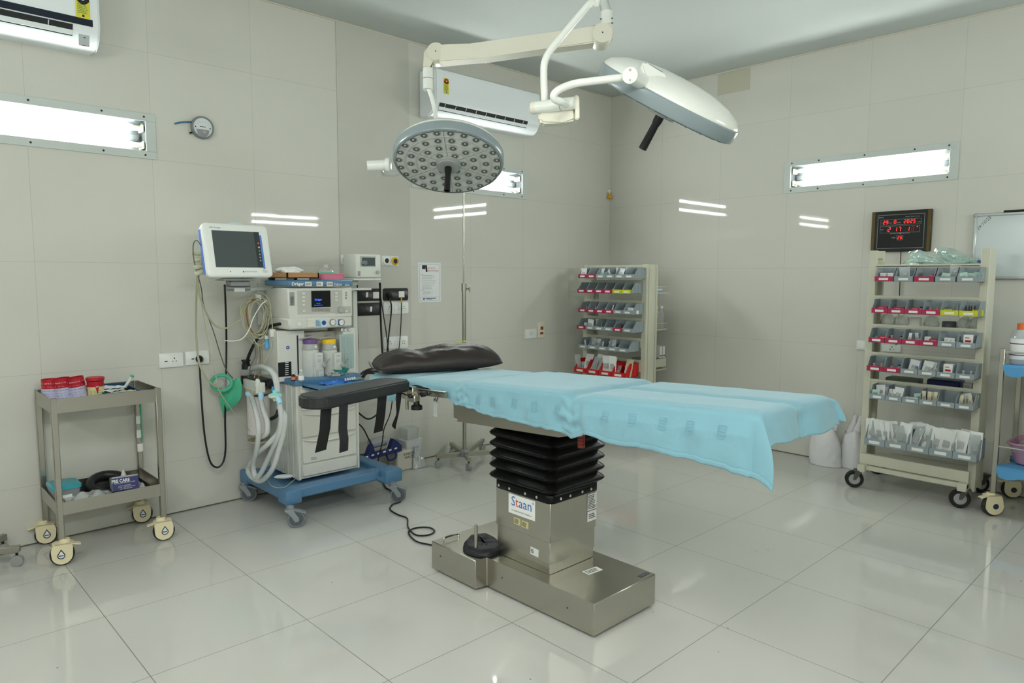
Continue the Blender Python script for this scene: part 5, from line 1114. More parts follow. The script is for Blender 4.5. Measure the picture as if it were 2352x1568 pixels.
def rating(M, w, h, t, top):
    plate('rating_label', M, w, h, mat('label_lemon', 'd9cf3e' if top else 'e0dfae', .5), t); b = B(M); b.m(0).lathe([(.001, .0015), (w * .46, .0015), (w * .46, .0018), (.001, .0018)], (0, h * .30, 0), n=24); b.m(1).box((0, h * .24, .002), (w * .92, h * .10, .0005)); b.m(2).lathe([(.001, .002), (w * .16, .002), (w * .16, .0024), (.001, .0024)], (0, h * .30, 0), n=16); b.m(1).box((0, -h * .40, .0016), (w * .16, w * .16, .0005))
    b.build('rating_dial', [RED if top else BLACK, BLACK, YELL if top else PAPER], t); lines('rating_print', M @ T3(0, -h * .12, 0), w * .8, h * .4, 6, mat('print_green', '3e8a5a', .6), t, 7)
M = FP(1025, 198, ay - .002); rating(M, .045, .11, t, True)
M = fr((x0 - .001, -.13, at(994, 190, y=-.12).z), (0, -1, 0), (0, 0, 1)); plate('diamond_sticker', M @ Rz(pi / 4), .04, .04, mat('sticker_tan', 'b39a62', .5, var=.4, vs=90), t)
x1b = at(226, 60, y=-.16).x; zb1 = at(215, 117, y=-.12).z
t, D, H = ac('b', 'white split air conditioner with a dark blue stripe above the long wall light', x1b - 1.0, x1b, zb1, zb1 + .31, 0)
zs = at(215, 55, y=ay - .002).z; b = B(); b.bb((x1b - .96, ay - .0045, zs - .017), (x1b - .035, ay - .001, zs + .017), .002); b.build('dark_stripe', mat('stripe_navy', '16202f', .2), t)
p = at(168, 75, y=-.2); slot(t, x1b - .95, p.x, zb1 + .058, 4)
M = FP(190, 14, ay - .002); rating(M, .062, .12, t, False)
M = fr(at(193, 93, y=-.196), (1, 0, 0), (0, -.25, 1)); b = B(M); b.box((0, 0, 0), (.048, .055, .002), .001); b.build('display_window', mat('display_grey', 'b4bcbc', .2), t); b = B(M); b.box((0, -.024, .001), (.02, .003, .002)); b.box((0.002, .014, .001), (.01, .005, .001)); b.build('display_mark', DGREY, t)

# ---------------- wall things ----------------
g = thing('pressure_gauge', 'round grey wall pressure gauge with a short blue tube', 'gauge', at(463, 294, y=0))
c = at(465, 293, y=-.02); b = B(); b.lathe([(.062, .0), (.064, .005), (.064, .028), (.060, .032), (.055, .032), (.055, .027)], (c.x, 0, c.z), (0, -1, 0), n=40, caps=False); b.build('housing', mat('gauge_grey', '7b8082', .35), g)
b = B(); b.lathe([(.055, .0), (.055, .026), (0, .026)], (c.x, 0, c.z), (0, -1, 0), n=40); b.build('dial', mat('dial_white', 'd4dada', .4), g)
Mg = fr((c.x, -.027, c.z), (1, 0, 0), (0, 0, 1)); b = B(Mg); b.prism([(-.038, -.012), (.038, -.012), (.03, -.04), (.012, -.052), (-.012, -.052), (-.03, -.04)], 0, .0006); b.build('scale_cover', mat('smoke_grey', '8b9092', .3), g)
b = B(Mg)
for k in range(5): a = 2.5 - k * .47; b.box((.037 * cos(a), .037 * sin(a) - .004, .0003), (.001, .008, .0004), 0, Rz(a - pi / 2))
b.box((0, .004, .0003), (.034, .003, .0004)); b.box((-.042, 0, .001), (.006, .006, .001)); b.box((.042, -.002, .001), (.006, .006, .001)); b.build('dial_marks', INK, g)
b = B(Mg); b.box((.008, -.024, .001), (.014, .012, .0006)); b.build('red_mark', mat('faded_red', 'd59c98', .5), g)
b = B(); b.cyl((c.x - .058, -.012, c.z - .035), (c.x - .072, -.012, c.z - .04), .005, n=8); b.build('port', BLACK, g)
b = B(); b.tube([at(401, 284, y=-.008), at(420, 280, y=-.012), at(444, 280, y=-.012)], .004); b.build('blue_tube', mat('tube_teal', '1f6e92', .4), g)
SOCK = mat('switch_white', 'dfe2de', .3); HOLE = mat('socket_hole', '1a1a1a', .7)
def wallplate(name, wf, pa, pb, label, cat, col=None, items=(), group=None, axis='y'):
    """items: (kind, u, v) with u, v as shares of the plate"""
    a = at(*pa, **{axis: 0}); c_ = at(*pb, **{axis: 0}); w = abs(a.x - c_.x) + abs(a.y - c_.y); h = abs(a.z - c_.z); m_ = (a + c_) / 2
    M = wf(m_.x if axis == 'y' else m_.y, m_.z); t = thing(name, label, cat, M.to_translation(), 0, group)
    b = B(M); rc = .014 if cat == 'switchboard' else .004; stack(b, [(0, 0, rc), (0, .009, rc), (-.003, .012, rc)], 0, 0, w / 2, h / 2); b.build('plate', col or SOCK, t)
    for kd, u, v in items:
        x, y = (u - .5) * w, (v - .5) * h; Q = M @ T3(x, y, .0122)
        if kd == 'sock3':
            b = B(Q)
            for dx, dy, r_ in ((0, .011, .0038), (-.010, -.006, .003), (.010, -.006, .003)): b.lathe([(r_, 0), (r_, .0004)], (dx, dy, 0), n=10)
            b.build('socket_holes', HOLE, t)
        elif kd == 'sock5':
            b = B(Q)
            for dx, dy, r_ in ((0, .012, .0034), (-.009, .003, .0024), (.009, .003, .0024), (-.008, -.010, .003), (.008, -.010, .003)): b.lathe([(r_, 0), (r_, .0004)], (dx, dy, 0), n=10)
            b.build('socket_holes', HOLE, t)
        elif kd == 'switch': b = B(Q); b.box((0, 0, .002), (.018, .036, .005), .0015, Rx(.12)); b.build('rocker', WHITE, t)
        elif kd == 'usb': b = B(Q); b.box((0, 0, 0), (.016, .006, .0006)); b.build('port', HOLE, t)
        elif kd == 'mod': b = B(Q); b.box((0, 0, .001), (.05, .046, .003), .001); b.build('module', WHITE, t)
        elif kd == 'dot': b = B(Q); b.lathe([(.003, 0), (.003, .0005)], n=8); b.build('indicator', mat('faded_red', 'd59c98', .5), t)
        elif kd[:4] == 'ring':
            mm = {'ringw': GREYP, 'ringy': mat('gas_yellow', 'd5ae1e', .4), 'ringk': PAPER}[kd]
            b = B(Q); b.lathe([(.030, 0), (.030, .006), (.018, .010), (.018, .004)], n=28); b.build('gas_ring', mm, t); b = B(Q); b.lathe([(.022, .0062), (.0195, .0096)], n=28, caps=False); b.lathe([(.018, .0), (.018, .0062), (0, .0062)], n=20); b.build('gas_port', BLACK, t)
    return t
def plug(t, p, mt=BLACK):
    b = B(); b.lathe([(.018, 0), (.020, .010), (.016, .03), (.006, .045)], p, (0, -1, -.2), n=14); b.build('plug', mt, t)
wallplate('wall_socket', WA, (363, 812), (421, 841), 'white wall socket plate without a plug, between the trolley and the plugged socket', 'socket', items=(('usb', .28, .45), ('sock3', .62, .5)))
wallplate('wall_socket', WA, (424, 807), (480, 835), 'white wall socket plate holding a black plug', 'socket', items=(('usb', .3, .45), ('sock3', .6, .5)))
wallplate('gas_outlet', WA, (781, 585), (812, 607), 'square white gas outlet with a grey ring, half hidden by the small monitor', 'gas outlet', items=(('ringw', .42, .5),))
wallplate('gas_outlet', WA, (875, 587), (895, 610), 'white gas outlet with a black and white ring', 'gas outlet', items=(('ringk', .5, .5),))
wallplate('gas_outlet', WA, (895, 588), (914, 611), 'white gas outlet with a yellow ring', 'gas outlet', items=(('ringy', .5, .5),))
BKP = mat('black_switch_plate', '161616', .3)
wallplate('switchboard', WA, (814, 663), (873, 690), 'black switchboard with a white switch, upper one behind the machine shelf', 'switchboard', BKP, (('switch', .44, .5), ('mod', .8, .45)))
wallplate('switchboard', WA, (814, 696), (873, 723), 'black switchboard with a white switch, lower one behind the machine shelf', 'switchboard', BKP, (('sock3', .2, .5), ('switch', .6, .5)))
wallplate('switchboard', WA, (878, 662), (936, 689), 'black switchboard with a black plug and a white adapter', 'switchboard', BKP, (('mod', .72, .5),))
wallplate('switchboard', WA, (880, 694), (937, 720), 'white double socket board just below the black one', 'switchboard', SOCK, (('sock3', .22, .5), ('switch', .45, .5), ('switch', .6, .5), ('sock3', .8, .5)))
wallplate('switchboard', WA, (880, 774), (936, 798), 'white socket board lowest on the wall above the pillow', 'switchboard', SOCK, (('sock3', .24, .5), ('switch', .47, .5), ('sock5', .8, .5)))
wallplate('wall_socket', WA, (1205, 756), (1231, 776), 'small white socket plate between the drip stand and the corner rack', 'socket', items=(('sock5', .5, .5),))
t = wallplate('wall_control', WA, (1234, 740), (1249, 775), 'narrow cream wall control with brown marks beside the small socket', 'wall control', mat('cream_plastic', 'd8d2bb', .4))
a = at(1242, 757, y=0); b = B(); b.bb((a.x - .02, -.0135, a.z - .04), (a.x + .02, -.012, a.z - .02)); b.bb((a.x - .015, -.0135, a.z + .0), (a.x + .02, -.012, a.z + .03)); b.build('brown_marks', mat('brown_mark', '8a4a35', .6), t)
wallplate('wall_socket', WB, (1969, 781), (2000, 805), 'white switch plate beside the carrier-bag end of the rack under the clock', 'socket', None, (('mod', .55, .5), ('usb', .85, .2)), None, 'x')
wallplate('wall_socket', WB, (2031, 790), (2069, 810), 'white socket plate seen through the rack under the clock', 'socket', None, (('sock3', .5, .5), ('mod', .15, .5)), None, 'x')
# notice
a = at(960, 603, y=0); c_ = at(1012, 692, y=0); M = WA((a.x + c_.x) / 2, (a.z + c_.z) / 2); t = thing('wall_notice', 'white laminated notice with a red heading on the long wall', 'notice', M.to_translation())
plate('sheet', M, .215, .300, mat('notice_white', 'e2e5e6', .3), t, .002)
b = B(M)
for q in ((0, .138, .19, .001), (0, -.138, .19, .001), (-.095, 0, .001, .276), (.095, 0, .001, .276), (0, -.112, .19, .001)): b.box((q[0], q[1], .0023), (q[2], q[3], .0004))
b.build('border', mat('print_navy', '27407e', .6), t)
join([text('SAY NO TO', .017, M @ T3(-.018, .108, .0024), RED, t, align='LEFT', sx=.8), text('NEEDLE STICK INJURY', .017, M @ T3(-.018, .088, .0024), RED, t, align='LEFT', sx=.62)], 'heading')
lines('notice_print', M @ T3(-.005, .002, .001), .13, .115, 9, GREYP, t, 41, .28); b = B(M); b.box((-.055, .115, .0024), (.03, .03, .0004)); b.box((-.03, .105, .0024), (.016, .05, .0004), 0, Rz(.1)); b.build('notice_picture', INK, t)
join([text("Do's", .011, M @ T3(-.07, .058, .0024), INK, t), text("Don'ts", .011, M @ T3(-.065, -.058, .0024), RED, t)], 'subheading'); lines('notice_print', M @ T3(-.01, -.078, .001), .11, .03, 3, GREYP, t, 42, .28)
b = B(M); b.box((-.055, -.125, .0024), (.012, .014, .0004)); b.box((.01, -.122, .0024), (.10, .005, .0004)); b.box((0, -.130, .0024), (.05, .003, .0004)); b.build('footer', _mats['print_navy'], t)
# yellow hook in the corner
p = at(1404, 451, y=0); p.x = -.035; t = thing('wall_hook', 'small yellow-orange plastic hook near the corner of the room', 'hook', p); b = B(); b.lathe([(.010, -.03), (.028, -.025), (.022, 0), (.008, .02), (.006, .03)], (p.x - .0, -.022, p.z), n=14); b.build('body', mat('hook_orange', 'dca21b', .4), t); b = B(); b.tube([(p.x - .02, -.012, p.z + .04), (p.x, -.03, p.z + .05), (p.x - .01, -.02, p.z + .02)], .005); b.build('clip', WHITE, t)
# digital clock
M = WB(-2.614, 1.738); t = thing('digital_clock', 'black digital wall clock with red date and time figures', 'clock', M.to_translation())
b = B(M); b.box((0, 0, .015), (.385, .285, .03), .003); b.build('case', mat('clock_black', '101212', .3), t)
for x in (-.18, .18): b = B(M); b.box((x, 0, .031), (.022, .283, .004), .001); b.build('side_strip', mat('bronze_strip', '5a4a26', .35, .4), t)
b = B(M); b.box((0, -.002, .0305), (.30, .235, .001)); fc = b.build('face', mat('clock_face', '1d2022', .18), t)
b = B(M)
for x, y, w, h in ((0, .115, .30, .0018), (0, -.119, .30, .0018), (-.15, -.002, .0018, .235), (.15, -.002, .0018, .235), (0, .083, .26, .001), (0, .045, .26, .001), (-.13, .064, .001, .038), (.13, .064, .001, .038), (-.005, .036, .255, .001), (-.005, -.010, .255, .001), (-.132, .013, .001, .046), (.122, .013, .001, .046), (0, -.03, .04, .0008), (0, -.062, .04, .0008), (-.02, -.046, .0008, .032), (.02, -.046, .0008, .032)): b.box((x, y, .0315), (w, h, .0006))
b.build('face_lines', GREYP, fc)
LED = mat('red_segments', (1., .02, .02), .5, emis=.42); DIM = mat('dim_segments', (.22, .02, .02), .5)
SEG = {'0': 'abcdef', '1': 'bc', '2': 'abged', '3': 'abgcd', '4': 'fgbc', '5': 'afgcd', '6': 'afgedc', '7': 'abc', '8': 'abcdefg', '9': 'abfgcd'}
def digit(b, ch, x, y, h):
    w = h * .5; s = h * .13; S = {'a': (0, h / 2, 1), 'g': (0, 0, 1), 'd': (0, -h / 2, 1), 'f': (-w / 2, h / 4, 0), 'b': (w / 2, h / 4, 0), 'e': (-w / 2, -h / 4, 0), 'c': (w / 2, -h / 4, 0)}
    for k in SEG[ch]:
        sx, sy, hz = S[k]; sh = sy * .12
        b.box((x + sx + sh, y + sy, .0322), (w * .78 if hz else s, s if hz else h * .40, .001))
b = B(M)
for s_, x0, y, h, st in (('29', -.108, .064, .022, .020), ('2025', .028, .066, .022, .020), ('2', -.072, .013, .028, .022), ('17', -.03, .013, .028, .026), ('1', .050, .013, .028, .02), ('26', -.009, -.046, .018, .018)):
    for i, ch in enumerate(s_): digit(b, ch, x0 + i * st, y, h)
digit(b, '0', -.036, .065, .022)
b.box((.108, .026, .0322), (.006, .006, .001)); b.box((0, -.018, .0322), (.004, .004, .001)); b.build('lit_figures', LED, fc)
b = B(M); digit(b, '1', -.094, .013, .028); digit(b, '8', .080, .013, .028); digit(b, '1', -.054, .065, .022); b.build('dim_figures', DIM, fc)
join([text('Rikon', .014, M @ T3(-.128, .100, .0315), GREYP, fc), text('Programs  Melody  Selectors', .008, M @ T3(.075, .098, .0315), GREYP, fc), text('DATE', .009, M @ T3(-.068, .058, .0315), GREYP, fc), text('MONTH', .008, M @ T3(-.012, .058, .0315), GREYP, fc), text('YEAR', .009, M @ T3(.118, .058, .0315), GREYP, fc), text('TEMP', .011, M @ T3(-.042, -.046, .0315), GREYP, fc), text('SUN MON TUE WED THU FRI SAT', .0085, M @ T3(-.002, -.0165, .0315), GREYP, fc), text('TIME', .009, M @ T3(-.120, .013, .0315), GREYP, fc)], 'clock_lettering')
b = B(); b.tube([(-.012, -2.62, 1.60), (-.010, -2.625, 1.3), (-.012, -2.63, 1.0), (-.012, -2.62, .93)], .003); b.build('cable', BLACK, t)
# whiteboard
p = at(2240, 492, x=0); q = at(2238, 640, x=0); W_ = 1.2; H_ = p.z - q.z; M = WB(p.y - W_ / 2, (p.z + q.z) / 2); t = thing('whiteboard', 'aluminium framed whiteboard with a handwritten date beside the digital clock', 'whiteboard', M.to_translation())
b = B(M); b.box((0, 0, .008), (W_ - .02, H_ - .02, .01)); b.build('panel', mat('board_white', 'c6d0d1', .2), t)
b = B(M)
for x, y, w, h in ((0, H_ / 2 - .008, W_, .018), (0, -H_ / 2 + .008, W_, .018), (-W_ / 2 + .009, 0, .018, H_), (W_ / 2 - .009, 0, .018, H_)): b.box((x, y, .01), (w, h, .02), .004)
b.build('frame', mat('aluminium_frame', 'bcc2c0', .3, .3), t)
b = B(M); b.box((-W_ / 2 + .01, H_ / 2 - .01, .012), (.03, .03, .024), .008); b.build('corner_piece', GREYP, t)
Mh = M @ T3(-W_ / 2 + .055, H_ / 2 - .062, .0135) @ Rz(.85); text('29/10/25', .03, Mh, mat('marker_ink', '55605e', .6), t, name='handwritten_date', sh=.2)
p = at(2310, 480, x=-.02); t = thing('marker_pen', 'black marker pen lying on the top edge of the whiteboard', 'marker', (-.01, p.y - .07, M.to_translation().z + H_ / 2)); zt_w = M.to_translation().z + H_ / 2 + .008
b = B(); b.cyl((-.012, p.y + .01, zt_w), (-.012, p.y - .10, zt_w), .007, n=12); b.build('barrel', BLACK, t); b = B(); b.cyl((-.012, p.y + .022, zt_w), (-.012, p.y + .01, zt_w), .005, n=12); b.build('cap', WHITE, t)
# ---------------- left instrument trolley and what is on it ----------------
PX0, PX1, PY0, PY1 = -4.74, -4.272, -.405, -.035
tr = thing('instrument_trolley', 'stainless steel two-tier trolley with cream casters against the long wall', 'trolley', (-4.5, -.22, 0))
for x, y in ((PX0, PY0), (PX1, PY0), (PX0, PY1), (PX1, PY1)):
    b = B(); b.box((x, y, .475), (.027, .027, .70), .003); b.build('post', STEEL, tr)
for za, zb in ((.752, .822), (.248, .312)):
    b = B(); b.bb((PX0, PY0, za), (PX1, PY1, za + .003))
    for q in (((PX0, PY0 - .012, za), (PX1, PY0 - .009, zb)), ((PX0, PY1 + .009, za), (PX1, PY1 + .012, zb)), ((PX0 - .012, PY0, za), (PX0 - .009, PY1, zb)), ((PX1 + .009, PY0, za), (PX1 + .012, PY1, zb))): b.bb(*q)
    b.build('tray', STEELH, tr)
for (px, py), rz in zip(((93, 1242), (153, 1291), (362, 1244), (310, 1196)), (4.5, 1.38, 4.5, 4.4)):
    p = at(px, py, z=0); x = PX0 if px < 200 else PX1; y = PY0 if py > 1243 else PY1
    caster_cream(tr, x, y, .13, rz)
for i, z in enumerate((.60, .52, .44)):
    b = B(); b.box((PX1 + .001, PY1 - .0145, z), (.029, .002, .045)); b.build('tape', PAPER, tr)
b = B(); b.cyl((PX1 + .012, PY1 - .016, .48), (PX1 + .012, PY1 - .016, .74), .004); b.build('green_strip', GREEN, tr)
TZ = .7555
LAV = mat('lavender_label', 'c3c5e0', .3); TXW = _mats['white_lettering']
def tin(px, lean, label, r=.040, h=.135, y=-.17, opn=True):
    x = at(px, 900, y=y).x; t = thing('tin', label, 'tin', (x, y, TZ)); R_ = T3(x, y, TZ + abs(lean) * r) @ Ry(lean)
    b = B(R_); b.lathe([(r, 0), (r, .004), (r * 1.0, h * .66)], n=32, caps=False); b.build('label_wrap', LAV, t)
    b = B(R_); b.lathe([(r * 1.002, h * .66), (r * 1.002, h), (r * .95, h), (r * .95, .004), (0, .004)], n=32, caps=False); b.build('red_band', RED, t)
    b = B(R_); b.lathe([(r * 1.015, 0), (r * 1.015, .006)], n=32); b.build('rim', RED, t)
    vd = (CAMP - Vector((x, y, 1))); a0 = math.atan2(vd.y, vd.x)
    ls = []
    for j, (s_, z, sz, m_) in enumerate((('ELASTIC ADHESIVE BANDAGE', h * .86, .0085, TXW), ('B.P. 10 cm x 4 m', h * .73, .006, TXW), ('FIXATION BANDAGE', h * .58, .007, INK))):
        n_ = len(s_)
        for i, ch in enumerate(s_):
            if ch == ' ': continue
            a = a0 + (i - n_ / 2) * sz * .78 / r * (1 if j < 2 else .9)
            ls.append(text(ch, sz, R_ @ fr((r * 1.012 * cos(a), r * 1.012 * sin(a), z), (-sin(a), cos(a), 0), (0, 0, 1)), m_, t))
    join(ls, 'lettering')
    b = B(R_)
    for k in range(5):
        z = h * (.47 - .09 * k)
        for i in range(3 + k % 2): a = a0 - .7 + i * .42 + k * .07; b.box((r * 1.01 * cos(a), r * 1.01 * sin(a), z), (.001, .012, .0012), 0, Rz(a))
    b.build('small_print', mat('print_violet', '6f6ca0', .6), t); return t, R_
t1, R1 = tin(117, 0, 'red and white tin stuffed with bandage rolls on the trolley top')
t2, R2 = tin(148, -.10, 'red and white open tin between the stuffed tin and the leaning one', y=-.20)
t3, R3 = tin(184, -.16, 'red and white tin leaning beside the cream tub with a red lid', y=-.225)
for i in range(5): b = B(R1 @ T3(.018 * cos(i * 1.3), .018 * sin(i * 1.3), .075) @ Rz(i) @ Rx(.5)); b.lathe([(.011, 0), (.012, .03), (.002, .032)], n=10, sx=.6); tag(b.build('bandage_roll', mat('bandage_pink', 'd9a79b', .8, bump=.001, bs=100) if i % 2 else BEIGE, None), 'pink elastic bandage roll poking out of the first tin' if i % 2 else 'cream elastic bandage roll poking out of the first tin', 'bandage', 'pink bandage rolls' if i % 2 else 'cream bandage rolls')
x = at(220, 900, y=-.26).x; t = thing('tub', 'cream medicine tub with a red lid and red triangle on the trolley', 'tub', (x, -.26, TZ))
b = B(); b.lathe([(.034, 0), (.038, .115)], (x, -.26, TZ), n=32); b.build('body', mat('cream_tub', 'd9d39c', .4), t)
b = B(); b.lathe([(.0382, .090), (.0386, .117)], (x, -.26, TZ), n=32, caps=False); b.build('red_band', RED, t)
b = B(); b.lathe([(.039, .119), (.043, .122), (.043, .134), (.038, .138), (0, .138)], (x, -.26, TZ), n=32); b.build('lid', RED, t)
vd = CAMP - Vector((x, -.26, 1)); a0 = math.atan2(vd.y, vd.x); b = B(); 
for k in range(8): a = a0 + .12; b.grid(lambda u, v: (x + .0386 * cos(a0 + .2 + (u - .5) * .55 * v), -.26 + .0386 * sin(a0 + .2 + (u - .5) * .55 * v), TZ + .05 + .05 * v), 6, 6); break
b.build('red_triangle', RED, t)
text('3M', .012, fr((x + .0394 * cos(a0 + .2), -.26 + .0394 * sin(a0 + .2), TZ + .09), (-sin(a0 + .2), cos(a0 + .2), 0), (0, 0, 1)), TXW, t)
b = B()
for k in range(6):
    for i in range(3): a = a0 - .6 + i * .5; b.box((x + .0368 * cos(a), -.26 + .0368 * sin(a), TZ + .02 + .01 * k), (.001, .011, .001), 0, Rz(a))
b.build('small_print', DGREY, t)
b = B(T3(x - .045, -.25, TZ + .09) @ Ry(-.7)); b.box((0, 0, .01), (.006, .012, .05), .002); tag(b.build('tongue_stick', mat('salmon_card', 'd98676', .6), None), 'salmon-coloured stick leaning between the tins and the cream tub', 'stick')
# navy tray with packets
xa, xb = at(240, 905, y=-.33).x, at(330, 900, y=-.33).x - .02
t = thing('navy_tray', 'dark blue plastic tray beside the cream tub on the trolley top', 'tray', ((xa + xb) / 2, -.23, TZ))
b = B()
for q in (((xa, -.33, TZ), (xb, -.325, TZ + .055)), ((xa, -.12, TZ), (xb, -.115, TZ + .075)), ((xa, -.33, TZ), (xa + .004, -.115, TZ + .06)), ((xb - .004, -.33, TZ), (xb, -.115, TZ + .06)), ((xa, -.33, TZ), (xb, -.115, TZ + .004))): b.bb(*q)
b.build('shell', mat('deep_blue_plastic', '1d4668', .3), t)
for i, (dx, dy, dz, rz, m_, lab) in enumerate(((.05, -.05, .062, .2, SACHET, 'white gauze packet lying across the navy tray'), (.07, -.03, .07, -.4, SACHET, 'white paper packet on top of the gauze in the navy tray'), (.05, -.07, .045, .1, LBLUE, 'pale blue packet deep in the navy tray'), (.10, -.08, .05, .4, BEIGE, 'tan opened carton flap in the navy tray'))):
    b = B(T3(xa + dx, -.20 + dy, TZ + dz) @ Rz(rz)); b.grid(lambda u, v: ((u - .5) * .11, (v - .5) * .06, .012 * nz(u * 4 + i, v * 4, i)), 10, 6); tag(b.build('packet', m_, None, thick=.003), lab, 'packet')
b = B(); b.cyl((xb - .035, -.2, TZ + .06), (xb - .005, -.22, TZ + .115), .008, n=10); b.m(1).cyl((xb - .005, -.22, TZ + .115), (xb + .0, -.221, TZ + .125), .010, n=10); tag(b.build('syringe', [SACHET, GREEN], None), 'wrapped white syringe with a green tip sticking out of the navy tray', 'syringe')
b = B(T3(xa - .06, -.36, TZ + .01)); b.grid(lambda u, v: ((u - .5) * .07, (v - .5) * .03, .022 * sin(pi * u) + .006 * nz(u * 4, v * 4)), 8, 4); tag(b.build('tissue', SACHET, None, thick=.002), 'small white tissue in front of the leaning tin', 'tissue')
# lower shelf
LZ0 = .2515
x = at(148, 1110, y=-.22).x; t = thing('food_container', 'clear square container with a teal lid on the lower tier', 'container', (x, -.20, LZ0))
b = B(); stack(b, [(0, LZ0, .02), (.008, LZ0 + .085, .02)], x, -.20, .055, .07); b.build('tub', clear('cloudy_plastic', mix=.3, rough=.3, body=.5), t)
b = B(); stack(b, [(.012, LZ0 + .085, .02), (.012, LZ0 + .10, .02), (.002, LZ0 + .104, .02)], x, -.20, .055, .07); b.build('lid', mat('teal_lid', '3fa9bb', .35), t)
plate('name_label', fr((x - .005, -.279, LZ0 + .05), (1, 0, 0), (0, 0, 1)), .05, .016, PAPER, t)
x = at(245, 1100, y=-.13).x; b = B(); b.tube([(x + .085 * cos(a), -.17 + .085 * sin(a), LZ0 + .045 + .03 * sin(a)) for a in [2 * pi * i / 18 for i in range(18)]], .024, closed=True, n=12, res=2); tag(b.build('head_ring', LEATHER, None), 'black padded head ring on the lower tier', 'head ring')
b = B(); stack(b, [(0, LZ0, .02), (.01, LZ0 + .035, .02)], -4.50, -.22, .19, .14); [b.bm.faces.remove(f) for f in [f for f in b.bm.faces if len(f.verts) > 4 and f.calc_center_median().z > LZ0 + .02]]
tag(b.build('black_tray', BLACK, None, thick=.003), 'shallow black plastic tray filling the lower tier', 'tray')
p = at(290, 1105, y=-.30); t = thing('glove_box', 'navy and grey glove carton with a white glove pulled out', 'glove carton', (p.x, -.27, LZ0 + .004)); Mg = T3(p.x, -.26, LZ0 + .06) @ Rz(-.12) @ Rx(-.25)
b = B(Mg); b.box((0, 0, .0), (.125, .10, .075), .002); b.build('carton_body', mat('grey_print_card', 'a3aab0', .4, var=.25, vs=30), t)
Mf = Mg @ fr((0, -.0512, -.004), (1, 0, 0), (0, 0, 1)); plate('navy_panel', Mf, .124, .067, mat('navy_card', '232a68', .4), t)
join([text('PRE CARE', .024, Mf @ T3(-.022, .017, .0014), TXW, t, sx=.8, bold=.0006), text('MEDICAL EXAMINATION GLOVES', .0065, Mf @ T3(-.004, .005, .0014), TXW, t), text('LATEX  POWDERED', .0065, Mf @ T3(-.005, -.010, .0014), TXW, t), text('NITRILE  LIGHTLY POWDERED', .006, Mf @ T3(.003, -.018, .0014), TXW, t), text('VINYL  POWDER FREE', .006, Mf @ T3(0, -.026, .0014), TXW, t)], 'carton_lettering')
b = B(Mg); b.lathe([(.02, .038), (.016, .048), (.005, .07), (0, .072)], (.0, .0, 0), n=10, sx=1.2, sy=.7); b.build('pulled_glove', OFFW, t)
def floppy(name, c, sx, sy, h, label, seed, mt=None, cat='plastic bag'):
    b = B(); b.grid(lambda u, v: (c[0] + (u - .5) * sx * (1 + .15 * nz(v * 3, seed)), c[1] + (v - .5) * sy, c[2] + .004 + h * (sin(pi * u) * sin(pi * v)) ** .6 * (.55 + .9 * abs(nz(u * 4 + seed, v * 4, 2))) + .008 * abs(nz(u * 12, v * 12, seed))), 26, 20); return tag(b.build(name, mt or clear('white_film', mix=.35, rough=.14, body=.55, bcol=(.95, .97, .97)), None, sharp=40, thick=.001), label, cat)
p = at(205, 1130, y=-.33); floppy('plastic_bag', (p.x, -.31, LZ0 + .01), .25, .15, .055, 'clear crumpled plastic bag at the front of the lower tier', 4)
p = at(330, 1115, y=-.30); floppy('plastic_bag', (p.x - .03, -.27, LZ0 + .01), .09, .16, .05, 'small clear plastic wrap beside the glove carton', 9)
# stand at the far left
st = thing('drip_stand', 'steel castored stand base beside the two-tier trolley, with only two castored legs showing', 'stand', (-5.12, -.20, 0))
def stand(t, hub, ends, zl, rl, mt, wheel, htop, plates=()):
    for i, e in enumerate(ends):
        e = Vector((e[0], e[1], 0)); h = Vector((hub[0], hub[1], 0)); d = (e - h); L = d.length; M = fr(h + Vector((0, 0, zl)), d, (-d.y, d.x, 0))
        b = B(M); b.bb((.01, -.014, -.018), (L + .015, .014, .014), .002); lg_ = b.build('leg', STEEL, t)
        b = B(); b.cyl((e.x, e.y, .05), (e.x, e.y, zl - .015), .006, n=8); b.build('stem', BLACK, lg_)
        b = B(); n_ = Vector((-d.y, d.x, 0)).normalized()
        b.lathe([(.018, -.014), (.027, -.012), (.0275, -.002), (.025, 0), (.0275, .002), (.027, .012), (.018, .014)], (e.x, e.y, .0275), n_ + Vector((.3, .4, 0)), n=20); b.build('caster', mat('ball_caster', '9a9d9b', .35), lg_)
        if i in plates: b = B(M); b.box((L * .72, -.0155, -.002), (.075, .003, .026)); b.build('paper_tag', PAPER, lg_)
    b = B(); b.lathe([(.032, zl - .02), (.034, zl + .02), (.02, zl + .035)], (hub[0], hub[1], 0), n=20); b.build('hub', mat('stand_hub', '8d9399', .4), t)
stand(st, (-5.14, -.18), ((-4.905, -.275), (-4.93, -.05), (-5.36, -.1), (-5.2, -.40), (-5.15, -.03)), .088, .3, STEEL, None, 1.5)
b = B(); b.cyl((-5.14, -.18, .1), (-5.14, -.18, 1.25), .0125); b.build('pole', STEEL, st)
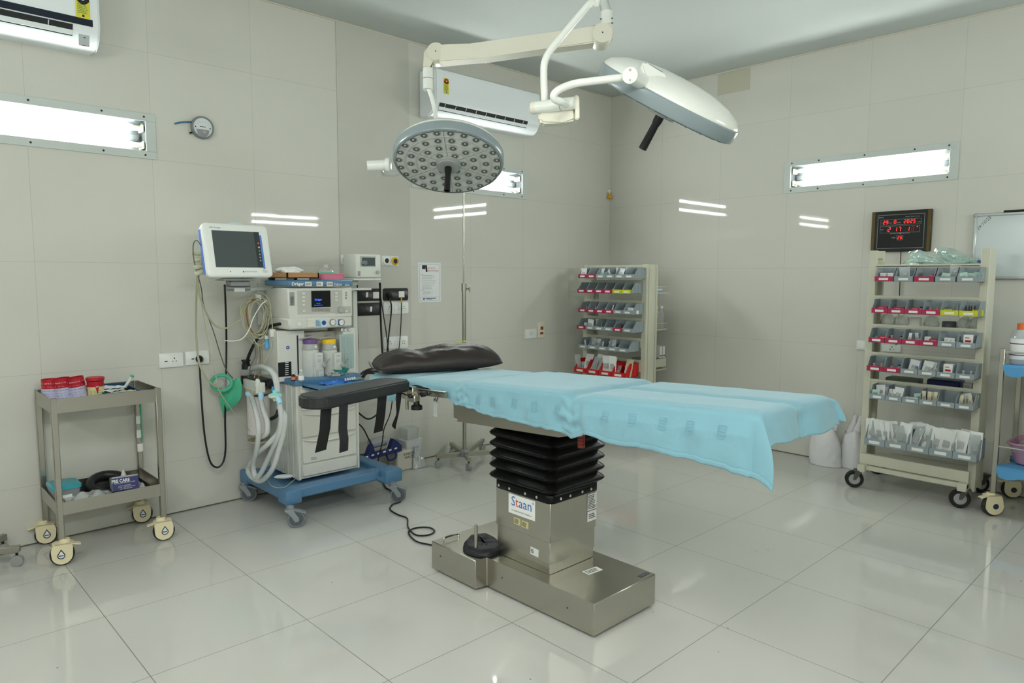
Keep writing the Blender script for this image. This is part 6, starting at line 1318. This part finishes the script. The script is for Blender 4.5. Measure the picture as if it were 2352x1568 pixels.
# drip stand behind the table
hub = at(1067, 1050, z=.06); w1, w2 = at(1077, 1080, z=0), at(1007, 1073, z=0); iv = thing('drip_stand', 'tall steel drip stand with a five-legged castored base behind the table', 'drip stand', (hub.x, hub.y, 0))
stand(iv, hub, [(w.x, min(w.y, -.06)) for w in (w1, w2, at(1022, 1040, z=0), at(1108, 1036, z=0), at(1138, 1062, z=0))], .088, .3, STEEL, None, 2, (1, 2))
q = at(1067, 660, y=hub.y); b = B(); b.cyl((hub.x, hub.y, .1), (hub.x, hub.y, q.z), .0145, n=20); b.build('lower_pole', STEEL, iv)
b = B(); b.cyl((hub.x, hub.y, q.z - .1), (hub.x, hub.y, 2.08), .0065, n=12); b.tube([(hub.x - .1, hub.y, 2.12), (hub.x - .08, hub.y, 2.08), (hub.x + .08, hub.y, 2.08), (hub.x + .1, hub.y, 2.12)], .005); b.build('upper_pole', STEEL, iv)
b = B(); b.lathe([(.019, -.03), (.019, .03)], (hub.x, hub.y, q.z), n=20); b.build('collar', STEEL, iv)
b = B(); b.cyl((hub.x + .015, hub.y - .01, q.z - .01), (hub.x + .035, hub.y - .01, q.z - .01), .005); b.lathe([(.006, -.004), (.024, -.003), (.024, .003), (.006, .004)], (hub.x + .042, hub.y - .012, q.z - .01), (1, -.6, 0), n=20); b.build('clamp_knob', STEEL, iv)
p = at(1056, 785, y=hub.y - .03); b = B(); b.box((p.x, hub.y - .01, p.z), (.05, .006, .012), .002); b.lathe([(.0155, -.006), (.0155, .006)], (hub.x, hub.y, p.z), n=16); b.build('yellow_clip', mat('fluorescent_yellow', 'c9cf35', .5), iv)
# ---------------- behind the machine ----------------
p = at(946, 1070, z=0); px_, py_ = p.x, p.y + .03
t = thing('white_bucket', 'white translucent square container with blue writing on the floor by the wall', 'container', (px_, py_, 0))
b = B(); stack(b, [(-.01, 0, .01), (.01, .2, .01), (.012, .205, .01)], px_, py_, .065, .06); b.build('shell', mat('milky_plastic', 'd6d9da', .4), t)
join([text('USE IN', .022, fr((px_ - .0, py_ - .074, .15), (1, .0, 0), (0, 0, 1)), _mats['print_blue'], t), text('POUCH', .022, fr((px_, py_ - .072, .12), (1, 0, 0), (0, 0, 1)), _mats['print_blue'], t)], 'container_lettering')
b = B(); stack(b, [(.0, .206, .01), (.006, .29, .01)], px_, py_, .05, .05); tag(b.build('clear_box', CLEARP, None), 'clear plastic box stacked on the white container by the wall', 'container')
p = at(893, 1062, z=0.0); bx_, by_ = p.x + .0, -.12
t = tag(B().bb((bx_ - .11, by_ - .06, 0), (bx_ + .03, by_ + .05, .15), .01).build('waste_carton', mat('pale_carton', 'c9c5b8', .6), None), 'pale carton behind the blue base of the anaesthesia machine', 'carton')
join([text('BIOMEDICAL', .022, fr((bx_ + .0, by_ - .0612, .12), (1, 0, 0), (0, 0, 1)), INK, t, sx=.8), text('WASTE', .026, fr((bx_ + .0, by_ - .0612, .095), (1, 0, 0), (0, 0, 1)), INK, t)], 'carton_lettering')
floppy('plastic_bag', (bx_ + .09, by_ - .02, 0), .13, .13, .14, 'clear plastic bag of waste beside the pale carton', 21)
q0, q1 = at(830, 1030, y=-.17), at(919, 1012, y=-.17); mid = (q0 + q1) / 2
t = thing('sharps_rack', 'navy blue plastic rack with a clear roll, on the carton by the wall', 'rack', (mid.x, -.15, .15)); zc_ = .185
b = B(); b.prism([(q0.x, zc_ - .035), (q0.x + .03, zc_ - .02), (q0.x + .06, zc_ + .045), (q0.x + .08, zc_ + .06), (q0.x + .10, zc_ - .005), (q1.x - .10, zc_ + .0), (q1.x - .07, zc_ + .07), (q1.x - .04, zc_ + .05), (q1.x, zc_ + .01), (q1.x, zc_ - .03), (q1.x - .06, zc_ - .035), (q0.x + .02, zc_ - .05)], -.19, -.15, Matrix(((1, 0, 0, 0), (0, 0, 1, 0), (0, 1, 0, 0), (0, 0, 0, 1)))); b.bb((q0.x + .05, -.15, zc_ - .05), (q1.x - .05, -.06, zc_ - .03), .003); b.build('frame', NAVY, t)
b = B(); b.cyl((q0.x + .10, -.12, zc_ + .045), (q1.x - .10, -.12, zc_ + .05), .035, n=20); b.build('film_roll', clear('grey_film', mix=.3, rough=.25, body=.6, bcol=(.5, .54, .58)), t)
many('slot_mark', lambda b: b.box((0, 0, 0), (.022, .011, .001)), PAPER, t, [fr((q0.x + .03 + k * .048, -.1912, zc_ - .022 + .004 * k), (1, 0, .1), (-.1, 0, 1)) for k in range(6)])
b = B(); b.tube([(q1.x - .13, -.19, zc_ - .03), (q1.x - .12, -.20, zc_ - .075), (q1.x - .06, -.20, zc_ - .068), (q1.x - .05, -.19, zc_ - .03)], .008, res=2); b.build('handle', NAVY, t)
# ---------------- cables ----------------
def cable(pts, r, mt, label, name='cable', cat='cable'):
    b = B(); b.tube(pts, r, n=8, res=5); return tag(b.build(name, mt, None), label, cat)
def Y(y, *pp): return [at(a, b_, y=y if len(q) == 2 else q[2]) for q in pp for a, b_ in [q[:2]]]
BC = mat('beige_cable', 'aeae92', .5); GC = mat('grey_cable', '55574f', .5)
t = cable(Y(-.09, (516, 655, -.40), (518, 700, -.25), (520, 780), (519, 870), (517, 960), (518, 1030), (512, 1062), (498, 1073), (482, 1058), (470, 1000), (463, 920), (459, 850), (457, 828, -.05)), .0058, BLACK, 'long black power cable looping from the patient monitor to the wall socket')
b = B(); c = at(457, 823, y=-.015); b.lathe([(.020, 0), (.022, .012), (.016, .03), (.006, .045)], (c.x, -.013, c.z), (0, -1, -.25), n=14); b.build('plug', BLACK, t)
cable(Y(-.35, (462, 600, -.42), (453, 640), (450, 740, -.2), (455, 820, -.15), (470, 862, -.15), (492, 886, -.15), (512, 892, -.12)), .006, BC, 'thick beige monitor cable hanging in front of the plugged wall socket')
cable(Y(-.40, (461, 563, -.44), (452, 552), (444, 562), (446, 600), (462, 660), (468, 700, -.3), (490, 760, -.25), (505, 810, -.25), (520, 850, -.25), (535, 868, -.25)), .0028, GC, 'thin dark sensor cable looping out from the side of the patient monitor')
cable(Y(-.35, (458, 620, -.4), (455, 660), (470, 710, -.3), (492, 745, -.25), (520, 753, -.25), (552, 735, -.25)), .0055, BC, 'beige cable sagging from the monitor to the coiled cables')
cable(Y(-.3, (456, 650, -.4), (470, 740), (485, 820), (495, 860), (505, 900), (540, 950), (575, 990)), .0022, BC, 'thin pale wire running down past the reservoir bag')
cable(Y(-.3, (516, 782), (535, 783), (556, 778), (572, 757), (582, 730), (600, 700), (612, 690)), .003, WHITE, 'white cable curving under the cable coil')
t = thing('cable_coil', 'bundle of coiled cream monitor cables hanging from the swing arm', 'cables', at(592, 682, y=-.24))
rr_ = random.Random(5)
for k in range(11):
    cx_, cy_ = 588 + rr_.uniform(-9, 10), 728 + rr_.uniform(-4, 14); rx, ry = 30 + rr_.uniform(-8, 4), 46 + rr_.uniform(-8, 8); yy = -.24 + rr_.uniform(-.03, .03)
    b = B(); b.tube([at(cx_ + rx * cos(a) * (1 if sin(a) < 0 else .85), cy_ + ry * sin(a), y=yy + .01 * sin(3 * a + k)) for a in [2 * pi * i / 14 for i in range(14)]], .0032, n=6, closed=True, res=3); b.build('cable_loop', [BC, mat('cream_cable', 'c9c9ae', .5), mat('cream_cable', '', .5), BC, mat('cream_cable', '', .5)][k % 5] if k != 4 else mat('rust_cable', '9c5a35', .5), t)
b = B(); b.bb(at(588, 676, y=-.25), at(597, 688, y=-.23), .002); b.build('hook', OFFW, t)
for k, (x0_, x1_) in enumerate(((584, 576), (592, 590), (598, 600))): cable(Y(-.26, (x0_, 788), (x0_ + 3, 815), (x1_, 840), (x1_ - 6, 868)), .0022, (GC, BC, mat('yellow_wire', 'b9a23f', .5))[k], ['thin dark wire hanging below the cable coil', 'thin beige wire hanging below the cable coil', 'thin yellow wire hanging below the cable coil'][k])
t = thing('suction_bulb', 'blue cylindrical handpiece with a white neck hanging behind the black hose', 'handpiece', at(612, 785, y=-.24)); q = at(613, 800, y=-.24)
b = B(); b.lathe([(.015, 0), (.015, .03), (.012, .036), (.012, .055), (.014, .058)], q, n=18); b.build('grip', mat('sky_blue', '5fa9d6', .4), t); b = B(); b.lathe([(.012, .058), (.013, .075), (.008, .08)], q, n=18); b.build('neck', OFFW, t)
t = thing('cable_connector', 'white box connector hanging below the rail beside the gauge housing', 'connector', at(626, 765, y=-.30)); b = B(); b.bb(at(622, 774, y=-.31), at(630, 755, y=-.29), .003); b.build('body', WHITE, t); b = B(); b.tube(Y(-.3, (620, 700), (624, 730), (626, 756)), .003); b.tube(Y(-.3, (627, 774), (622, 800), (608, 830), (598, 850)), .0022); b.build('wire', BC, t)
cable(Y(-.12, (873, 650, -.22), (874, 720), (877, 790), (882, 850)), .007, BLACK, 'thick black cable dropping from the small monitor behind the pillow')
cable(Y(-.10, (871, 650, -.22), (877, 700), (888, 770), (896, 840)), .004, BLACK, 'thin black cable beside the thick one from the small monitor')
t = cable(Y(-.03, (892, 680, -.02), (897, 692), (899, 712), (893, 770), (886, 840)), .005, BLACK, 'black cable hanging from the black plug in the black switchboard'); b = B(); c = at(893, 676, y=-.02); b.lathe([(.020, 0), (.02, .015), (.012, .035), (.008, .05)], (c.x, -.014, c.z), (.0, -1, -.4), n=14); b.build('plug', BLACK, t)
t = cable(Y(-.03, (922, 690, -.02), (922, 702), (920, 760), (912, 845)), .0035, BLACK, 'thin black cable with a yellow collar below the white adapter'); b = B(); b.cyl(at(922, 684, y=-.022), at(922, 695, y=-.028), .0055); b.build('yellow_collar', _mats['gas_yellow'], t)
cable(Y(-.15, (821, 640, -.18), (820, 720), (822, 800), (819, 880), (818, 930)), .004, BLACK, 'black cable running straight down beside the flow tubes of the anaesthesia machine')
for k, (r_, a_) in enumerate(((.007, 0), (.007, 7), (.007, 13))):
    cable(Y(-.16, (818 + a_ * .4, 900), (822 + a_ * .6, 868 + a_), (842, 850 + a_ * .6), (868, 847 + a_), (885, 860 + a_), (880, 905 - a_), (850, 915 - a_ * .5)), r_, RUBBER, ['outermost black hose loop behind the arm board', 'middle black hose loop behind the arm board', 'innermost black hose loop behind the arm board'][k], 'hose', 'hose')
cable(Y(-.12, (820, 945), (845, 962), (868, 950, -.14), (885, 930)), .006, RUBBER, 'black hose crossing behind the hanging straps', 'hose', 'hose')
cable(Y(-.14, (823, 972), (835, 985), (850, 1015), (858, 1035)), .005, BLACK, 'black cable running down into the navy rack')
cable(Y(-.22, (903, 905), (896, 950), (882, 985), (878, 1015), (868, 1058)), .004, BLACK, 'thin black cable hanging between the straps past the navy rack')
fc_pts = [at(a, b_, z=.006) for a, b_ in ((876, 1095), (885, 1118), (900, 1128), (920, 1150), (902, 1158), (896, 1170), (915, 1182), (935, 1190), (937, 1210), (955, 1228), (985, 1228), (998, 1219), (985, 1211), (955, 1212), (938, 1222), (955, 1242), (985, 1250), (1004, 1252))]
cable(fc_pts, .0045, BLACK, 'black power cable looping on the floor between machine and table base', 'floor_cable')
p = at(652, 1097, z=.2); b = B(T3(p.x, p.y, .208) @ Rz(-.5)); b.ball((0, 0, 0), .022, 16, (2.6, 1, .6)); tag(b.build('gauze_wad', COT, None), 'small cream gauze wad lying on the blue machine base', 'gauze')
cable([at(a, b_, z=.205) for a, b_ in ((612, 1098), (625, 1116), (650, 1120), (668, 1108), (680, 1098))], .0016, mat('cream_cable', '', .5), 'thin cream wire lying over the edge of the blue base')
cable([at(a, b_, x=-.02 if i_ == 0 else -.10) for i_, (a, b_) in enumerate(((1997, 802), (1996, 815), (1993, 850), (1989, 880), (1993, 897), (2002, 903)))], .0035, BLACK, 'thin black cable hanging from the switch plate behind the rack upright')
# ---------------- floor bags at the right ----------------
BAGW = mat('white_carrier_bag', 'dedee0', .5, bump=.006, bs=16)
def carrier(px, py, w, h, label, seed, lean=0.):
    p = at(px, py, z=0); t = thing('carrier_bag', label, 'bag', (p.x, p.y, 0)); b = B()
    def f(u, v):
        a = 2 * pi * u; k = 1 - .12 * v - .55 * max(0, v - .55) ** 1.2 * 1.6; r_ = w / 2 * k * (1 + .10 * nz(cos(a) * 1.6 + seed, sin(a) * 1.6, v * 2.4) + .05 * nz(cos(a) * 5, sin(a) * 5 + seed, v * 6))
        return (p.x + .7 * r_ * cos(a), p.y + r_ * sin(a) + .02 * v, .002 + v * h * .72 * (1 + .06 * sin(a * 2)))
    b.grid(f, 40, 22, cu=True); b.build('bag_body', BAGW, t, sharp=60)
    for s in (-1, 1):
        c0 = Vector((p.x, p.y + s * w * .13 + .02 - lean * .6, h * .66)); c1 = Vector((p.x, p.y + s * w * .10 - .02 - lean, h * 1.08)); b = B()
        b.grid(lambda u, v: c0.lerp(c1, v) + Vector((.015 * sin(2 * pi * u) * (1 - v * .6), (.032 * (1 - .7 * v)) * cos(2 * pi * u) + .01 * nz(v * 6, s, seed), 0)), 12, 10, cu=True); b.build('bag_handle', BAGW, t, sharp=60)
    return t
carrier(1896, 1066, .24, .41, 'white plastic carrier bag slumped on the floor, the larger and further from the rack', 3, .05)
carrier(1960, 1074, .18, .37, 'smaller white plastic carrier bag pressed against the front wheel of the rack', 11)
# ---------------- trolley at the right edge ----------------
xr0 = -.55; tp = at(2304, 800, x=xr0); t = thing('side_trolley', 'steel trolley with blue draped shelves beside the rack under the clock', 'trolley', (-.3, -3.65, 0)); YA, YB2 = tp.y, tp.y - .55
for x in (xr0, -.06):
    for y in (YA, YB2): b = B(); b.box((x, y, (.13 + tp.z) / 2), (.026, .026, tp.z - .13), .002); b.build('post', STEEL, t)
zs1 = at(2306, 838, x=xr0).z; zs2 = at(2300, 1072, x=xr0).z
for z in (zs1 - .02, zs2 - .02):
    b = B(); b.bb((xr0, YB2, z - .025), (-.06, YA, z + .012), .002); b.build('shelf', STEEL, t)
for z_ in (tp.z - .02, zs2 + .12): b = B(); b.tube([(xr0, YA, z_), (xr0, YB2, z_)], .0055, res=1); b.build('guard_rail', CHROME, t)
pc = at(2272, 1176, z=0); caster_cream(t, xr0 + .0, YA, .14, 3.95, .062, logo=2); caster_cream(t, -.06, YA, .14, 3.7, .058, logo=2); caster_cream(t, xr0, YB2, .14, 1.9, .058, logo=2)
BD = mat('mid_blue_drape', '5a9dd0', .8, bump=.001, bs=200)
for i, z in enumerate((zs1, zs2)):
    b = B(); b.grid(lambda u, v: (xr0 - .03 - .02 * (1 if u < .12 else 0) + .48 * max(0, u - .12), YA - .03 - .5 * v + .02 * sin(u * 9), z + .004 - (.055 + .02 * nz(v * 6, i)) * max(0, (.12 - u) / .12) - .002 * nz(u * 9, v * 9)), 30, 24); tag(b.build('shelf_drape', BD, None, thick=.003), ['blue cloth under the orange-capped bottle on the steel trolley', 'blue cloth under the mauve tub on the steel trolley'][i], 'drape')
q = at(2341, 834, x=-.50); tb_ = thing('bottle', 'large clear bottle with an orange cap on the blue-draped upper shelf', 'bottle', (-.48, q.y, zs1 + .006))
b = B(); b.lathe([(.048, 0), (.054, .008), (.055, .15), (.046, .185), (.022, .205), (.021, .215)], (-.48, q.y, zs1 + .006), n=28); b.build('body', clear('bottle_plastic', tint=(.93, .96, .97), mix=.3, rough=.15, body=.75, bcol=(.85, .9, .92)), tb_)
b = B(); b.lathe([(.027, .20), (.027, .235), (.02, .24), (0, .24)], (-.48, q.y, zs1 + .006), n=20); b.build('cap', mat('orange_cap', 'ea7436', .4), tb_)
b = B(); b.lathe([(.0555, .03), (.0555, .15)], (-.48, q.y, zs1 + .006), n=28, caps=False); lbm = b.build('label_band', PAPER, tb_); b = B(); b.lathe([(.0558, .052), (.0558, .058)], (-.48, q.y, zs1 + .006), n=28, caps=False); b.lathe([(.0558, .118), (.0558, .124)], (-.48, q.y, zs1 + .006), n=28, caps=False); b.build('label_stripe', mat('stripe_purple', '6a3f7a', .4), lbm)
q = at(2345, 1035, x=-.42); tp_ = thing('tub', 'mauve-pink plastic tub holding crumpled bags on the lower shelf', 'tub', (-.34, q.y - .03, zs2 + .008)); yc = at(2306, 1040, x=-.42).y - .17
b = B(); stack(b, [(-.03, zs2 + .012, .06), (0, zs2 + .13, .06)], -.32, yc, .16, .15, 6); [b.bm.faces.remove(f) for f in [f for f in b.bm.faces if len(f.verts) > 4 and f.calc_center_median().z > zs2 + .1]]
b.build('shell', mat('mauve_plastic', 'b58fa4', .35), tp_, thick=.003)
b = B(); b.tube([(-.32 + x, yc + y, zs2 + .13) for x, y in rrect(.163, .153, .06, 5)], .007, n=8, closed=True, res=1); b.build('rim', mat('mauve_plastic', '', .3), tp_)
floppy('plastic_bag', (-.32, yc, zs2 + .08), .27, .26, .09, 'crumpled clear bag filling the mauve tub', 31)
# floor flecks
fl_ = B()
for px, py in ((1672, 1442), (1650, 1496), (763, 1337), (111, 1337), (132, 1533), (1735, 1265), (1764, 1262), (2345, 1334), (1500, 1405), (1218, 1559), (940, 1310)): p = at(px, py, z=.0006); fl_.at(T3(p.x, p.y, .0006) @ Rz(px)).box((0, 0, 0), (.012 if px in (1672,) else .006, .002, .0012))
o_ = fl_.build('floor_flecks', DGREY, None); tag(o_, 'small dark flecks of dirt scattered over the floor tiles', 'dirt', kind='stuff')
